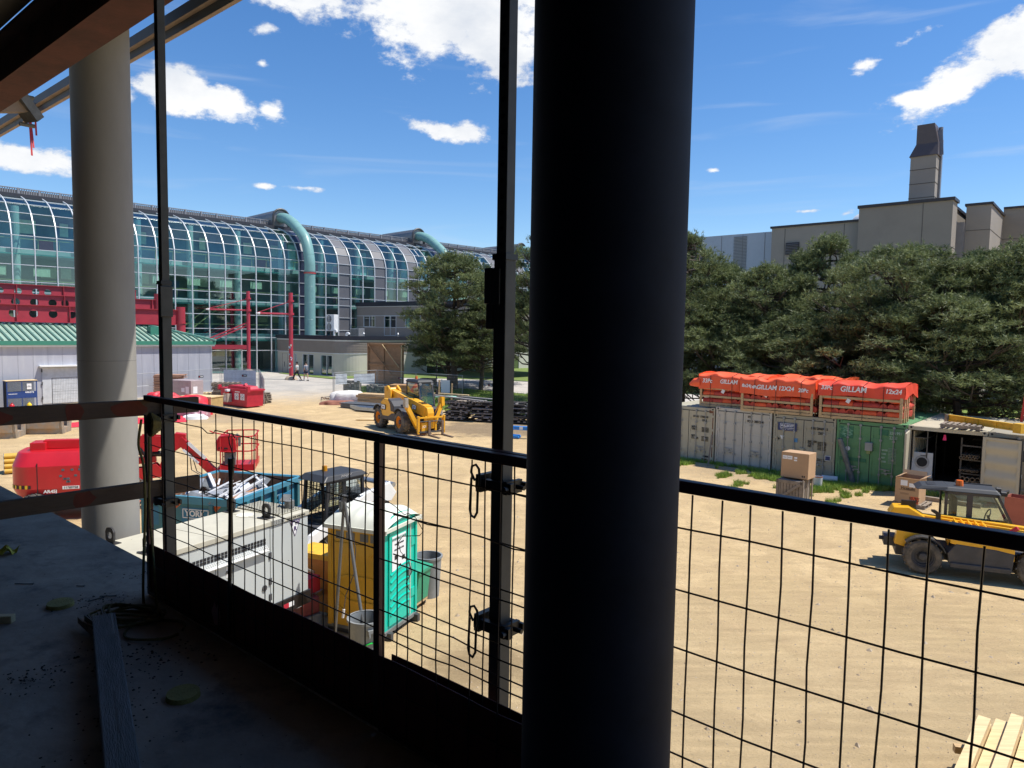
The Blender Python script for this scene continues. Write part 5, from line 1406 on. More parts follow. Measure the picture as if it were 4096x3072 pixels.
# boom
BA, BB = Vector((-2.05, 0, 1.92)), Vector((2.35, 0, 1.28))
m = MB(); m.beam(BA, BB, .38, .54); bm_ = m.build('boom', M_yel, TH, bevel=.02)
m = MB(); m.beam(BA.lerp(BB, .62), BB + Vector((.12, 0, -.02)), .46, .62); m.build('boom_sleeve', M_yel, bm_, bevel=.02)
m = MB()
for k in range(4):
    p = BA.lerp(BB, .72 + k * .08); m.beam(p + Vector((-.04, -.215, .22)), p + Vector((.06, -.215, -.26)), .012, .02)
for k in range(5): m.tube([BA.lerp(BB, .78 + k * .02) + Vector((0, -.14 + k * .06, .27)), BA.lerp(BB, .9) + Vector((0, -.14 + k * .07, .36)), BB + Vector((.1, -.14 + k * .07, .2)), BB + Vector((.2, -.14 + k * .07, -.2))], .02, 5)
m.build('hose', M_black, bm_)
m = MB(); m.prism([(-2.3, 1.55), (-1.75, 1.0), (-1.35, 1.0), (-1.5, 2.15), (-1.9, 2.38), (-2.3, 2.3)], -.36, -.24, 'y'); m.prism([(-2.3, 1.55), (-1.75, 1.0), (-1.35, 1.0), (-1.5, 2.15), (-1.9, 2.38), (-2.3, 2.3)], .24, .36, 'y'); m.cyl((-1.95, -.4, 2.15), (-1.95, .4, 2.15), .1, n=14)
m.build('boom_mount', M_yel, TH, bevel=.015)
m = MB(); m.tube([(-1.75, -.12, 1.95), (-1.6, -.16, 1.7), (-1.45, -.14, 1.3)], .04, 6); m.tube([(-1.6, .0, 2.1), (-1.4, -.05, 1.7), (-1.3, -.1, 1.4)], .05, 6); m.cyl((-1.2, 0, 1.1), (.3, 0, 1.55), .09, n=12); m.build('lift_ram', M_black, TH)
brand(TH, (1.3, -.235, 1.40), (RX, R(9), 0), .27)
# boom head and carriage
m = MB(); m.prism([(2.3, 1.55), (2.72, 1.48), (2.82, 1.2), (2.78, .42), (2.5, .36), (2.38, .7), (2.28, 1.1)], -.19, .19, 'y'); m.build('boom_head', M_yel, TH, bevel=.02)
m = MB(); m.k = 0
m.box(2.82, -.82, .94, 2.90, .82, 1.03)
for y in (-.82, .72): m.prism([(2.80, .12), (2.92, .12), (2.92, .75), (2.95, 1.06), (2.78, 1.08), (2.70, .8)], y, y + .10, 'y')
for y in (-.34, .24): m.box(2.76, y, .2, 2.86, y + .10, 1.05)
m.build('carriage', M_yel, TH, bevel=.01)
m = MB(); m.box(2.84, -.78, .18, 2.92, .78, .26); m.cyl((2.88, -.8, .78), (2.88, .8, .78), .03, n=8); m.build('carriage_bar', M_chas, TH)
for y in (-.22, .58):
    m = MB(); m.box(2.92, y, .03, 2.98, y + .13, .80); m.prism([(2.92, .03), (4.1, .03), (4.1, .05), (2.98, .085), (2.92, .085)], y, y + .13, 'y'); m.build('fork', pm('fork_steel', (.20, .15, .12), .6, .5, var=.3), TH)
m = MB(); m.box(2.7, -.55, .2, 2.85, -.2, .7); m.build('head_plate', M_yel, TH)
text('JCB', .16, M_wink, TH, (2.86, -.4, .5), (RX, 0, R(90)))
# stabilisers
for s in (-1, 1):
    m = MB(); m.beam((2.15, s * .45, .34), (2.0, s * 1.08, 1.62), .22, .26, (1, 0, 0)); st = m.build('stabiliser_leg', M_yel, TH, bevel=.01)
    m = MB(); m.prism([(1.86, 1.5), (2.2, 1.5), (2.16, 1.98), (1.92, 1.98)], s * 1.02, s * 1.20, 'y'); m.build('stabiliser_foot', pm('worn_grey_steel', (.38, .34, .28), .6, .3, var=.2) if s < 0 else M_yel, st)
    m = MB(); m.cyl((2.2, s * .40, .75), (2.1, s * .85, 1.3), .055, n=10); m.build('stabiliser_ram', M_black, st)
m = MB(); m.box(1.9, -.5, .3, 2.35, .5, .72); m.build('stabiliser_block', M_yel, TH, bevel=.02)
# cab
def cab(parent, x0, x1, y0, y1, z0, z1, zroof, front_lean=.12, mesh_=None, body=M_roofg, glassz=None, roof_over=.06, post=.07, roofmat=None):
    zg = glassz or z0 + .35; p = post
    e = bpy.data.objects.new('cab', None); COL.objects.link(e); e.parent = parent
    fx = x1 + front_lean
    m = MB()
    m.box(x0, y0, z0, fx, y1, zg)
    for y in (y0, y1 - p):
        m.prism([(x0, zg), (x0 + p, zg), (x0 + p, z1), (x0, z1)], y, y + p, 'y')
        m.prism([(fx - p, zg), (fx, zg), (x1, z1), (x1 - p, z1)], y, y + p, 'y')
        m.box(x0, y, z1 - p, x1, y + p, z1); m.box(x0, y, zg - .02, fx, y + p, zg + .04)
    m.box(x0, y0, z1 - p, x0 + p, y1, z1); m.box(x1 - p, y0, z1 - p, x1, y1, z1)
    m.build('cab_frame', M_chas, e)
    g = MB(); w = .02
    for y in (y0 + w, y1 - w): g.quad((x0 + p, y, zg), (fx - p, y, zg), (x1 - p, y, z1 - p), (x0 + p, y, z1 - p))
    g.quad((x0 + w, y0 + p, zg), (x0 + w, y1 - p, zg), (x0 + w, y1 - p, z1 - p), (x0 + w, y0 + p, z1 - p))
    g.quad((fx - w, y0 + p, zg), (fx - w, y1 - p, zg), (x1 - w, y1 - p, z1 - p), (x1 - w, y0 + p, z1 - p))
    g.build('cab_window', M_glass, e)
    r_ = MB(); o = roof_over
    r_.add([(x0 - o, y0 - o, z1), (x1 + o, y0 - o, z1), (x1 + o, y1 + o, z1), (x0 - o, y1 + o, z1), (x0 + .04, y0 + .04, zroof), (x1 - .04, y0 + .04, zroof), (x1 - .04, y1 - .04, zroof), (x0 + .04, y1 - .04, zroof)],
           [(0, 3, 2, 1), (4, 5, 6, 7), (0, 1, 5, 4), (1, 2, 6, 5), (2, 3, 7, 6), (3, 0, 4, 7)])
    r_.build('cab_roof', roofmat or body, e, bevel=.03)
    s = MB(); xc = (x0 + x1) / 2; yc = (y0 + y1) / 2
    s.box(xc - .35, yc - .22, z0 + .1, xc + .15, yc + .22, zg + .05); s.box(xc - .38, yc - .2, zg, xc - .25, yc + .2, zg + .62); s.build('seat', M_ink, e, bevel=.04)
    s = MB(); s.tube([(xc + .42 + .17 * math.cos(a) * .3, yc + .17 * math.sin(a), zg + .22 + .17 * math.cos(a) * .9) for a in np.linspace(0, 6.28, 14)], .015, 5); s.beam((xc + .55, yc, zg - .1), (xc + .42, yc, zg + .22), .05, .05); s.build('steering_wheel', M_ink, e)
    return e
cb = cab(TH, -.70, .74, .28, 1.22, .92, 2.70, 2.84, .34, glassz=1.40)
m = MB(); m.cyl((-.3, .72, 2.84), (-.3, .72, 3.0), .08, .07, n=12); m.build('beacon', M_beac, cb)
m = MB()
for y in (.38, 1.12): m.cyl((.80, y, 2.62), (.88, y, 2.62), .08, n=12)
m.build('work_lamp', M_galv, cb)
m = MB(); m.tube([(.9, .2, 1.5), (1.0, -.2, 1.95), (.8, -.48, 1.9)], .015, 5); m.cbox((.8, -.5, 1.75), (.08, .16, .34)); m.tube([(.7, 1.15, 2.3), (.8, 1.45, 2.3)], .015, 5); m.cbox((.8, 1.46, 2.15), (.08, .14, .3)); m.build('mirror', M_ink, TH)

# ---- compact loader at the right edge
TC = thing('compact_telehandler', 'compact yellow telehandler with dark grey cab roof at the right edge, boom lowered', 'telehandler', (11.22, 16.85, 0), R(-23))
wr = .42
for x in (-1.15, 1.12):
    for y, s in ((-.62, -1), (.62, 1)): wheel(TC, (x, y, wr), wr, .32, s, M_chas, 14, .62)
m = MB(); m.box(-1.7, -.35, .3, 1.6, .35, .62); m.box(-1.25, -.5, .35, -1.05, .5, .5); m.build('chassis', M_chas, TC, bevel=.02)
m = MB(); m.prism([(-.62, .34), (.62, .30), (.66, .74), (.3, .80), (-.5, .84), (-.66, .6)], -.80, -.35, 'y'); m.box(-.6, -.84, .28, .6, -.78, .40); m.build('side_skirt', M_chas, TC, bevel=.02)
m = MB()
m.prism([(-.62, .84), (.66, .56), (.66, .84), (.62, 1.02), (-.2, 1.06), (-.62, .98)], -.79, -.4, 'y')
m.prism([(-1.75, .62), (-1.45, .55), (-1.1, .9), (-.7, .95), (-.62, .7), (-.55, 1.05), (-1.7, .98)], -.55, -.3, 'y')
m.build('side_body', M_yel2, TC, bevel=.02)
m = MB(); m.prism([(-.78, 1.02), (.35, .98), (.35, 1.10), (.0, 1.22), (-.55, 1.28), (-.78, 1.2)], -.78, -.30, 'y'); hd = m.build('engine_cover', M_yel2, TC, bevel=.04)
m = MB()
for k in range(5): x = -.52 + k * .14; m.add([(x, -.62, 1.25), (x + .10, -.62, 1.24), (x, -.62, 1.33), (x, -.32, 1.28), (x + .1, -.32, 1.27), (x, -.32, 1.36)], [(0, 1, 2), (3, 5, 4), (0, 2, 5, 3), (1, 4, 5, 2), (0, 3, 4, 1)])
m.k = 1; m.lathe([(.11, .0), (.11, .012), (0.001, .02)], (.2, -.5, 1.205), 18)
m.build('cooling_fin', [M_yel2, M_chas], hd)
m = MB(); m.prism([(.35, .9), (1.75, .72), (1.75, .95), (.9, 1.08), (.35, 1.17)], -.80, -.28, 'y'); m.build('front_hood', M_roofg, TC, bevel=.04)
m = MB(); fender(m, -1.15, -.8, -.48, wr, .50, 20, 140, th=.03); m.build('mudguard', M_roofg, TC)
m = MB(); m.beam((-1.72, -.12, 1.26), (2.2, -.12, 1.02), .26, .20); m.beam((-.8, -.12, 1.33), (2.2, -.12, 1.16), .17, .06); m.prism([(-1.85, 1.02), (-1.3, .92), (-1.1, 1.3), (-1.45, 1.50), (-1.78, 1.48), (-1.88, 1.3)], -.36, .12, 'y'); bo = m.build('boom', M_yel2, TC, bevel=.02)
m = MB(); m.box(-1.6, -.10, 1.46, -1.28, -.04, 1.62); m.build('boom_bracket', M_black, bo); m = MB(); m.prism([(-.86, 1.0), (-.78, 1.0), (-.78, 1.42), (-.9, 1.5), (-.98, 1.5), (-.98, 1.46), (-.88, 1.4)], -.4, -.30, 'y'); m.build('boom_bracket', M_black, bo)
m = MB(); m.cyl((-1.62, -.38, 1.28), (-1.62, -.35, 1.28), .035, n=12); m.cyl((-1.45, -.38, 1.27), (-1.45, -.35, 1.27), .05, n=12); m.build('pivot_pin', M_black, bo)
m = MB(); m.beam((.45, -.255, 1.09), (.95, -.255, 1.06), .015, .16); b_ = m.build('decal_plate', pm('decal_silver', (.5, .47, .42), .4), bo); text('ele', .16, M_ink, bo, (.7, -.27, 1.08), (RX, R(4), 0), bold=.005)
m = MB(); m.beam((1.0, -.257, 1.06), (2.2, -.257, .98), .014, .17); m.build('decal_plate', M_ink, bo); text('JCB', .2, M_wink, bo, (1.55, -.27, 1.02), (RX, R(4), 0), bold=.006, align='LEFT')
cb = cab(TC, -.66, .45, -.02, .78, .75, 1.92, 2.03, .38, glassz=1.12, post=.06, roof_over=.05)
m = MB(); m.add([(-1.28, .05, 1.90), (-.6, -.06, 1.93), (-.6, .82, 1.93), (-1.28, .72, 1.90), (-1.15, .12, 2.0), (-.6, .0, 2.03), (-.6, .76, 2.03), (-1.15, .66, 2.0)], [(0, 3, 2, 1), (4, 5, 6, 7), (0, 1, 5, 4), (1, 2, 6, 5), (2, 3, 7, 6), (3, 0, 4, 7)]); m.build('roof_visor', M_roofg, cb, bevel=.02)
m = MB(); m.box(-1.02, .2, 2.008, -.72, .56, 2.018); m.box(-.35, .62, 2.03, .42, .68, 2.05); m.build('roof_panel', M_ink, cb)
m = MB(); m.cyl((-.32, .3, 2.03), (-.32, .3, 2.16), .085, .075, n=14); m.build('beacon', M_beac, cb)
m = MB(); m.cyl((.5, .1, 1.95), (.6, .1, 1.95), .06, n=10); m.cyl((.5, .6, 1.95), (.6, .6, 1.95), .06, n=10); m.tube([(.45, .1, 1.95), (.7, .3, 2.0), (.72, .6, 1.8)], .02, 5); m.build('work_lamp', M_ink, cb)
m = MB(); m.box(-.2, -.025, 1.14, -.08, .0, 1.86); m.build('door_post', M_chas, cb)
m = MB(); m.cyl((.55, -.55, 1.15), (.72, -.62, 1.32), .05, n=10); m.build('fire_extinguisher', M_lred, TC)
m = MB(); m.box(-1.95, -.25, .48, -1.6, .25, .7); m.cyl((-2.05, -.1, .62), (-1.9, -.1, .62), .05, n=8); m.build('tow_hitch', M_chas, TC)

# ---- red boom lift on the left
BL = thing('boom_lift', 'red articulated boom lift with diagonal jib and work basket, left of the dumpster', 'boom lift', (-12.7, 21.0, 0), R(90 - 70))
for x in (-1.1, 1.1):
    for y, s in ((-.9, -1), (.9, 1)): wheel(BL, (x, y, .42), .42, .32, s, M_lred, 14, .55)
m = MB(); m.box(-1.5, -.75, .32, 1.5, .75, .62); m.build('chassis', M_lred, BL, bevel=.04)
m = MB(); m.box(-.5, -.5, .62, .5, .5, .72); m.box(.4, -.78, .5, .95, -.74, .6); m.build('turntable', M_chas, BL)
def pod(x0, x1, y0, y1, z0, z1, rr_):
    m = MB(); n = 8
    pl = [(x1, y0), (x1, y1)]
    pl += [(x0 + rr_ - rr_ * math.sin(math.pi / 2 * k / n), y1 - rr_ + rr_ * math.cos(math.pi / 2 * k / n)) for k in range(n + 1)]
    pl += [(x0 + rr_ - rr_ * math.cos(math.pi / 2 * k / n), y0 + rr_ - rr_ * math.sin(math.pi / 2 * k / n)) for k in range(n + 1)]
    def ring(sc, z): 
        cx, cy = (x0 + x1) / 2, (y0 + y1) / 2
        return [(cx + (p[0] - cx) * sc[0], cy + (p[1] - cy) * sc[1], z) for p in pl]
    levels = [((.93, .90), z0), ((1, 1), z0 + .24), ((1, 1), z0 + (z1 - z0) * .70), ((.92, .80), z1 - .03), ((.90, .77), z1)]
    N = len(pl); vs = []
    for sc, z in levels: vs += ring(sc, z)
    fs = [(j * N + i, (j * N) + (i + 1) % N, (j + 1) * N + (i + 1) % N, (j + 1) * N + i) for j in range(len(levels) - 1) for i in range(N)]
    fs += [tuple(range(N))[::-1], tuple(range(4 * N, 5 * N))]
    m.add(vs, fs); return m
hd = pod(-1.75, 1.1, -.92, .92, .72, 1.98, .55).build('engine_hood', M_lred, BL, smooth=16)
m = MB(); m.box(-1.04, -.925, .78, -1.02, -.9, 1.7); m.build('hood_seam', M_ink, hd)
for k in range(9):
    m = MB(); m.k = k % 2
M_haz = pm('hazard_yellow', (.8, .55, .02), .5)
m = MB()
for k in range(10):
    a = R(180 + 8 + k * 8.5); a2 = R(180 + 8 + (k + .75) * 8.5); rr_ = .56; cx, cy = -1.75 + .55, -.92 + .55; m.k = k % 2
    p = [(cx + rr_ * math.cos(q), cy + rr_ * math.sin(q)) for q in (a, a2)]
    m.add([(p[0][0], p[0][1], .98), (p[1][0], p[1][1], .98), (p[1][0], p[1][1], 1.08), (p[0][0], p[0][1], 1.08)], [(0, 1, 2, 3)])
m.build('hazard_stripe', [M_haz, M_ink], hd)
m = MB(); rq = random.Random(2)
for k in range(24):
    x = -.72 + .95 * rq.random() ** .6; z = 1.12 + .085 * rq.randrange(6); m.box(x, -.926, z, x + .07, -.918, z + .055)
m.build('pixel_decal', pm('decal_slate', (.09, .12, .15), .5), hd)
m = MB(); m.box(.12, -.927, 1.16, .75, -.918, 1.52); b_ = m.build('decal_panel', pm('decal_navy', (.04, .07, .11), .5), hd)
text('LGMG', .13, M_wink, b_, (.44, -.931, 1.23), (RX, 0, 0), bold=.004); m = MB(); m.prism([(.34, 1.33), (.54, 1.33), (.44, 1.48)], -.93, -.927, 'y'); m.build('logo_triangle', M_wink, b_)
m = MB(); m.box(-.42, -.927, .93, .0, -.918, 1.02); b_ = m.build('number_plate', M_paper, hd); text('11780758', .09, M_ink, b_, (-.21, -.93, .975), (RX, 0, 0))
text('AR45J', .12, M_wink, hd, (-.72, -.925, .88), (RX, 0, 0), bold=.004, xs=1.1)
m = MB(); m.box(.2, -.927, .88, .5, -.918, .98); m.build('white_label', M_paper, hd); m = MB(); m.tube([(-.05, -.92, .80), (-.03, -.96, .80), (.26, -.96, .80), (.28, -.92, .80)], .018, 6); m.build('handle', M_galv, hd)
m = MB(); m.add([(-1.757, -.34, 1.5), (-1.757, .2, 1.5), (-1.757, .2, 1.64), (-1.757, -.34, 1.64)], [(0, 1, 2, 3)]); b_ = m.build('white_label', M_paper, hd); text('rentals.com', .1, M_ink, b_, (-1.762, -.08, 1.57), (RX, 0, R(-90)), depth=.001)
text('LGMG', .24, M_ink, hd, (-1.762, -.02, 1.3), (RX, 0, R(-90)), bold=.01)
# booms
m = MB(); m.beam((-1.05, .0, 2.12), (1.95, .0, 2.08), .26, .26); m.box(-1.35, -.3, 1.96, -.95, .3, 2.2); mb_ = m.build('main_boom', M_lred, BL, bevel=.02)
m = MB(); m.box(.05, -.14, 2.02, .95, -.135, 2.2); b_ = m.build('white_label', M_paper, mb_); text('United', .14, M_ink, b_, (.42, -.14, 2.11), (RX, 0, 0), bold=.004)
m = MB(); m.beam((.3, 0, 1.45), (1.9, 0, 1.55), .24, .2); m.beam((.5, 0, 1.1), (1.8, 0, 1.2), .22, .18); m.build('lower_boom', M_lred, BL, bevel=.02)
m = MB(); m.cyl((.4, -.05, 1.78), (1.7, -.05, 1.74), .06, n=12); m.build('ram_rod', M_galv, BL); m = MB(); m.cyl((1.7, -.05, 1.74), (2.1, -.05, 1.7), .09, n=12); m.build('ram_barrel', M_black, BL)
KN = [(1.65, .98), (2.05, 1.1), (2.12, 1.7), (2.2, 2.15), (2.0, 2.30), (1.65, 2.24), (1.75, 1.7), (1.6, 1.3)]
m = MB(); K1 = [(1.35, 1.98), (1.5, 1.82), (1.95, 1.80), (2.1, 1.95), (2.12, 2.26), (1.5, 2.30)]; K2 = [(1.2, 1.3), (1.5, .96), (2.0, 1.0), (2.1, 1.2), (1.9, 1.42), (1.5, 1.3)]
for K in (K1, K2): m.prism(K, -.2, -.14, 'y'); m.prism(K, .12, .18, 'y')
m.build('knuckle_plate', M_lred, BL); m = MB(); m.beam((1.95, 0, 1.0), (2.35, 0, 2.1), .14, .16); m.beam((2.0, 0, 2.1), (2.75, -.02, 2.05), .2, .2); m.build('knuckle', M_lred, BL)
m = MB(); m.cyl((1.1, -.15, 2.0), (1.3, -.19, 1.62), .05, n=8); m.cyl((1.45, -.15, 2.0), (1.65, -.19, 1.62), .05, n=8); m.build('link_rod', M_black, BL)
jb0, jb1 = Vector((2.55, -.05, 2.15)), Vector((3.55, -.15, 1.05))
m = MB(); m.beam(jb0, jb1, .22, .26); m.prism([(2.4, 1.75), (2.75, 2.0), (2.75, 2.3), (2.45, 2.35), (2.3, 2.1)], -.16, .12, 'y'); jb = m.build('jib', M_lred, BL, bevel=.02)
m = MB(); m.beam(jb0 + Vector((.25, -.18, -.1)), jb0 + Vector((.75, -.18, -.62)), .01, .1); m.beam(jb0 + Vector((.12, -.175, -.32)), jb0 + Vector((.55, -.175, -.76)), .01, .07); m.build('white_label', M_paper, jb)
m = MB(); m.tube([jb0 + Vector((.3, -.15, -.4)), jb0 + Vector((.35, -.2, -.95)), jb1 + Vector((-.3, -.1, -.1))], .015, 5); m.tube([jb0 + Vector((.35, -.15, -.45)), jb0 + Vector((.5, -.2, -1.0)), jb1 + Vector((-.2, -.1, -.1))], .015, 5); m.build('hose', M_black, jb)
m = MB(); m.prism([(3.4, .7), (3.95, .82), (4.0, 1.25), (3.85, 1.4), (3.6, 1.15), (3.4, 1.0)], -.25, .12, 'y'); m.build('basket_mount', M_lred, BL, bevel=.02)
bk = bpy.data.objects.new('basket', None); COL.objects.link(bk); bk.parent = BL; bk.location = (3.75, -.35, 1.14); bk.rotation_euler = (0, 0, R(-6))
m = MB(); m.box(0, -.1, 0, 1.0, 1.45, .08); m.box(0, -.1, .08, .02, 1.45, .2); m.box(.98, -.1, .08, 1.0, 1.45, .2); m.box(0, -.1, .08, 1, -.08, .2); m.build('basket_floor', M_lred, bk)
m = MB()
def rr2(z): return [(0, -.1, z), (.85, -.1, z), (1.0, .05, z), (1.0, 1.3, z), (.85, 1.45, z), (0, 1.45, z)]
for z in (.62, 1.08): m.tube(rr2(z), .022, 6, closed=True)
for p in [(0, -.1), (.5, -.1), (.92, -.05), (1.0, .4), (1.0, .85), (.95, 1.38), (.5, 1.45), (0, 1.45), (0, .8), (0, .4)]: m.tube([(p[0], p[1], .05), (p[0], p[1], 1.08)], .02, 6)
m.tube([(.5, -.1, 1.08), (-.18, -.12, 1.22), (-.3, -.1, 1.28)], .02, 6); m.tube([(0, .5, .35), (.4, .1, .62), (.7, -.08, .62)], .015, 5)
m.build('basket_rail', M_lred, bk)
m = MB(); m.prism([(-.12, .62), (.38, .55), (.46, .66), (.42, 1.02), (.22, 1.12), (-.06, 1.08), (-.16, .9)], .0, .5, 'y'); co = m.build('control_console', M_lred, bk, bevel=.03)
m = MB(); m.box(-.06, -.008, .70, .03, .0, .75); m.box(.1, -.008, .68, .2, .0, .73); m.build('console_slot', M_ink, co)
m = MB(); m.box(.1, .05, .1, .4, .4, .55); m.cyl((.4, .2, .98), (.52, .2, 1.08), .09, n=8); m.box(.5, .1, .75, .56, .3, 1.0); m.build('control_box', M_galvd, bk)

# ---- skid steer loader behind the portable toilet
SK = thing('skid_steer_loader', 'white and black skid steer loader with caged cab behind the portable toilet', 'skid steer', (-4.45, 17.75, 0), R(90 - 215))
for x in (-.55, .55):
    for y, s in ((-.72, -1), (.72, 1)): wheel(SK, (x, y, .42), .42, .3, s, M_white, 14, .5)
m = MB(); m.box(-1.3, -.55, .3, .9, .55, .85); m.box(-1.35, -.6, .45, -.75, .6, 1.35); m.build('body', M_chas, SK, bevel=.04)
m = MB(); m.box(-.62, -.44, .8, .62, .44, .95)
for y in (-.44, .38):
    m.prism([(-.62, .95), (-.54, .95), (-.50, 1.90), (-.58, 1.92)], y, y + .07, 'y'); m.prism([(.60, .95), (.68, .95), (.60, 1.92), (.52, 1.92)], y, y + .07, 'y'); m.box(-.56, y, 1.84, .58, y + .07, 1.92)
    m.prism([(-.05, 1.0), (.05, 1.0), (.10, 1.88), (.0, 1.88)], y, y + .04, 'y')
cbk = m.build('cab_frame', M_ink, SK, bevel=.01)
m = MB(); m.add([(-.72, -.5, 1.92), (.78, -.5, 1.90), (.78, .5, 1.90), (-.72, .5, 1.92), (-.55, -.42, 2.04), (.60, -.42, 2.04), (.60, .42, 2.04), (-.55, .42, 2.04)], [(0, 3, 2, 1), (4, 5, 6, 7), (0, 1, 5, 4), (1, 2, 6, 5), (2, 3, 7, 6), (3, 0, 4, 7)])
rf = m.build('cab_roof', M_roofg, SK, bevel=.03)
m = MB(); m.cyl((.15, -.2, 2.04), (.15, -.2, 2.17), .07, .065, n=12); m.build('beacon', pm('amber', (.6, .25, .01), .25), rf)
text('bobcat of\nhamilton', .085, M_wink, rf, (.05, .48, 1.975), (R(-62) + math.pi, 0, math.pi), depth=.001)
m = MB()
for k in range(7): m.beam((.63 - .01 * k * .3, -.36 + .12 * k, 1.0), (.57, -.36 + .12 * k, 1.84), .012, .012)
for k in range(8): m.beam((.64 - .009 * k, -.38, 1.05 + k * .1), (.64 - .009 * k, .38, 1.05 + k * .1), .012, .012)
for s in (-.42, .42):
    for k in range(11): m.beam((-.5 + k * .105, s, 1.0), (-.5 + k * .1, s, 1.84), .010, .010)
    for k in range(8): m.beam((-.55, s, 1.05 + k * .1), (.6, s, 1.05 + k * .1), .010, .010)
m.build('cab_mesh', M_ink, SK)
m = MB()
for s in (-.40, .40): m.quad((-.55, s, .98), (.62, s, .98), (.58, s, 1.86), (-.52, s, 1.86))
m.build('cab_window', M_glass, SK)
m = MB(); m.box(-.3, -.2, .9, .1, .2, 1.1); m.box(-.38, -.2, 1.1, -.28, .2, 1.6); m.build('seat', M_ink, SK, bevel=.03)
for s in (-1, 1):
    m = MB(); m.prism([(-1.45, 1.35), (-1.25, 1.15), (-.6, 1.25), (1.1, .62), (1.5, .30), (1.68, .34), (1.35, .80), (-.4, 1.52), (-1.2, 1.66)], s * .62, s * .76, 'y'); ar = m.build('lift_arm', M_white, SK, bevel=.02)
    m = MB(); m.cyl((-1.3, s * .8, 1.0), (.3, s * .8, 1.22), .045, n=10); m.cyl((-1.25, s * .69, 1.62), (-.2, s * .69, 1.45), .05, n=10); m.build('ram', M_galv, ar)
m = MB(); m.cyl((-1.4, -.7, 1.55), (-1.4, .7, 1.55), .07, n=10); m.build('cross_tube', M_galv, SK)
m = MB(); m.prism([(1.5, .05), (2.3, .03), (2.32, .08), (1.62, .14), (1.5, .35), (1.55, .62), (1.48, .64), (1.42, .3)], -.9, .9, 'y'); m.prism([(1.45, .06), (2.3, .04), (1.55, .6)], -.9, -.86, 'y'); m.prism([(1.45, .06), (2.3, .04), (1.55, .6)], .86, .9, 'y'); m.build('bucket', pm('bucket_steel', (.28, .24, .20), .6, .4, var=.25), SK)
m = MB(); m.box(-1.38, .3, .9, -1.36, .55, 1.3); m.build('tail_lamp', M_lred, SK)
# ------------------------------------------------------------------ the unfinished deck we stand on
FZ = 4.05
def site_obj(m, name, mat, **k): return m.build(name, mat, rz=SITE, **k)
m = MB(); m.box(-15, -6.5, 3.78, 5, 1.94, FZ); struct(site_obj(m, 'concrete_floor', M_slab))
m = MB(); m.box(-15, -6.6, 8.42, 5, 2.12, 8.7); struct(site_obj(m, 'ceiling', M_black))
m = MB(); m.box(-15, -6.8, 3.7, 5, -6.5, 11.4); tag(site_obj(m, 'back_wall', M_dark), 'unseen dark wall added behind the viewer to block light', 'wall')  # unseen walls added round the floor to block light
m = MB(); m.box(4.7, -6.5, 3.7, 5, 1.9, 11.4); tag(site_obj(m, 'side_wall', M_dark), 'unseen dark wall added right of the viewer to block light', 'wall')
m = MB(); m.box(-15, -6.5, 3.7, -14.7, 1.0, 8.4); tag(site_obj(m, 'side_wall', M_dark), 'unseen dark wall added at the far left to block light', 'wall')
m = MB(); m.box(-14, 1.2, -.3, 5, 1.6, 3.78); tag(site_obj(m, 'foundation_wall', M_conc), 'concrete wall under the deck edge', 'wall')
# unseen roof added above, outline cut to shade the column and deck
def clip_poly(pts, ymax):
    out = []
    for i in range(len(pts)):
        a, b = pts[i], pts[(i + 1) % len(pts)]
        if a.y <= ymax: out.append(a)
        if (a.y <= ymax) != (b.y <= ymax): out.append(a.lerp(b, (ymax - a.y) / (b.y - a.y)))
    return out
pp = clip_poly([sp(-15, -6.6), sp(8, -6.6), sp(8, 6.43), sp(-15, 6.43)], 11.9)
m = MB(); m.prism([(p.x, p.y) for p in pp], 11.25, 11.55, 'z'); struct(m.build('roof', M_dark))

t_ = thing('edge_beam', 'broad rusty brown steel beam crossing the upper left corner', 'steel beam', (0, 0, 0), SITE)
m = MB(); m.box(-16, 2.13, 7.95, 5, 2.42, 7.99); m.box(-16, 2.13, 8.38, 5, 2.42, 8.42); m.build('flange', M_rust, t_)
m = MB(); m.box(-16, 2.255, 7.99, 5, 2.285, 8.38); m.build('web', M_rust, t_)
t_ = thing('outer_rail_beam', 'pair of stepped grey steel rails, ground bounce painted tan underneath, running past the concrete column', 'steel beam', (0, 0, 0), SITE)
M_bdark = pm('primer_grey', (.06, .065, .07), .6, .1, var=.15, scale=3)
M_btan = pm('tan_steel_and_bounce', (.30, .23, .18), .7, var=.2, scale=3)  # tan stub steel; on rail undersides it paints light bounced from the ground
m = MB(); m.k = 0; m.box(-26, 5.30, 10.435, -3, 5.40, 10.60); m.k = 1; m.box(-26, 5.302, 10.428, -3, 5.398, 10.435); m.build('upper_rail', [M_bdark, M_btan], t_)
m = MB(); m.k = 0; m.box(-26, 5.385, 10.30, -3, 5.46, 10.425); m.k = 1; m.box(-26, 5.387, 10.293, -3, 5.458, 10.30); m.build('lower_rail', [M_bdark, M_btan], t_)
t_ = thing('beam_stub', 'short steel stub with bolted clamp sticking out below the rusty beam', 'steel stub', sp(-9.9, 2.42, 8.14), SITE)
m = MB(); m.beam((-.3, -.2, -.06), (-.47, .48, .13), .16, .14); m.build('stub', M_btan, t_)
m = MB(); m.beam((-.44, .42, .06), (-.47, .50, .14), .22, .30); m.cyl((-.52, .4, -.08), (-.52, .56, -.08), .025, n=8); m.cyl((-.52, .4, .26), (-.52, .56, .26), .025, n=8); m.build('clamp_plate', M_galvd, t_)
m = MB()
m.tube([(-18.9, 5.28, 10.62), (-18.9, 5.27, 10.4), (-18.85, 5.42, 10.27)], .03, 5)
m.tube([(-18.9, 5.25, 10.45), (-18.7, 5.25, 10.38), (-18.5, 5.27, 10.45), (-18.35, 5.3, 10.3)], .03, 5)
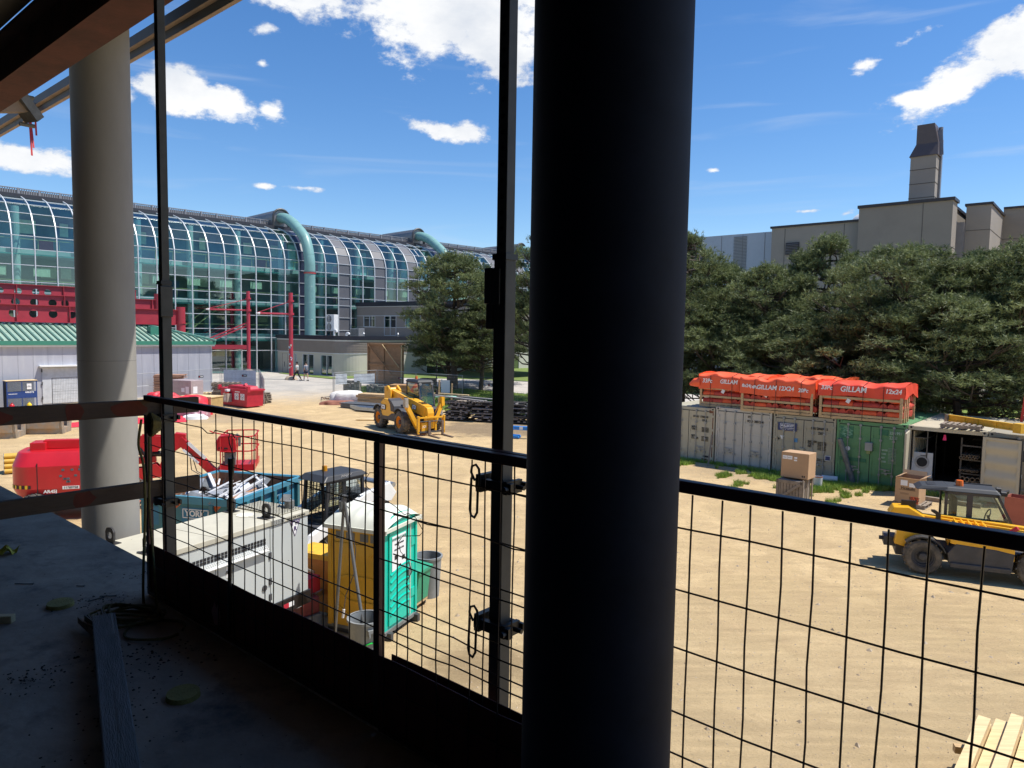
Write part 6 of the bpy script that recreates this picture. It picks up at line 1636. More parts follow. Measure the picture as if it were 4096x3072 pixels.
for k, (x0, dx, dz) in enumerate(((-18.75, .12, -1.0), (-18.7, .2, -.85), (-18.35, .06, -.62))): m.beam((x0, 5.26, 10.35), (x0 + dx, 5.26, 10.35 + dz), .008, .035, (0, 1, 0))
tag(site_obj(m, 'flagging_tape', pm('tape_red', (.5, .03, .03), .6, var=.3)), 'knotted red flagging tape with ends hanging from the outer rails', 'tape')

# columns
t_ = thing('concrete_column', 'thick round concrete column at the left, sunlit on its lower right', 'column', (-6.45, 11.3, 0), 0)
m = MB(); m.cyl((0, 0, -.2), (0, 0, 11.25), .412, n=64, cap=True); sh = m.build('shaft', M_colc, t_, smooth=50)
m = MB(); m.lathe([(.412, 5.055), (.4135, 5.06), (.412, 5.065)], n=64, cap=False); m.build('form_joint', pm('joint_grey', (.22, .21, .2), .9), sh)
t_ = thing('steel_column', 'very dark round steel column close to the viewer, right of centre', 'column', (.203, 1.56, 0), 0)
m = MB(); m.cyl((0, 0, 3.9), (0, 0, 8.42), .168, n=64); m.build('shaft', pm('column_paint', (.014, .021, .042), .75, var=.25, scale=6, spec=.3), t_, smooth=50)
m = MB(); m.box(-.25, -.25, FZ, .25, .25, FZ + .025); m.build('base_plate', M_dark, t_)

# guard posts
def guard_post(t, p, label, side):
    g = thing('guard_post', label, 'guard post', sp(t, p, FZ), SITE, 'telescopic guard posts clamped to the rail')
    a = .0265; m = MB(); m.box(-a, -a, 0, a, a, 1.80); sl = m.build('outer_sleeve', M_post, g, bevel=.003)
    m = MB(); m.box(-a - .004, -a - .004, 1.79, a + .004, a + .004, 1.81); m.build('sleeve_collar', M_black, sl)
    b = .0212; m = MB(); m.box(-b, -b, 1.80, b, b, 4.3); inn = m.build('inner_tube', M_post, g, bevel=.002)
    h = MB()
    for k in range(46):
        h.lathe([(.0085, -b - .0006), (.0085, -b - .0003)], (0, 0, 1.84 + k * .052), 10, 'y')
    h.build('adjusting_holes', M_black, inn)
    m = MB()
    if side > 0: m.box(.028, -.040, 1.607, .040, .030, 1.78)
    else: m.box(-.062, -.036, 1.645, -.028, .030, 1.765); m.box(-.058, -.03, 1.56, -.028, .02, 1.645); m.box(-.028, -.034, 1.64, .006, -.0275, 1.762)
    m.build('latch_plate', M_post, g, bevel=.004)
    m = MB(); m.box(-.08, -.08, 0, .08, .08, .012); m.build('base_plate', M_black, g)
    for z in (1.035, .545):
        c = MB(); c.box(-.075, -.052, z - .018, .085, -.03, z + .018); c.box(.050, -.05, z - .022, .066, .03, z + .022); c.box(-.075, -.05, z - .03, -.052, .03, z + .03); c.box(-.06, .03, z - .012, .08, .042, z + .012)
        c.cyl((.07, -.07, z), (.07, -.04, z), .010, n=8); c.cyl((.1, .0, z), (.06, 0, z), .008, n=8)
        cl = c.build('clamp', M_black, g)
        w = MB(); x0 = -.068
        w.tube([(x0, -.062, z + .01), (x0 - .010, -.07, z + .04), (x0 - .006, -.07, z + .06), (x0 + .012, -.07, z + .068), (x0 + .026, -.07, z + .055), (x0 + .03, -.068, z + .01), (x0 + .022, -.07, z - .02), (x0 + .020, -.07, z - .095), (x0 + .008, -.07, z - .115), (x0 - .008, -.07, z - .11), (x0 - .014, -.07, z - .09), (x0 - .010, -.068, z + .02)], .0045, 6)
        w.build('spring_clip', M_black, cl)
    return g
guard_post(-4.145, 1.80, 'left telescopic steel guard post in front of the concrete column', 1)
guard_post(-1.576, 1.80, 'right telescopic steel guard post with row of holes beside the dark column', -1)

# mesh barrier panels
rw = random.Random(12)
def barrier(p, x0, x1, xs, zs, label, jog=None, kick=True, wob=.003, ends=(1, 1)):
    b = thing('mesh_barrier', label, 'guard rail', sp(0, p, FZ), SITE, 'mesh barrier panels along the deck edge')
    m = MB(); m.box(x0, -.016, 1.130, x1, .016, 1.163); tr_ = m.build('top_rail', M_rail, b, bevel=.004)
    m = MB(); m.box(x0, -.014, .012, x1, .014, .035); m.build('bottom_rail', M_rail, b)
    for x in [q for q, e_ in ((x0, ends[0]), (x1 - .034, ends[1])) if e_]: m = MB(); m.box(x, -.0155, .012, x + .034, .0155, 1.13); m.build('end_post', M_rail, b, bevel=.003)
    m = MB()
    for x in xs:
        pts = [(x + rw.uniform(-wob, wob) * (1 if 0 < k < 6 else 0), -.019 + rw.uniform(-.002, .002), .03 + k * 1.10 / 6) for k in range(7)]
        m.tube(pts, .0027, 5)
    for z in zs:
        n = 9; pts = []
        for k in range(n):
            xx = x0 + .02 + (x1 - x0 - .04) * k / (n - 1); pts.append((xx, -.0245, z + rw.uniform(-wob, wob) * 1.3))
        if jog and abs(z - jog[2]) < .01: pts = [q for q in pts if not (jog[0] - .05 < q[0] < jog[1] + .05)] + [(jog[0], -.0245, z), (jog[0] + .06, -.0245, z - .022), (jog[1] - .02, -.0245, z - .018), (jog[1], -.0245, z + .0)]; pts.sort()
        m.tube(pts, .0027, 5)
    m.build('wire_mesh', pm('mesh_wire', (.022, .014, .016), .5, .2), b)
    if kick:
        kx = x0 + (.03 if ends[0] else -.008)
        m = MB(); m.grid(lambda u, v: (kx + u * (x1 - .03 - kx), -.006 + .002 * math.sin(u * 19), .035 + v * (.272 + .004 * math.sin(u * 9))), 24, 2); m.build('kick_plate', M_kick, b, solid=.004)
    return b
ZS = [1.05, .893, .724, .522, .416, .20, .06]
barrier(1.705, -4.19, -2.095, [-3.947, -3.799, -3.649, -3.494, -3.343, -3.189, -3.086, -2.988, -2.906, -2.834, -2.757, -2.68, -2.602, -2.53, -2.449, -2.374, -2.273, -2.171], ZS, 'left mesh barrier panel between the left guard post and the mid rail post', jog=(-3.48, -3.34, 1.05))
barrier(1.695, -2.085, -1.0, [-2.05, -1.916, -1.76, -1.60, -1.47, -1.33, -1.2], [1.045, .878, .70, .502, .402, .21], 'middle mesh barrier panel, its wires doubled against the next one', wob=.006, ends=(0, 0))
barrier(1.735, -2.055, .72, [-2.02, -1.88, -1.735, -1.575, -1.45, -1.30, -1.16, -1.03, -.92, -.834, -.750, -.677, -.597, -.522, -.443, -.365, -.286, -.187, -.09, .01, .12, .25, .4, .55], [1.037, .866, .71, .53, .415, .2], 'right mesh barrier panel running on past the big dark column', ends=(0, 1))

m = MB(); m.box(-4.17, 1.690, FZ + .001, 2.0, 1.700, FZ + .011); tag(site_obj(m, 'sunlit_gap_strip', pm('strip_pale', (.62, .55, .52), .8, var=.3, scale=20)), 'thin pale strip painted as the sunlit gap along the foot of the kick plates', 'strip')  # pale strip added for the bright sunlit gap under the panels
# odd bits hanging on the mesh
m = MB(); m.tube([(-2.08, 0, 5.07), (-2.12, 0, 5.065), (-2.15, 0, 5.03), (-2.14, 0, 5.01), (-2.09, 0, 4.99), (-1.98, .0, 4.965), (-1.92, 0, 4.94), (-1.9, 0, 4.95), (-1.86, 0, 4.94), (-1.82, 0, 4.90), (-1.84, 0, 4.88), (-1.93, 0, 4.86), (-1.955, 0, 4.83), (-1.94, 0, 4.80), (-1.9, 0, 4.78), (-1.88, 0, 4.74), (-1.91, 0, 4.69), (-1.89, 0, 4.67)], .0016, 4)
m.v = [v + Vector((0, 1.665, 0)) for v in m.v]
tag(site_obj(m, 'loose_wire', M_black), 'thin loose tie wire curling over the middle barrier mesh', 'wire')
t_ = thing('bungee_hook', 'black bungee with wire hook hanging on the left barrier mesh', 'bungee', sp(-3.17, 1.672, 0), SITE)
m = MB(); m.tube([(.035, 0, 5.085), (.015, 0, 5.105), (-.01, 0, 5.10), (-.022, 0, 5.08), (-.015, 0, 5.055), (.012, 0, 5.01), (.02, 0, 4.985), (.008, 0, 4.975)], .003, 6); m.build('wire_hook', M_black, t_)
m = MB(); m.tube([(.0, 0, 4.985), (.0, 0, 4.94), (-.005, 0, 4.88), (-.02, 0, 4.6), (-.03, 0, 4.35), (-.04, 0, 4.12)], [.017, .016, .010, .010, .010, .010], 8); m.build('rubber_strap', M_black, t_, smooth=True)
m = MB(); m.add([(0, 0, 0), (.03, 0, .05), (.05, 0, .02), (.07, 0, .06), (.09, 0, -.01), (.08, 0, -.06), (.03, 0, -.07)], [(0, 1, 2, 3, 4, 5, 6)])
tag(m.build('torn_foam', pm('pink_foam', (.55, .28, .32), .8), loc=sp(-3.42, 1.69, 4.17), rz=SITE, solid=.004), 'torn pale pink scrap showing at the foot of the left kick plate', 'foam scrap')

# timber guard rails on the left
DV = Vector((.68, .733, 0)).normalized(); P0_ = Vector((-2.01, 4.06, 0))
def plank(z, label, patches):
    g = thing('guard_plank', label, 'plank', P0_ + Vector((0, 0, z)), math.atan2(DV.y, DV.x), 'timber guard rails beside the left post')
    m = MB(); m.grid(lambda u, v: (-2.6 + u * 2.82, 0, v * .09), 1, 1); m.v = []; m.f = []; m.mi = []
    m.box(-2.6, -.019, 0, .205, .019, .089 + .0); m.build('board', M_woodd, g, bevel=.003)
    rp = random.Random(int(z * 100))
    for (x, w) in patches:
        q = MB(); n = 14; pts = [(x + w * math.cos(2 * math.pi * k / n) * rp.uniform(.75, 1.1), max(.002, min(.087, .045 + .05 * math.sin(2 * math.pi * k / n) * rp.uniform(.7, 1.2)))) for k in range(n)]
        q.add([(a, -.0197, b) for a, b in pts], [tuple(range(n))])
        q.build('spray_mark', pm('spray_red', (.125, .024, .010), .8, var=.3, scale=12), g)
    return g
plank(5.10, 'upper timber guard rail with faded red spray marks', [(-.86, .14), (-.18, .10), (-1.15, .08), (-.45, .05)])
plank(4.63, 'lower timber guard rail with faded red spray marks', [(-.95, .16), (-.42, .06), (-1.25, .1)])

# rope, coil and floor clutter
M_rope = pm('yellow_rope', (.13, .11, .035), .85, var=.35, scale=30)
t_ = thing('rope', 'yellow rope hung from the left clamp and coiled on the floor at the corner', 'rope', (0, 0, 0), 0)
m = MB(); pts = [sp(-4.07, 1.63, 5.09), sp(-4.09, 1.62, 4.95), sp(-4.055, 1.63, 4.83), sp(-4.045, 1.63, 4.6), sp(-4.05, 1.62, 4.35), sp(-4.02, 1.60, 4.14), (-1.98, 3.78, FZ + .02), (-1.85, 3.70, FZ + .012)]
m.tube(catmull([tuple(p) for p in pts], 5), .007, 6)
m.tube(catmull([tuple(p) for p in [sp(-4.0, 1.64, 5.0), sp(-3.98, 1.63, 4.85), sp(-3.99, 1.63, 4.6), sp(-3.93, 1.62, 4.35), sp(-3.85, 1.6, 4.1)]], 5), .006, 6)
m.build('hanging_strand', M_rope, t_)
m = MB(); rp = random.Random(6)
for k in range(6):
    cx, cy = -2.03 + rp.uniform(-.05, .05), 3.66 + rp.uniform(-.05, .05); ra, rb = rp.uniform(.10, .21), rp.uniform(.07, .13); a0 = rp.uniform(-.5, .5)
    pts = []
    for j in range(22):
        a = 2 * math.pi * j / 22; x = ra * math.cos(a); y = rb * math.sin(a)
        pts.append((cx + x * math.cos(a0) - y * math.sin(a0), cy + x * math.sin(a0) + y * math.cos(a0), FZ + .01 + .006 * k + .008 * math.sin(a * 3 + k)))
    m.tube(pts, .0065, 6, closed=True)
pts = [(-1.80 + .14 * math.cos(a), 3.52 + .13 * math.sin(a), FZ + .01 + .004 * math.sin(3 * a)) for a in np.linspace(0, 6.0, 22)]
m.tube(pts, .0065, 6); m.build('coil', M_rope, t_)
m = MB(); pts = [(.035 * math.cos(a) * (1 + .25 * math.sin(5 * a)), 0, .055 * math.sin(a)) for a in np.linspace(0, 6.28, 16)]
for k in range(4): m.tube([(p[0] * (1 - .2 * k), .012 * k - .02, p[2] * (1 - .15 * k)) for p in pts], .013, 6, closed=True)
m.build('knot', M_rope, t_, loc=sp(-3.90, 1.63, 5.08), rz=SITE)

t_ = thing('timber_baulk', 'grey weathered timber baulk with a splintered end lying on the floor', 'timber', (-2.06, 3.52, FZ), math.atan2(-1.12, .70))
m = MB(); m.box(0.0, -.052, 0, 2.2, .052, .088); b_ = m.build('baulk', pm('baulk_wood', (.20, .19, .175), .9, var=.25, scale=5, stretch=(1, 10, 10), bump=.5), t_, bevel=.005)
m = MB(); rp = random.Random(8)
for k in range(9): y = -.05 + k * .009; m.beam((.12, y, .03 + .04 * rp.random()), (-.02 - .10 * rp.random(), y - .05 * (1 - k / 9) - .01, .03 + .06 * rp.random()), .006, .03)
m.k = 1; m.box(.02, .03, .0885, .30, .036, .089); m.box(.0, -.02, .0885, .12, -.016, .089); m.box(.9, .0, .0885, 1.25, .004, .089)
m.build('splinters', [pm('splinter_wood', (.24, .20, .16), .9, var=.3), M_black], t_)
M_plug = pm('plug_yellow', (.34, .29, .08), .8, var=.15, scale=18, bump=.3)
for (x, y, lab) in ((-2.48, 3.83, 'yellow wooden disc lying on the floor left of the rope coil'), (-1.36, 2.88, 'yellow wooden disc lying on the floor right of the timber baulk')):
    m = MB(); m.cyl((0, 0, 0), (0, 0, .022), .068, .064, n=28); m.box(-.03, -.004, .022, .01, -.001, .0225); o = m.build('wood_disc', M_plug, loc=(x, y, FZ + .001), smooth=40); o.rotation_euler = (R(3), 0, .4); tag(o, lab, 'wood disc')
m = MB(); m.box(-.12, -.02, 0, .04, .02, .04); tag(m.build('wood_block', M_woodp, loc=(-2.62, 3.60, FZ), rz=.1, bevel=.003), 'small offcut of pale timber on the floor at the left edge', 'wood block')
m = MB(); m.grid(lambda u, v: (-.07 + .14 * u, -.05 + .1 * v, .02 + .018 * math.sin(u * 9 + v * 5) + .012 * math.cos(v * 14)), 10, 8); tag(m.build('rag', pm('rag_yellow', (.5, .46, .08), .8), loc=(-3.42, 4.72, FZ)), 'crumpled yellow rag on the floor at the left edge', 'rag')
for k, (x, y, a, l, lab) in enumerate(((-1.66, 4.02, .05, .1, 'nail lying on the floor nearest the rope, right of the other nails'), (-2.9, 4.15, .0, .11, 'long nail at the left edge of the floor'), (-2.55, 4.13, -.1, .05, 'short nail between the two long ones'), (-2.30, 3.98, .15, .09, 'nail crossing another beyond the left yellow disc'), (-2.34, 3.93, .9, .08, 'slanted nail under its neighbour beyond the left yellow disc'))):
    m = MB(); m.cyl((-l / 2, 0, .004), (l / 2, 0, .004), .0028, n=6); m.cyl((l / 2 - .003, 0, .004), (l / 2, 0, .004), .006, n=8); tag(m.build('nail', M_galvd, loc=(x, y, FZ), rz=a), lab, 'nail', 'nails on the concrete floor')
V = []
oc = np.array([[1, 0, 0], [0, 1, 0], [-1, 0, 0], [0, -1, 0], [0, 0, .7]]); fs = np.array([[0, 1, 4], [1, 2, 4], [2, 3, 4], [3, 0, 4]])
rd_ = np.random.default_rng(4)
for (cx, cy, sx, sy, n, s) in ((-1.75, 3.25, .16, .10, 110, .006), (-1.55, 2.85, .10, .28, 150, .0045), (-2.3, 3.9, .12, .06, 90, .004), (-1.35, 2.72, .3, .3, 50, .0035), (-2.15, 4.35, .12, .05, 90, .005), (-2.3, 3.7, .7, .6, 30, .003), (-2.1, 3.0, .08, .08, 90, .005)):
    P = np.stack([rd_.normal(cx, sx, n), rd_.normal(cy, sy, n), np.full(n, FZ + .001)], -1)
    Q = (oc[None] * (s * rd_.uniform(.4, 1.5, (n, 1, 1))) * rd_.uniform(.6, 1.4, (n, 5, 1)) + P[:, None, :]); V.append(Q[:, fs].reshape(-1, 3))
o = tri_mesh('floor_debris', np.concatenate(V), pm('debris_dark', (.05, .045, .04), .9, var=.3)); tag(o, 'dark crumbs and dirt scattered over the concrete floor', 'debris'); o['kind'] = 'stuff'
# ------------------------------------------------------------------ generator below the deck
AG = R(90 - 27.2)
GN = thing('generator', 'large pale grey generator set with black lifting lugs just below the deck', 'generator', (-5.34, 9.03, 0), AG)
M_gen = pm('generator_grey', (.50, .53, .52), .45, var=.04, scale=1.5)
M_gtop = pm('generator_top', (.52, .495, .40), .6, var=.08, scale=2, col2=(.42, .40, .33), th=(.5, .75))
m = MB(); m.box(0, 0, .95, 3.82, 1.14, 2.31); m.build('housing', M_gen, GN, bevel=.01)
m = MB(); m.box(-.02, -.02, 2.31, 3.84, 1.16, 2.40); m.build('roof_cover', M_gtop, GN, bevel=.012)
m = MB(); m.box(1.83, -.023, 2.31, 1.834, 1.163, 2.403); m.box(2.94, -.023, 2.31, 2.944, 1.163, 2.403); m.box(0, -.004, 2.30, 3.82, 0, 2.305); m.box(2.93, -.004, .95, 2.938, 0, 2.31)
m.box(.7, -.004, 1.92, 2.93, 0, 1.925); m.box(1.83, -.004, .95, 1.836, 0, 1.92); m.box(2.15, -.004, .95, 2.156, 0, 1.92); m.build('panel_gap', M_ink, GN)
m = MB()
for k in range(30):
    for j in range(2): x = .9 + k * .065; m.box(x, -.006, 2.03 + j * .055, x + .05, .002, 2.075 + j * .055)
m.build('side_vent', M_ink, GN)
m = MB(); m.box(.9, -.08, 1.93, 2.84, -.0, 1.945)
for k in range(50): m.beam((.9 + k * .0396, -.08, 1.94), (.9 + k * .0396, -.01, 2.02), .005, .005)
for j in range(4): m.beam((.9, -.08 + .02 * j, 1.94 + .025 * j), (2.84, -.08 + .02 * j, 1.94 + .025 * j), .005, .005)
m.build('vent_basket', M_white, GN)
m = MB(); m.k = 0; m.box(3.25, .12, 2.402, 3.79, 1.12, 2.408); m.k = 1
for k in range(9): m.box(3.25 + k * .066, .12, 2.408, 3.264 + k * .066, 1.12, 2.43)
for k in range(16): m.box(3.25, .12 + k * .066, 2.408, 3.79, .134 + k * .066, 2.43)
m.build('exhaust_grille', [M_ink, M_gtop], GN)
m = MB(); m.cyl((3.68, .3, 2.42), (3.68, .3, 2.56), .085, n=18); m.cbox((3.72, .42, 2.58), (.18, .16, .02), .3, -.5); m.build('exhaust_stack', M_galvd, GN, smooth=40)
for x in (.85, 3.05):
    for y in (.2, 1.04):
        m = MB(); n = 12; hole = [(x + .0, 0)]
        m.box(x - .10, y - .11, 2.402, x + .10, y + .11, 2.412)
        ring = [(y + .055 * math.cos(2 * math.pi * k / n), 2.53 + .055 * math.sin(2 * math.pi * k / n)) for k in range(n)]
        oc_ = []
        for k in range(n):
            a = 2 * math.pi * k / n; c, s = math.cos(a), math.sin(a); sc = min(.095 / max(abs(c), 1e-6), .12 / max(abs(s), 1e-6)); oc_.append((y + c * min(sc, .125), 2.53 + s * min(sc, .125)))
        for xx in (x - .015, x + .015): m.add([(xx, a, b) for a, b in ring] + [(xx, a, b) for a, b in oc_], [(k, (k + 1) % n, (k + 1) % n + n, k + n) for k in range(n)])
        m.add([(x - .015, a, b) for a, b in ring] + [(x + .015, a, b) for a, b in ring], [(k, (k + 1) % n, (k + 1) % n + n, k + n) for k in range(n)])
        m.add([(x - .015, a, b) for a, b in oc_] + [(x + .015, a, b) for a, b in oc_], [(k, k + n, (k + 1) % n + n, (k + 1) % n) for k in range(n)])
        m.box(x - .015, y - .095, 2.41, x + .015, y + .095, 2.43)
        m.build('lifting_lug', pm('lug_black', (.03, .028, .028), .6, var=.3, scale=9), GN)
m = MB(); m.lathe([(.15, 0), (.15, .006)], (3.0, .64, 2.402), 24); m.build('hatch_disc', pm('hatch_cream', (.68, .66, .56), .6), GN)
m = MB(); m.box(2.96, -.026, 2.318, 3.24, -.02, 2.398); pe = m.build('perforated_plate', pm('plate_grey', (.36, .37, .35), .5), GN)
m = MB()
for k in range(7):
    for j in range(3): m.lathe([(.009, -.028), (.009, -.0265)], (2.98 + k * .038, 0, 2.335 + j * .023), 8, 'y')
m.build('perforation', M_ink, pe)
m = MB(); m.prism([(3.39, 2.28), (3.62, 2.28), (3.50, 2.02)], -.005, -.001, 'y'); b_ = m.build('triangle_logo', M_paper, GN)
m = MB()
for a, b in (((3.385, 2.283), (3.625, 2.283)), ((3.625, 2.283), (3.50, 2.01)), ((3.50, 2.01), (3.385, 2.283))): m.beam((a[0], -.006, a[1]), (b[0], -.006, b[1]), .004, .008)
M_purp = pm('logo_purple', (.06, .02, .12), .5); m.build('logo_edge', M_purp, b_)
text('T W', .10, M_purp, b_, (3.505, -.008, 2.235), (RX, 0, 0), bold=.003); text('R', .10, M_purp, b_, (3.505, -.008, 2.14), (RX, 0, 0), bold=.003)
text('SOLD FOR WELDING', .045, M_ink, GN, (3.52, -.024, 2.35), (RX, 0, 0))
m = MB(); m.box(2.03, -.005, 1.70, 2.12, -.001, 1.88); b_ = m.build('white_label', M_paper, GN); text('(8HR)', .07, M_ink, b_, (2.075, -.007, 1.79), (RX, 0, R(0)), xs=.6)
m = MB()
for z in (1.76, 1.32, 1.05): m.box(2.90, -.02, z, 2.95, 0, z + .11)
m.cyl((2.8, -.02, 1.3), (2.8, 0, 1.3), .05, n=10); m.build('door_latch', M_chas, GN)
m = MB(); m.box(-.05, -.03, .72, 3.86, .06, .95); m.box(-.05, 1.08, .72, 3.86, 1.17, .95); m.box(3.78, .06, .72, 3.86, 1.08, .95); m.box(-.05, .06, .72, 0, 1.08, .95); m.build('trailer_frame', M_black, GN)
m = MB(); m.k = 0; m.box(3.2, -.034, .80, 3.32, -.03, .88); m.k = 1; m.box(3.32, -.034, .80, 3.44, -.03, .88); m.build('reflector', [M_lredd, M_paper], GN)
for x in (1.3, 2.1):
    for y, s in ((-.08, -1), (1.2, 1)): wheel(GN, (x, y, .36), .36, .22, s, M_galv, 12, .6)
m = MB(); m.beam((3.8, .3, .6), (4.9, .57, .5), .1, .1); m.beam((3.8, .85, .6), (4.9, .57, .5), .1, .1); m.box(4.85, .5, .45, 5.1, .64, .58); m.k = 1; m.box(4.1, .34, .66, 4.5, .8, .95); m.build('drawbar', [pm('drawbar_grey', (.36, .35, .34), .6, .2, var=.2), M_lredd], GN)

# ------------------------------------------------------------------ blue roll-off dumpster
AD_ = R(90 - 13.3 - 90)
DM = thing('dumpster', 'open blue roll off dumpster with rusty inside, full of scrap metal', 'dumpster', (-6.57, 16.68, 0), R(90 - 13.3))
# local X = long way back, local Y = to the left
M_blu = pm('dumpster_blue_shade', (.03, .16, .20), .55, var=.18, scale=2, col2=(.20, .08, .045), th=(.60, .70), sc2=5)  # darker copy paints the shaded front panel and stiffeners
M_blu2 = pm('dumpster_blue_sun', (.055, .24, .34), .55, var=.12, scale=2, col2=(.33, .17, .10), th=(.60, .72), sc2=6)  # lighter copy paints the sunlit shell and rim
M_rin = pm('dumpster_inside', (.22, .11, .065), .85, var=.35, scale=3, col2=(.10, .24, .28), th=(.60, .68), sc2=4, bump=.3)
LW, WW, HH = 2.95, 2.55, 1.5
m = MB()
m.k = 0; m.box(0, 0, .25, .06, WW, HH); m.k = 0; m.box(0, 0, .25, LW, .06, HH); m.box(0, WW - .06, .25, LW, WW, HH); m.box(LW - .06, 0, .25, LW, WW, HH); m.box(0, 0, .2, LW, WW, .26)
m.build('bin_shell', M_blu2, DM)
m = MB(); m.box(.061, .061, .26, LW - .061, WW - .061, .27)
for a in ((.06, .061, .26, .063, WW - .06, 1.49), (LW - .064, .061, .26, LW - .061, WW - .06, 1.49), (.06, .061, .26, LW - .06, .063, 1.49), (.06, WW - .064, .26, LW - .06, WW - .061, 1.49)): m.box(*a)
m.build('bin_inside', M_rin, DM)
m = MB(); m.box(-.06, -.06, HH - .16, .02, WW + .06, HH + .02); m.box(-.06, -.08, HH - .10, LW + .08, .02, HH + .02); m.box(-.06, WW - .02, HH - .1, LW + .06, WW + .08, HH + .02); m.box(LW - .02, -.06, HH - .1, LW + .08, WW + .06, HH + .02); m.build('rim', M_blu2, DM)
m = MB()
for x in (.35, .95, 1.55, 2.15, 2.7): m.box(x, -.10, .25, x + .12, .0, HH - .1)
for y in (.0, .55, WW - .6, WW - .1): m.box(-.08, y, .25, 0, y + .1, HH - .15)
m.box(-.08, 0, .25, 0, WW, .4)
m.build('stiffener', M_blu, DM)
m = MB(); m.box(-.01, .02, .4, -.002, WW - .02, HH - .16); fr = m.build('front_panel', M_blu, DM)
m = MB(); m.box(-.02, .55, .78, -.012, 1.45, 1.24); sg = m.build('company_sign', pm('sign_blue', (.01, .16, .30), .5), DM)
m = MB()
for a in ((.58, .98, 1.42, 1.0), (.58, 1.19, 1.42, 1.21), (.58, .98, .6, 1.21), (1.40, .98, 1.42, 1.21)): m.box(-.026, a[0], a[1], -.02, a[2], a[3])
m.build('sign_frame', M_wink, sg)
text('YORK 1', .20, M_wink, sg, (-.026, 1.0, 1.095), (RX, 0, R(-90)), bold=.007); text('YORK1.COM', .09, M_wink, sg, (-.024, 1.0, .92), (RX, 0, R(-90)), bold=.002); text('416.479.1700', .08, M_wink, sg, (-.024, 1.0, .84), (RX, 0, R(-90)))
m = MB(); m.prism([(.35, 1.33), (.62, 1.33), (.5, 1.18)], -.014, -.011, 'x'); m.prism([(1.45, 1.33), (1.75, 1.33), (1.6, 1.2)], -.014, -.011, 'x'); m.build('orange_patch', pm('patch_orange', (.55, .12, .03), .7), DM)
m = MB(); m.box(-.02, WW - .45, .75, -.012, WW - .05, 1.2); b_ = m.build('company_sign', pm('sign_blue', (.01, .16, .30), .5), DM); text('88\n18', .15, M_wink, b_, (-.022, WW - .22, .98), (RX, 0, R(-90)))
m = MB(); m.box(1.7, -.13, .85, 2.4, -.105, 1.25); b_ = m.build('company_sign', pm('sign_blue', (.01, .16, .30), .5), DM); text('YORK 1', .15, M_wink, b_, (2.05, -.132, 1.08), (RX, 0, 0), bold=.004)
# scrap
rs = random.Random(21)
M_scr = [pm('scrap_grey', (.42, .43, .44), .45, .5, var=.2), pm('scrap_dark', (.12, .13, .14), .6, .2, var=.3), pm('scrap_white', (.62, .62, .62), .5, var=.1)]
m = MB(); m.grid(lambda u, v: (.07 + u * (LW - .14), .07 + v * (WW - .14), .98 + .30 * mnoise.noise(Vector((u * 3, v * 3, 1)))), 12, 12); sc_ = m.build('scrap_fill', pm('scrap_mixed', (.24, .24, .24), .6, .3, var=.5, scale=6, bump=1, col2=(.5, .5, .5), th=(.5, .55), sc2=9), None); sc_.parent = None
SCR = thing('scrap_pile', 'tangle of grey scrap metal strips and sheet inside the blue dumpster', 'scrap', (-6.57, 16.68, 0), R(90 - 13.3))
sc_.parent = SCR
def scrap(k, n):
    m = MB()
    for i in range(n):
        x, y = rs.uniform(.15, LW - .5), rs.uniform(.15, WW - .2); z = 1.12 + rs.uniform(-.05, .22); a = rs.uniform(-.6, 1.2); L = rs.uniform(.4, 1.1); d = Vector((math.cos(a), math.sin(a), rs.uniform(-.15, .25))) * L
        c0 = Vector((x, y, z)); c1 = c0 + d; c1.x = min(max(c1.x, .1), LW - .1); c1.y = min(max(c1.y, .1), WW - .1)
        m.beam(c0, c1, rs.choice((.05, .09, .3)), rs.choice((.006, .02, .04)), (rs.uniform(-.4, .4), rs.uniform(-.4, .4), 1))
    return m
for k in range(3):
    for j in range(6): scrap(k, 5).build('scrap_strip', M_scr[k], SCR)
m = MB(); m.beam((.1, .9, 1.1), (2.2, .6, 1.55), .05, .05); m.beam((.2, 1.15, 1.15), (2.4, .95, 1.62), .03, .04); m.build('scrap_strip', M_scr[2], SCR)
m = MB(); m.beam((.15, .95, 1.15), (1.75, .62, 1.35), .2, .05, (.1, .5, 1)); m.build('scrap_plank', pm('broken_plank', (.38, .20, .11), .8, var=.25), SCR)
m = MB()
for k in range(5): cx = .5 + .08 * k; m.tube([(cx + .2 * math.cos(a), .7 + .12 * math.sin(a), 1.2 + .03 * math.sin(3 * a + k)) for a in np.linspace(0, 6.2, 14)], .008, 4)
m.build('wire_tangle', M_rust, SCR)

# ------------------------------------------------------------------ portable toilet and its neighbours
PT = thing('portable_toilet', 'portable toilet with yellow side, teal door side and off white ribbed roof', 'portable toilet', (-2.24, 12.44, 0), R(-22))
# local X: -1.2..0 along the yellow face (y = 0 side), Y: 0..1.15 along the teal face (x = 0 side)
M_py = pm('toilet_yellow', (.62, .34, .02), .45, var=.12, scale=2, col2=(.42, .23, .03), th=(.56, .8))
M_pt = pm('toilet_teal', (.0, .50, .37), .35, var=.06, scale=2)
M_pr = pm('toilet_roof', (.66, .67, .58), .5, var=.06, scale=2)
m = MB(); m.box(-1.2, .0, .14, -.03, 1.15, 2.0); m.build('side_wall', M_py, PT, bevel=.02)
for x0, x1 in ((-1.02, -.85), (-.80, -.62), (-.50, -.33), (-.28, -.10)): m = MB(); m.box(x0, -.008, 1.78, x1, .0, 1.92); m.build('vent_slot', pm('vent_grey', (.16, .16, .15), .7), PT)
m = MB()
m.prism([(-1.1, 1.72), (-.1, 1.72), (-.16, 1.64), (-.3, 1.50), (-.85, 1.50), (-1.02, 1.62)], -.022, .0, 'y')
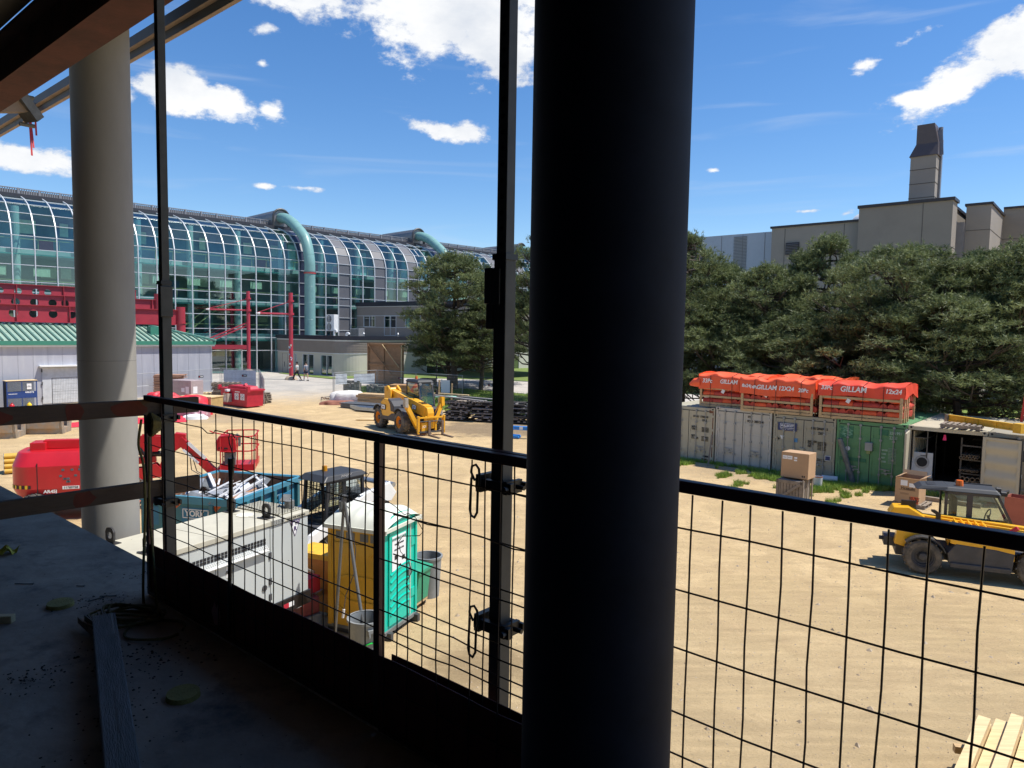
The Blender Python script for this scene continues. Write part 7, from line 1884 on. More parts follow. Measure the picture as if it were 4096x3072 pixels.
m.prism([(-1.05, .98), (-.8, 1.08), (-.25, 1.08), (-.06, .95), (-.06, 1.0), (-.25, 1.13), (-.8, 1.13), (-1.05, 1.03)], -.018, 0, 'y')
for z in (.35, .62): m.prism([(-1.0, z + .16), (-.75, z), (-.2, z), (-.06, z + .05), (-.06, z + .09), (-.2, z + .045), (-.75, z + .045), (-1.0, z + .21)], -.018, 0, 'y')
m.box(-1.2, -.014, .14, -1.12, .0, 2.0); m.box(-.07, -.014, .14, .0, 0, 2.0); m.build('wall_moulding', M_py, PT, bevel=.006)
m = MB(); m.box(-.035, -.0, .14, .0, 1.15, 2.02); m.prism([(.0, 2.0), (1.15, 2.0), (1.05, 2.14), (.85, 2.23), (.575, 2.26), (.3, 2.23), (.1, 2.14)], -.03, -.002, 'x'); m.build('door_wall', M_pt, PT)
m = MB(); n = 10
m.prism([(.14, .22), (.86, .22), (.86, 2.0), (.80, 2.1), (.66, 2.15), (.34, 2.13), (.2, 2.05), (.14, 1.9)], .0, .03, 'x'); d_ = m.build('door', M_pt, PT, bevel=.012)
m = MB()
for z0 in (.40, .55, .70, .85, 1.0, 1.14):
    pts = [(.032, .18 + .66 * u, z0 + .10 * math.sin(u * 2.2) + .02) for u in np.linspace(0, 1, 8)]; m.tube(pts, .022, 6)
m.build('door_rib', M_pt, d_, smooth=True)
m = MB(); m.box(.032, .22, 1.22, .038, .70, 1.86); b_ = m.build('notice', M_paper, d_)
for w, z, s, mt in (('PORTABLE LOOS', 1.80, .062, M_tealink), ('TOILETTES MOBILES', 1.70, .036, M_ink), ('FOR SERVICE CALL', 1.60, .040, M_ink), ('1-800', 1.28, .06, M_ink)): text(w, s, mt, b_, (.041, .46, z), (RX, 0, R(90)), bold=.001)
m = MB(); m.box(.04, .56, 1.36, .042, .66, 1.44); m.box(.04, .3, 1.42, .042, .42, 1.5); m.build('notice_picture', M_ink, b_)
m = MB(); m.box(.03, .78, .98, .06, .88, 1.14); m.build('door_lock', M_galvd, d_)
m = MB(); m.tube([(.02, .89, .2), (.02, .89, 2.0), (.02, .82, 2.12), (.02, .66, 2.19), (.02, .34, 2.17)], .014, 6); m.build('door_frame', M_pr, PT)
m = MB()
for z in (.5, 1.0, 1.5): m.box(-.005, .95, z, .015, 1.12, z + .18)
m.box(-.005, 1.08, .14, .03, 1.15, 2.0); m.build('corner_moulding', M_pt, PT, bevel=.008)
# roof
m = MB(); nu, nv = 26, 14
def roof(u, v):
    x = -1.27 + u * 1.34; y = -.06 + v * 1.29
    arch = math.sin(v * math.pi) ** .6; e = min(u, 1 - u) * 9; e = min(1, e)
    z = 2.02 + .30 * arch * (.5 + .5 * e) + (.022 if (int(u * 26) % 5 in (1, 2)) and .1 < v < .9 and .04 < u < .96 else 0)
    return (x, y, z)
m.grid(roof, nu, nv)
m.box(-1.28, -.07, 1.97, .08, -.03, 2.04); m.box(-1.28, 1.2, 1.97, .08, 1.24, 2.04); m.box(-1.28, -.07, 1.97, -1.24, 1.24, 2.04); m.box(.04, -.07, 1.99, .08, 1.24, 2.05)
m.build('roof', M_pr, PT, smooth=30)
m = MB(); m.lathe([(.055, 2.15), (.055, 2.42), (.045, 2.42), (.045, 2.2)], (-1.05, .22, 0), 16, cap=False); m.build('vent_pipe', M_galvd, PT)
m = MB(); m.k = 0
for y in (.05, 1.02): m.box(-1.25, y, 0, .12, y + .09, .14)
m.build('skid', M_chas, PT); m = MB(); m.box(-1.22, -.01, .10, .04, 1.17, .16); m.build('base_tray', M_galvd, PT)

def trash_can(name, label, loc, r, h, rz=0, mark=False):
    t_ = thing(name, label, 'trash can', loc, rz)
    M_tc = pm('bin_grey', (.22, .235, .24), .5, var=.1, scale=4, col2=(.34, .34, .33), th=(.55, .8))
    m = MB(); m.lathe([(.001, .02), (r * .80, .02), (r * .82, .0), (r * .97, h * .86), (r, h), (r * .95, h), (r * .93, h * .9), (r * .78, .03)], n=32, cap=False); m.build('shell', M_tc, t_, smooth=40)
    m = MB(); m.lathe([(r * .99, h - .03), (r * 1.07, h - .03), (r * 1.07, h + .012), (r * .95, h + .012)], n=32, cap=False); m.build('rim', M_tc, t_, smooth=30)
    for s in (-1, 1):
        m = MB(); m.prism([(-.09, h - .10), (.09, h - .10), (.07, h - .22), (.05, h - .22), (.05, h - .15), (-.05, h - .15), (-.05, h - .22), (-.07, h - .22)], s * r * .97, s * (r * 1.13), 'y'); m.build('handle', M_tc, t_)
    if mark:
        m = MB(); m.tube([(.28 * r / .3 * math.cos(a) * .97, -math.sqrt(max(0, (r * .95) ** 2 - (.28 * r / .3 * math.cos(a) * .97) ** 2)) - .006, .30 + .22 * math.sin(a)) for a in np.linspace(1.2, 3.4, 10)], .012, 5); m.build('spray_mark', pm('spray_green', (.0, .55, .06), .6), t_)
    return t_
trash_can('trash_can', 'round grey trash can with green spray arc in front of the toilet', (-2.36, 11.46, 0), .29, .85, .6, True)
trash_can('trash_can', 'round grey trash can standing behind the green cart', (-1.72, 14.75, 0), .29, .86, -.3)
t_ = thing('waste_cart', 'faded green waste cart on castors behind the portable toilet', 'cart', (-2.2, 13.95, 0), R(-22))
M_gc = pm('cart_green', (.03, .30, .17), .5, var=.12, scale=3, col2=(.16, .38, .26), th=(.55, .8))
m = MB(); m.prism([(-.25, .16), (.38, .16), (.45, .78), (-.3, .84)], 0, .5, 'y'); m.build('bin_body', M_gc, t_, bevel=.02)
m = MB(); m.prism([(-.32, .84), (.48, .78), (.48, .84), (-.32, .92)], -.03, .53, 'y'); m.build('lid', M_gc, t_)
m = MB(); m.box(-.2, -.012, .55, .36, .0, .68); m.build('slot', M_ink, t_); m = MB(); m.box(-.22, -.01, .22, .36, .0, .5); m.build('front_flap', M_gc, t_, bevel=.01)
m = MB()
for x in (-.15, .3):
    for y in (.06, .44): m.cyl((x, y - .02, .06), (x, y + .02, .06), .06, n=12)
m.build('castor', M_tyre, t_); m = MB(); m.box(-.24, 0, .11, .37, .5, .17); m.build('base_board', M_wood, t_)
t_ = thing('pole_tripod', 'tripod of long grey metal poles with dangling wire leaning by the toilet', 'tripod', (-2.88, 12.16, 0), 0)
m = MB(); ap = Vector((0, 0, 2.66))
for f in ((-.22, .16), (.56, -.62), (.1, .9)):
    d = (Vector((f[0], f[1], 0)) - ap); m.cyl(ap - d * .03, ap + d * (1 if f[0] != .1 else .22), .027, .03, n=10)
m.build('pole', pm('pole_grey', (.17, .17, .165), .5, .4, var=.2), t_, smooth=40)
m = MB(); m.cbox((0, 0, 2.68), (.08, .07, .12), .4, .3); m.tube([(0, 0, 2.6), (.1, -.04, 2.5), (.12, -.05, 2.2), (.22, -.1, 1.8), (.2, -.12, 1.4), (.05, -.1, 1.0), (.02, -.12, .75)], .008, 5); m.tube([(0, 0, 2.6), (-.05, 0, 2.45), (.06, -.03, 2.3), (.15, -.05, 2.0)], .008, 5); m.build('wire', M_chas, t_)
m = MB(); m.cyl((.02, -.12, .75), (0, -.12, .60), .022, n=8); m.build('plug', M_paper, t_)
t_ = thing('site_chest', 'worn orange yellow steel chest between the generator and the toilet', 'chest', (-4.25, 13.75, 0), R(-22))
m = MB(); m.box(0, 0, .1, .85, .6, 1.14); m.build('chest_body', pm('chest_orange', (.52, .20, .03), .5, var=.15), t_, bevel=.015); m = MB(); m.box(-.02, -.02, 1.14, .87, .62, 1.24); m.build('chest_lid', M_yold, t_); m = MB(); m.beam((.3, -.08, .95), (.55, -.08, .9), .03, .04); m.box(0.1, .1, 0, .7, .5, .1); m.build('chest_latch', M_galv, t_)
t_ = thing('water_pump', 'dirty dark red pump with grey pipe fittings on the ground left of the toilet', 'pump', (-3.85, 13.0, 0), R(-40))
m = MB(); m.box(-.2, -.2, .3, .25, .2, .62); m.build('pump_body', pm('pump_red', (.20, .035, .03), .6, var=.3), t_, bevel=.04); m = MB(); m.cyl((-.3, -.25, .25), (.4, -.25, .2), .05, n=10); m.cyl((0, 0, .6), (.02, 0, .78), .04, n=10); m.box(-.25, -.25, .05, .3, .2, .3); m.build('pump_fitting', M_galvd, t_)

# ------------------------------------------------------------------ things in front of the shed
def cage(name, label, loc, rz, L, D, H, mat, M2, solidband=True):
    t_ = thing(name, label, 'gas cage', loc, rz)
    m = MB()
    for x in (0, L / 2 - .03, L - .06):
        for y in (0, D - .05): m.box(x, y, 0, x + .06, y + .05, H)
    for z in (0, H - .06): m.box(0, 0, z, L, .05, z + .06); m.box(0, D - .05, z, L, D, z + .06); m.box(0, 0, z, .05, D, z + .06); m.box(L - .05, 0, z, L, D, z + .06)
    if solidband: m.box(.0, -.01, H * .38, L, .02, H * .62)
    m.build('frame', mat, t_)
    m = MB(); n = 9
    for k in range(n): z = .15 + k * (H * .42 - .2) / n; m.box(.06, .0, z, L - .06, .015, z + .03)
    for k in range(n): z = H * .64 + k * (H * .34) / n; m.box(.06, .0, z, L - .06, .015, z + .03)
    m.build('front_mesh', M2, t_)
    m = MB(); m.box(.02, D - .06, .02, L - .02, D - .04, H - .03); m.box(.02, .05, .02, .04, D - .05, H - .03); m.build('shade_panel', pm('cage_shadow', (.03, .035, .05), .8), t_)  # dark panels added as the shade inside the cage
    m = MB(); m.box(-.03, -.03, H, L + .03, D + .03, H + .035); m.build('top_board', M_woodp, t_)
    return t_
M_cbl = pm('cage_blue', (.015, .05, .20), .5, var=.1); M_mesh = pm('mesh_pale', (.32, .36, .42), .5, .3)
t_ = cage('gas_cage', 'royal blue gas bottle cage with number 446372 beside the shed door', (-33.3, 46.6, 0), R(49), 1.75, .75, 1.85, M_cbl, M_mesh)
text('446372', .17, M_wink, t_, (1.3, -.016, 1.08), (RX, 0, 0), bold=.004); m = MB(); m.box(1.15, -.03, 1.28, 1.42, -.018, 1.66); b_ = m.build('notice', M_paper, t_); text('NO\nSMOKING', .07, M_ink, b_, (1.285, -.032, 1.47), (RX, 0, 0))
m = MB(); m.box(.1, -.016, .98, .6, -.011, 1.01); m.build('name_stripe', M_wink, t_)
for x, mt, lab in ((.22, M_lred, 'small red gas bottle at the foot of the blue cage'), (1.2, M_haz, 'small yellow gas bottle at the foot of the blue cage')):
    q = MB(); q.lathe([(.12, 0), (.14, .05), (.14, .28), (.08, .36), (.04, .38), (.04, .44)], n=14); w_ = Vector((-33.3, 46.6, 0)) + Matrix.Rotation(R(49), 3, 'Z') @ Vector((x, -.25, 0)); tag(q.build('gas_bottle', mt, loc=w_, smooth=40), lab, 'gas bottle')
t_ = cage('gas_cage', 'pale blue grey gas bottle cage at the left edge', (-34.9, 44.9, 0), R(49), 1.9, .8, 1.6, pm('cage_pale', (.18, .32, .38), .5, var=.1), M_mesh, False)
m = MB(); m.box(.9, -.03, .95, 1.3, -.015, 1.2); m.build('notice', M_paper, t_); m = MB(); m.box(0, -.015, 1.3, 1.9, 0, 1.55); m.build('header', pm('cage_pale', (.18, .32, .38), .5), t_)
t_ = thing('tool_trolley', 'dark brown tool box with bent black handle at the left edge', 'trolley', (-33.4, 44.4, 0), R(49))
m = MB(); m.box(-.9, -.1, 1.62, .3, .55, 2.2); m.build('box_body', pm('box_brown', (.06, .045, .03), .7), t_); m = MB(); m.tube([(-.6, 0, 2.2), (-.6, 0, 2.75), (-.35, 0, 3.0), (.0, 0, 2.75), (.0, 0, 2.2)], .03, 6); m.tube([(-.6, 0, 2.5), (.0, 0, 2.5)], .02, 5); m.build('handle', M_ink, t_)
m = MB(); m.box(-.9, 0, .0, .3, .5, 1.62); m.build('stand', M_ink, t_)

# temporary mesh fencing
M_fw = pm('fence_wire', (.40, .41, .42), .45, .6)
def fence_panel(a, b, label, sign=True, sheets=(), h=1.95, grp='temporary mesh fence panels', dark=False):
    a = Vector((a[0], a[1], gz(*a))); b = Vector((b[0], b[1], gz(*b))); d = b - a; L = math.hypot(d.x, d.y)
    t_ = thing('fence_panel', label, 'fence panel', a, math.atan2(d.y, d.x), grp)
    dz = d.z
    m = MB()
    for x in (0, L): m.cyl((x, 0, .05 + (dz if x else 0)), (x, 0, h + (dz if x else 0)), .022, n=8)
    m.cyl((0, 0, h), (L, 0, h + dz), .02, n=8); m.cyl((0, 0, .15), (L, 0, .15 + dz), .018, n=8); m.cyl((0, 0, h * .52), (L, 0, h * .52 + dz), .010, n=6)
    m.build('panel_frame', M_chas if dark else M_fw, t_)
    m = MB(); n = int(L / .10)
    for k in range(1, n): x = k * L / n; m.box(x - .003, -.003, .15 + dz * x / L, x + .003, .003, h + dz * x / L)
    for z in (.45, .8, 1.15, 1.5, 1.75): m.beam((0, 0, z), (L, 0, z + dz), .007, .007)
    m.build('panel_mesh', M_chas if dark else M_fw, t_)
    m = MB(); m.box(-.3, -.25, 0, .3, .25, .1); m.build('foot', M_chas, t_)
    if sign:
        m = MB(); m.box(L * .55, -.02, h * .68 + dz * .5, L * .55 + .42, -.008, h * .68 + .17 + dz * .5); s = m.build('sign', M_ink, t_)
        m = MB(); m.k = 0; m.prism([(L * .55 + .04, h * .68 + .04 + dz * .5), (L * .55 + .13, h * .68 + .04 + dz * .5), (L * .55 + .085, h * .68 + .13 + dz * .5)], -.026, -.021, 'y'); m.k = 1; m.box(L * .55 + .16, -.026, h * .68 + .06 + dz * .5, L * .55 + .38, -.021, h * .68 + .11 + dz * .5); m.build('sign_mark', [M_lred, M_wink], s)
    for (x0, x1, z0, z1) in sheets:
        m = MB(); m.grid(lambda u, v: (x0 + u * (x1 - x0), .012 + .01 * math.sin(u * 9 + v * 4), z0 + v * (z1 - z0)), 8, 4); m.build('banner_sheet', pm('banner_white', (.62, .66, .72), .7), t_)
    return t_
fence_panel((-31.7, 48.8), (-28.9, 52.1), 'tilted mesh fence panel before the white shed door', True, dark=True)
fence_panel((-28.8, 52.2), (-26.6, 54.8), 'mesh fence panel partly hidden by the concrete column', False)
fence_panel((-26.5, 54.9), (-23.9, 58.0), 'mesh fence panel right of the concrete column, along the shed wall', True)
fence_panel((-23.8, 58.1), (-20.6, 57.6), 'mesh fence panel with white sheet behind the wooden pallets', True, sheets=[(.15, 3.0, .25, 1.85)])
fence_panel((-20.5, 57.5), (-17.85, 51.0), 'mesh fence gate swung towards the viewer beside the red waste tank', False, sheets=[(.3, 2.2, .3, 1.7), (2.6, 4.9, .9, 1.65)])
G3 = 'mesh fence panels round the lawn'
fence_panel((-13.5, 53.5), (-14.2, 56.2), 'folded mesh gate leaf standing edge on by the sand track', False, grp=G3)
fence_panel((-14.1, 56.2), (-11.2, 58.6), 'mesh fence panel carrying two white sheets behind the paver stacks', False, sheets=[(.1, 1.1, 1.0, 1.85), (1.7, 3.6, 1.0, 1.8)], grp=G3)
fence_panel((-11.1, 58.6), (-7.8, 57.2), 'mesh fence panel in front of the tall plywood crate', True, grp=G3)
fence_panel((-7.7, 57.1), (-3.9, 55.7), 'mesh fence panel right behind the large telehandler', False, grp=G3)
fence_panel((-3.8, 55.6), (-.2, 53.2), 'mesh fence panel with small sign before the pale path', True, grp=G3, dark=True)
fence_panel((-.1, 53.1), (3.3, 50.6), 'mesh fence panel between the right guard post and the dark column', False, grp=G3)

# piles before the shed
def plank_pile(name, label, loc, rz, L, W, n, mat, th=.05, seed=1, cat='timber pile', wob=.12):
    t_ = thing(name, label, cat, loc, rz); r = random.Random(seed)
    for k in range(n):
        for j in range(2):
            m = MB(); y = (j + .5) * W / 2 + r.uniform(-.06, .06); m.M = Matrix.Translation((r.uniform(-wob, wob), y - W / 2, k * (th + .012))) @ Matrix.Rotation(r.uniform(-.05, .05), 4, 'Z'); m.box(0, -W * .22, 0, L * r.uniform(.85, 1), W * .22, th); m.build('board', mat, t_)
    return t_
def pallet_stack(label, loc, rz, n, mat=M_woodg, L=1.2, W=1.0, seed=3):
    t_ = thing('pallet_stack', label, 'pallet stack', loc, rz); r = random.Random(seed)
    for k in range(n):
        m = MB(); m.M = Matrix.Translation((r.uniform(-.08, .08), r.uniform(-.08, .08), k * .15)) @ Matrix.Rotation(r.uniform(-.12, .12), 4, 'Z')
        for q in range(6): m.box(q * L / 5.7, 0, .11, q * L / 5.7 + .13, W, .13); m.box(q * L / 5.7, 0, 0, q * L / 5.7 + (.1 if q in (0, 5) else .05), W, .02)
        for y in (0, W / 2 - .05, W - .09): m.box(0, y, .02, L, y + .09, .11)
        m.build('pallet_layer', mat, t_)
    return t_
pallet_stack('untidy stack of grey wooden pallets behind the red waste tank', (-23.4, 55.2, 0), R(10), 9, M_woodg, 2.1, 1.1)
pallet_stack('stack of grey pallets right of the red waste tank', (-19.4, 52.2, 0), R(-20), 6, M_woodg, 1.25, 1.0, 8)
pallet_stack('low stack of fresh yellow pallets before the shed', (-25.2, 55.6, 0), R(10), 3, M_woodp, 1.5, 1.1, 5)
t_ = thing('waste_tank', 'bright red steel waste tank with white diamond signs and grey extinguisher box', 'waste tank', (-21.0, 51.2, 0), R(-40.5 + 4))
m = MB(); m.prism([(0, .1), (3.1, .1), (3.2, 1.25), (-.15, 1.25)], 0, 1.3, 'y'); m.build('tank_body', M_lredd, t_, bevel=.02)
m = MB(); m.box(-.25, -.05, 1.22, 3.3, 1.35, 1.32); m.prism([(.5, 1.32), (2.9, 1.32), (2.75, 1.5), (.7, 1.52)], .15, 1.1, 'y'); m.build('tank_lid', M_lredd, t_)
m = MB(); m.box(3.2, -.1, 1.15, 3.42, .1, 1.55); m.box(-.35, -.1, 1.15, -.15, .1, 1.5); m.cyl((2.1, .5, 1.5), (2.3, .5, 1.62), .12, n=10); m.build('lifting_ear', M_lredd, t_)
m = MB()
for x in (1.65, 2.35): m.box(x, -.012, .55, x + .5, -.004, 1.0)
b_ = m.build('diamond_sign', M_paper, t_)
m = MB()
for x in (1.9, 2.6):
    for a, b in (((x, .97), (x + .2, .78)), ((x + .2, .78), (x, .59)), ((x, .59), (x - .2, .78)), ((x - .2, .78), (x, .97))): m.beam((a[0], -.016, a[1]), (b[0], -.016, b[1]), .006, .014)
    m.cyl((x, -.016, .74), (x, -.014, .74), .05, n=8)
m.build('sign_diamond', M_ink, b_); m = MB(); m.box(1.7, -.012, 1.08, 2.3, -.004, 1.14); m.build('name_stripe', M_wink, t_)
m = MB(); m.box(.72, -.35, .35, 1.3, -.02, .95); m.k = 1; m.box(.95, -.355, .45, 1.05, -.35, .85); m.box(.9, -.3, 1.1, 1.2, -.05, 1.25); m.k = 2; m.cyl((1.0, -.2, .98), (1.05, -.2, 1.08), .16, n=10); m.build('extinguisher_box', [pm('box_taupe', (.42, .36, .30), .6), M_paper, M_lred], t_)
t_ = thing('timber_crate', 'large yellow brown timber crate in front of the red waste tank', 'crate', (-22.0, 46.9, 0), R(-12))
m = MB(); m.box(0, 0, .12, 2.3, 1.3, 1.0); m.build('crate_body', pm('crate_ply', (.44, .31, .13), .8, var=.15), t_); m = MB(); m.box(-.04, -.04, 1.0, 2.34, 1.34, 1.06); m.box(2.2, -.03, .12, 2.32, 0, 1.0); m.box(0, -.03, .12, .12, 0, 1.0); m.box(0, -.03, .12, 2.3, 0, .22); m.box(0, -.03, .9, 2.3, 0, 1.0); m.k = 1; m.box(.1, 0, 0, 2.2, 1.2, .12); m.build('crate_batten', [M_woodp, M_woodg], t_)
def lumpy(name, label, cat, loc, rz, sx, sy, sz, mat, seed, base=True, seg=16, flat=.5):
    r = random.Random(seed)
    def f(u, v):
        a = u * 2 * math.pi; ph = v * math.pi / 2
        q = 1 + .16 * mnoise.noise(Vector((math.cos(a) * 1.5 + seed, math.sin(a) * 1.5, v * 2))) + .05 * math.sin(a * 7 + seed + v * 5)
        c = max(0, math.cos(ph)) ** flat
        return (sx * math.copysign(abs(math.cos(a)) ** .6, math.cos(a)) * c * q, sy * math.copysign(abs(math.sin(a)) ** .6, math.sin(a)) * c * q, sz * math.sin(ph) ** .8 * q)
    m = MB(); m.grid(f, seg * 2, seg // 2); o = m.build(name, mat, loc=loc, rz=rz, smooth=50); return tag(o, label, cat)
M_rtarp = pm('red_tarp', (.66, .035, .05), .5, var=.14, scale=1.3, bump=.8, bscale=3)
lumpy('covered_load', 'low load under a crumpled red tarp in front of the yellow brown crate', 'tarp load', (-21.0, 45.4, 0), .3, 1.5, .9, 1.15, M_rtarp, 2)
lumpy('covered_load', 'red tarp heap beside the left guard post before the wrapped carton', 'tarp load', (-24.3, 49.3, 0), .8, 1.1, .8, 1.05, M_rtarp, 5)
lumpy('plastic_wrapped_load', 'shiny pink and silver plastic wrapped load on a pallet', 'wrapped load', (-19.9, 44.1, 0), -.2, .95, .7, .85, pm('pink_wrap', (.46, .22, .26), .3, var=.25, scale=5, bump=.8, bscale=12, col2=(.75, .70, .70), th=(.5, .7)), 9)
lumpy('plastic_bag', 'white plastic bag flopped at the foot of the wrapped load', 'bag', (-19.4, 43.2, 0), .4, .75, .35, .28, M_white, 12)
t_ = thing('wrapped_carton', 'big plastic wrapped pinkish carton with labels behind the red tarps', 'carton', (-25.1, 51.9, 0), R(-20))
m = MB(); m.box(0, 0, .15, 2.0, 1.2, 1.75); m.build('carton', pm('wrap_mauve', (.42, .34, .34), .35, var=.12, scale=4, bump=.4), t_, bevel=.03); m = MB(); m.box(-.05, -.05, 0, 2.05, 1.25, .15); m.build('base_pallet', M_woodg, t_)
m = MB(); m.box(1.1, -.01, .9, 1.4, 0, 1.2); m.box(1.5, -.01, .8, 1.8, 0, 1.3); m.box(2.0, .2, .8, 2.01, .6, 1.3); m.build('paper_label', M_paper, t_)
plank_pile('timber_pile', 'reddish timber boards stacked behind the wrapped carton', (-27.3, 54.2, .0), R(15), 2.2, 1.2, 32, pm('red_board', (.38, .22, .15), .8, var=.2), .05, 4, wob=.05)
# red tarps on the ground, metal troughs, boom lift neighbours
def ground_tarp(label, pts, seed):
    # strip along a centre line
    m = MB(); P = [Vector((p[0], p[1], 0)) for p in pts]
    def f(u, v):
        k = min(int(u * (len(P) - 1)), len(P) - 2); w = u * (len(P) - 1) - k; c = P[k].lerp(P[k + 1], w); d = (P[k + 1] - P[k]).normalized(); n_ = Vector((-d.y, d.x, 0))
        h = .34 * math.sin(v * math.pi) * (.55 + .45 * mnoise.noise(Vector((u * 9, v * 3, seed)))) + .05 * mnoise.noise(Vector((u * 25, v * 9, seed)))
        return c + n_ * (v - .5) * (2.4 + .5 * math.sin(u * 7 + seed)) + Vector((0, 0, max(.02, h)))
    m.grid(f, 60, 12); return tag(m.build('red_tarp', M_rtarp, smooth=60), label, 'tarp')
ground_tarp('crumpled red tarp lying on the sand between the steel troughs and the shed', [(-30, 36.2), (-27, 37.6), (-24.5, 39.6), (-21.5, 42.0), (-20.0, 43.0)], 1)
for k, (x, y, a, lab) in enumerate(((-25.0, 36.6, -62, 'rusty steel trough with rounded cradle, nearest the red tarp'), (-26.2, 34.8, -60, 'rusty steel trough lying left of its twin at the left edge'))):
    t_ = thing('steel_trough', lab, 'steel trough', (x, y, 0), R(a + 75)); m = MB()
    m.prism([(-.6, 0), (.6, 0), (.75, .95), (.5, .95), (.35, .3), (-.35, .3), (-.5, .95), (-.75, .95)], 0, .12, 'x'); m.prism([(-.6, 0), (.6, 0), (.75, .95), (.5, .95), (.35, .3), (-.35, .3), (-.5, .95), (-.75, .95)], 1.6, 1.72, 'x'); m.box(.12, -.62, 0, 1.6, .62, .3); m.box(.12, -.72, .3, 1.6, -.6, .95); m.box(.12, .6, .3, 1.6, .72, .95)
    m.build('trough_body', pm('trough_steel', (.30, .26, .21), .65, .2, var=.3, scale=2, col2=(.42, .27, .15), th=(.5, .65)), t_)
t_ = thing('tube_bundle', 'bundle of yellow round scaffold tubes with capped ends at the left edge', 'tube bundle', (-18.9, 26.2, 0), R(35))
for j in range(4):
    for k in range(5 - j): m = MB(); m.cyl((0, k * .2 + j * .1, .12 + j * .17), (2.6, k * .2 + j * .1, .12 + j * .17), .085, n=12); m.build('tube', pm('tube_yellow', (.62, .36, .05), .6, var=.15), t_, smooth=40)
m = MB()
for j in range(4):
    for k in range(5 - j): m.cyl((-.02, k * .2 + j * .1, .12 + j * .17), (0, k * .2 + j * .1, .12 + j * .17), .09, n=12)
m.build('tube_caps', M_galvd, t_)

# ------------------------------------------------------------------ piles behind the large telehandler
t_ = thing('plywood_crate', 'tall open plywood crate side with diagonal braces beyond the mesh fence', 'crate', (-13.35, 65.4, gz(-13.3, 65)), math.atan2(-1.1, 3.0))
m = MB(); m.box(0, .1, 0, 3.5, .14, 3.75); m.build('plywood_sheet', M_ply, t_)
m = MB(); m.box(0, -.05, 3.6, 3.6, .5, 3.75); m.box(0, -.05, 0, .12, .5, 3.75); m.box(3.4, -.05, 0, 3.52, .5, 3.7); m.box(1.6, .0, 0, 1.72, .1, 3.6); m.box(0, 0, 1.75, 3.4, .1, 1.88)
m.beam((.1, -.06, 3.6), (2.5, -.06, 1.0), .05, .12, (0, 1, 0)); m.build('crate_frame', M_ply, t_)
m = MB(); m.beam((1.6, -.1, 3.65), (3.35, -.1, 1.6), .05, .11, (0, 1, 0)); m.box(3.54, -.1, 0.2, 3.64, .0, 3.6); m.build('pale_brace', M_woodp, t_)
def paver_stack(loc, rz, nx, ny, nz, label, seed):
    t_ = thing('paver_stack', label, 'paver stack', loc, rz); r = random.Random(seed)
    m = MB()
    for i in range(nx):
        for j in range(ny):
            h = nz - r.randrange(0, 3)
            for k in range(h): m.k = r.randrange(3); m.box(i * .22 + r.uniform(0, .02), j * .22 + r.uniform(0, .02), .14 + k * .1, i * .22 + .2, j * .22 + .2, .14 + k * .1 + .09)
    m.build('pavers', [pm('paver_a', (.24, .235, .21), .9), pm('paver_b', (.32, .30, .27), .9), pm('paver_c', (.17, .17, .16), .9)], t_)
    m = MB(); m.box(-.05, -.05, 0, nx * .22 + .05, ny * .22 + .05, .13); m.build('base_pallet', M_woodg, t_); return t_
paver_stack((-13.6, 57.0, gz(-13, 57)), .05, 6, 5, 11, 'left stack of grey paving blocks on a pallet behind the white sacks', 1)
paver_stack((-11.6, 56.4, gz(-12, 56)), -.1, 7, 5, 9, 'right stack of grey paving blocks beside the lumber', 2)
lumpy('white_sacks', 'heap of crumpled white woven sacks by the sand track', 'sacks', (-12.4, 53.6, 0), .1, 1.35, .7, .95, pm('sack_white', (.66, .64, .60), .7, var=.15, scale=3, bump=1.0, bscale=6, col2=(.35, .30, .25), th=(.6, .75)), 7)
plank_pile('lumber_pile', 'pile of tan lumber boards behind the large telehandler', (-11.3, 53.0, 0), -.35, 2.9, 1.2, 9, M_wood, .09, 6)
plank_pile('lumber_pile', 'higher pile of orange tan boards against the plywood crate', (-9.4, 55.0, 0), -.25, 2.4, 1.1, 16, pm('orange_board', (.46, .27, .13), .8, var=.2), .08, 11)
plank_pile('steel_stud_pile', 'low pile of dark and silver steel studs on the sand', (-12.0, 51.2, 0), -.45, 4.2, 1.4, 5, pm('stud_dark', (.13, .14, .15), .5, .4), .07, 12)
t_ = thing('steel_channels', 'bright galvanised steel channels lying left of the large telehandler', 'steel channel', (-11.4, 49.9, .0), -.45)
for k in range(4): m = MB(); m.M = Matrix.Translation((k * .35, -k * .28, .1)) @ Matrix.Rotation(R(8), 4, 'X'); m.box(0, 0, 0, 2.6 - k * .2, .34, .02); m.box(0, 0, 0, 2.6 - k * .2, .02, .24); m.box(0, .32, 0, 2.6 - k * .2, .34, .16); m.build('channel', pm('channel_blue_grey', (.36, .42, .50), .35, .6, var=.15), t_)
t_ = thing('short_posts', 'few short pale timber posts on the sand left of the rear wheel', 'posts', (-9.35, 44.3, 0), .15)
for k in range(4): m = MB(); m.cyl((-.12 * k, -.22 * k, .06 + .03 * (k % 2)), (1.5 - .2 * k, .02 - .22 * k, .06), .055, n=10); m.build('post', M_woodp, t_, smooth=40)
t_ = thing('rebar_rack', 'low rusty comb of bent rebar at the end of the sand track', 'rebar', (-14.8, 54.9, 0), -.35)
m = MB(); m.tube([(0, 0, .35), (1.6, 0, .1)], .02, 5); m.tube([(0, .3, .3), (1.7, .35, .08)], .02, 5)
for k in range(6): m.tube([(.1 + k * .28, -.15, .02), (.1 + k * .28, .0, .4 - k * .03), (.12 + k * .28, .4, .02)], .018, 5)
m.build('bars', M_rust, t_)
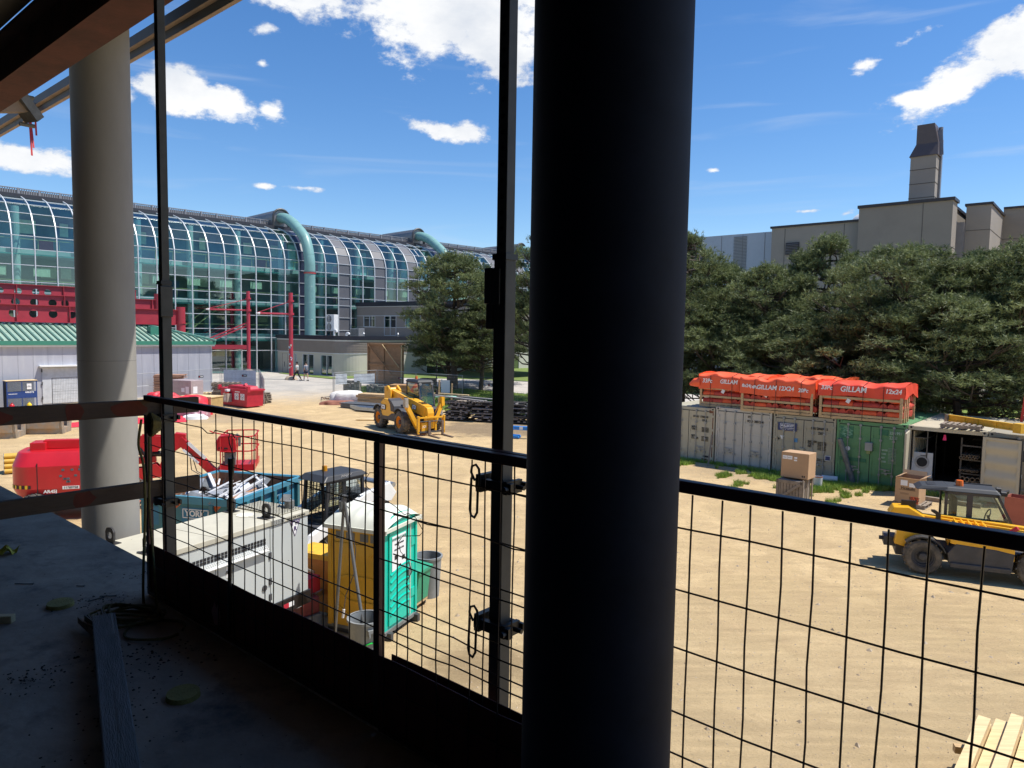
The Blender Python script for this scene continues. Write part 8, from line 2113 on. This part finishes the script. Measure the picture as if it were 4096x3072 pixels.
lumpy('red_brown_pile', 'flat pile of red brown folded sheeting under the white sacks', 'sheeting', (-12.8, 52.4, 0), .1, 1.4, .5, .35, pm('sheet_brown', (.28, .11, .07), .8, var=.2), 14)
# dark scaffold timber pile with light ends
t_ = thing('scaffold_pile', 'long dark pile of stacked scaffold planks and frames with grey ends', 'scaffold pile', (-4.2, 44.6, 0), -.27)
rd2 = random.Random(31)
M_sc = [pm('plank_dark', (.050, .044, .042), .85, var=.4, scale=3), pm('plank_grey', (.22, .21, .21), .8, var=.3, scale=3), pm('plank_tan', (.34, .29, .24), .8, var=.2)]
for lay in range(9):
    for seg in range(4):
        m = MB(); x0 = seg * 1.75 + rd2.uniform(-.2, .2)
        for k in range(5): m.k = 0 if rd2.random() < .72 else 1; y = k * .3 + rd2.uniform(-.05, .05); m.M = Matrix.Rotation(rd2.uniform(-.03, .03), 4, 'Z') @ Matrix.Rotation(rd2.uniform(-.02, .02), 4, 'Y'); m.box(x0, y, .06 + lay * .135, x0 + rd2.uniform(1.2, 1.9), y + .24, .06 + lay * .135 + .06)
        m.M = Matrix(); m.k = 2 if rd2.random() < .35 else 1
        for k in range(3): xx = x0 + rd2.uniform(0, 1.5); m.box(xx, -.06, .05 + lay * .135 + .06, xx + rd2.uniform(.08, .2), 1.3, .05 + lay * .135 + .135)
        m.build('plank_layer', M_sc, t_)
m = MB(); m.beam((-.8, .2, 1.55), (2.6, -.1, 1.34), .35, .06); m.beam((.5, .9, 1.48), (4.2, .6, 1.36), .3, .05); m.build('top_plank', M_sc[1], t_)
m = MB(); m.beam((-1.2, .9, 1.6), (1.2, 1.1, 1.55), .25, .06); m.beam((-.6, .4, 1.66), (.9, .7, 1.6), .2, .05); m.k = 1; m.box(-1.2, 1.3, 1.3, .1, 2.2, 1.36); m.build('top_board', [M_woodp, pm('mint_board', (.30, .55, .45), .7)], t_)
for k, x in enumerate((-5.0, -4.1)): m = MB(); m.beam((0, 0, 0), (.05, 0, 2.3 - .2 * k), .1, .1); tag(m.build('timber_stake', M_wood, loc=(x, 48.3 - k * .4, 0)), ('taller' if k == 0 else 'shorter') + ' timber stake standing behind the scaffold pile', 'stake')
t_ = thing('notice_stand', 'white notice board on the fence beside the broad lawn pine', 'notice', (-5.6, 55.9, gz(-5.6, 55.9)), -.3)
m = MB(); m.box(0, 0, .55, .75, .02, 1.55); m.build('notice_sheet', M_paper, t_); m = MB(); m.box(.02, .02, 0, .06, .06, 1.6); m.box(.7, .02, 0, .74, .06, 1.6); m.build('stand_leg', M_chas, t_)
m = MB(); m.box(0, 0, 0, 1.3, .5, .85); m.box(-.05, -.05, .85, 1.35, .55, .92); tag(m.build('brown_bench_box', pm('box_bronze', (.12, .085, .06), .7), loc=(-8.0, 62.2, gz(-8, 62.2)), rz=-.2), 'brown metal box standing on the path behind the telehandler cab', 'box')
m = MB(); m.cyl((0, 0, 0), (0, 0, 3.6), .05, n=8); m.box(-.18, -.04, 2.9, .18, .04, 3.2); tag(m.build('thin_lamp_post', M_ink, loc=(-7.1, 66.5, .8)), 'thin black post on the far lawn left of the broad pine', 'post')

# ------------------------------------------------------------------ blue lift end showing behind the post
t_ = thing('blue_lift', 'blue boom lift jib end showing between the guard post and the dark column', 'boom lift', (-.15, 37.6, 0), R(-12))
M_bl = pm('lift_blue', (.02, .19, .55), .4, var=.06)
m = MB(); m.beam((.15, 0, .56), (4.2, 0, .48), .22, .2); m.build('jib', M_bl, t_, bevel=.03)
m = MB(); m.prism([(-.15, .66), (.2, .68), (.35, .5), (.15, .32), (.15, .18), (-.05, .2), (-.15, .42)], -.16, .16, 'y'); m.prism([(-.2, .02), (.65, .03), (.6, .16), (.1, .18), (-.2, .15)], -.3, .3, 'y'); m.build('jib_head', M_bl, t_, bevel=.02)
m = MB(); m.box(.62, -.118, .48, .8, -.109, .64); m.k = 1; m.box(1.05, -.118, .47, 1.6, -.109, .6); m.build('jib_label', [M_paper, M_ink], t_)
m = MB(); m.box(3.2, -.9, .35, 6.0, .9, 1.3); m.build('base', M_bl, t_, bevel=.05)
for x in (3.8, 5.4):
    for y, s in ((-.95, -1), (.95, 1)): wheel(t_, (x, y, .4), .4, .3, s, M_white, 12, .55)


# ------------------------------------------------------------------ two walkers
def skin_mesh(name, pts, edges, rad, mat, parent, root=0, sub=2):
    me = bpy.data.meshes.new(name); me.from_pydata(pts, edges, []); o = bpy.data.objects.new(name, me); COL.objects.link(o)
    sk = o.modifiers.new('skin', 'SKIN'); o.modifiers.new('sub', 'SUBSURF').levels = sub
    for i, r_ in enumerate(rad): me.skin_vertices[0].data[i].radius = r_ if isinstance(r_, tuple) else (r_, r_)
    me.skin_vertices[0].data[root].use_root = True
    dg = bpy.context.evaluated_depsgraph_get(); dg.update()
    em = bpy.data.meshes.new_from_object(o.evaluated_get(dg)); bpy.data.objects.remove(o)
    em.materials.clear(); em.materials.append(mat); em.shade_smooth()
    ob = bpy.data.objects.new(name, em); COL.objects.link(ob); ob.parent = parent; return ob
def person(loc, rz, label, shirt, legs, shorts, hairc, sc=1.0, stride=.32, arm=(0, 0)):
    t_ = thing('person', label, 'person', loc, rz, None); t_.scale = (sc, sc, sc)
    SKN = pm('skin', (.50, .30, .21), .6, var=.04)
    s = stride
    # X forward, Y left
    P = [(0, 0, .95), (0, 0, 1.12), (0.01, 0, 1.30), (0.01, 0, 1.42), (.01, 0, 1.50), (.02, 0, 1.58), (.025, 0, 1.67),
         (0, .17, 1.40), (-.06 + arm[0] * .3, .21, 1.14), (.02 + arm[0], .20, .92),
         (0, -.17, 1.40), (.02 + arm[1] * .3, -.21, 1.14), (.10 + arm[1], -.20, .95 + abs(arm[1]) * .6),
         (0.0, .09, .90), (s * .55, .10, .50), (s * .75, .10, .09), (s * .75 + .14, .10, .04),
         (0.0, -.09, .90), (-s * .35, -.10, .50), (-s * .95, -.10, .13), (-s * .95 + .12, -.10, .05)]
    E = [(0, 1), (1, 2), (2, 3), (3, 4), (4, 5), (5, 6), (3, 7), (7, 8), (8, 9), (3, 10), (10, 11), (11, 12), (0, 13), (13, 14), (14, 15), (15, 16), (0, 17), (17, 18), (18, 19), (19, 20)]
    Rr = [(.13, .10), (.12, .09), (.14, .10), (.10, .08), .05, .075, .07, .055, .042, .03, .055, .042, .03, .085, .06, .042, .03, .085, .06, .042, .03]
    skin_mesh('body', P, E, Rr, SKN, t_)
    sh = [P[0], P[1], P[2], P[3], P[7], Vector(P[7]).lerp(Vector(P[8]), .8), P[10], Vector(P[10]).lerp(Vector(P[11]), .8)]
    skin_mesh('shirt', [tuple(q) for q in sh], [(0, 1), (1, 2), (2, 3), (3, 4), (4, 5), (3, 6), (6, 7)], [(.165, .13), (.155, .12), (.17, .13), (.12, .10), .075, .065, .075, .065], shirt, t_)
    def L(a, b, f): return tuple(Vector(P[a]).lerp(Vector(P[b]), f))
    e1 = .55 if shorts else .95
    pts = [P[0], P[13], L(13, 14, e1 if shorts else 1), P[17], L(17, 18, e1 if shorts else 1)]; ed = [(0, 1), (1, 2), (0, 3), (3, 4)]; ra = [(.14, .11), .10, .085, .10, .085]
    if not shorts: pts += [L(14, 15, .85), L(18, 19, .85)]; ed += [(2, 5), (4, 6)]; ra += [.06, .06]
    skin_mesh('shorts' if shorts else 'trousers', pts, ed, ra, legs, t_)
    m = MB(); m.lathe([(.0, .13), (.055, .12), (.09, .07), (.098, .0), (.09, -.05)], (-.015, 0, 1.66), 16, cap=False); m.box(-.02, -.06, 1.68, .13, .06, 1.695) if hairc == 'cap' else None; m.build('cap' if hairc == 'cap' else 'hair', pm('dark_hair', (.015, .012, .012), .7), t_, smooth=50)
    m = MB(); m.cbox((.105, 0, 1.645), (.03, .022, .035)); 
    for y in (-.095, .095): m.cbox((.0, y, 1.65), (.03, .015, .05))
    m.build('nose_and_ears', SKN, t_, bevel=.006)
    m = MB()
    for y in (-.032, .032): m.cbox((.093, y, 1.665), (.01, .022, .010))
    m.cbox((.09, 0, 1.60), (.012, .045, .008)); m.build('eyes_and_mouth', M_ink, t_)
    for k, i in enumerate((9, 12)):
        h = MB(); c = Vector(P[i])
        for f in range(4): h.tube([c + Vector((.0 + .012 * f - .02, 0, -.02)), c + Vector((.01 + .014 * f - .02, .004, -.075)), c + Vector((.02 + .012 * f - .02, .012, -.105 + .006 * abs(f - 1.5)))], [.010, .009, .007], 5)
        h.tube([c + Vector((.02, 0, -.01)), c + Vector((.05, .0, -.05))], [.011, .008], 5); h.cbox(c + Vector((.0, 0, -.03)), (.075, .03, .07)); h.build('hand', SKN, t_, bevel=.004)
    m = MB()
    for i, j in ((15, 16), (19, 20)):
        c = Vector(P[i]).lerp(Vector(P[j]), .5); m.cbox((c.x + .03, c.y, max(.05, c.z - .02)), (.28, .10, .09))
    m.build('shoes', M_ink, t_, bevel=.02)
    if shorts:
        m = MB()
        for i in (15, 19): m.cyl(Vector(P[i]) + Vector((0, 0, .02)), Vector(P[i]) + Vector((0, 0, .13)), .052, n=10)
        m.build('socks', M_paper, t_)
    return t_
person((-20.4, 67.2, .70), R(168), 'person in pale grey jacket and black trousers walking behind the nearest red mast', pm('jacket_pale', (.50, .52, .50), .8), pm('black_cloth', (.012, .012, .015), .8), False, 'hair', 1.03, .42)
person((-19.45, 66.9, .70), R(140), 'person in grey t shirt, navy shorts and black cap holding a phone', pm('tshirt_grey', (.20, .23, .28), .8), pm('navy_cloth', (.02, .025, .05), .8), True, 'cap', 1.06, .22, (.05, .18))
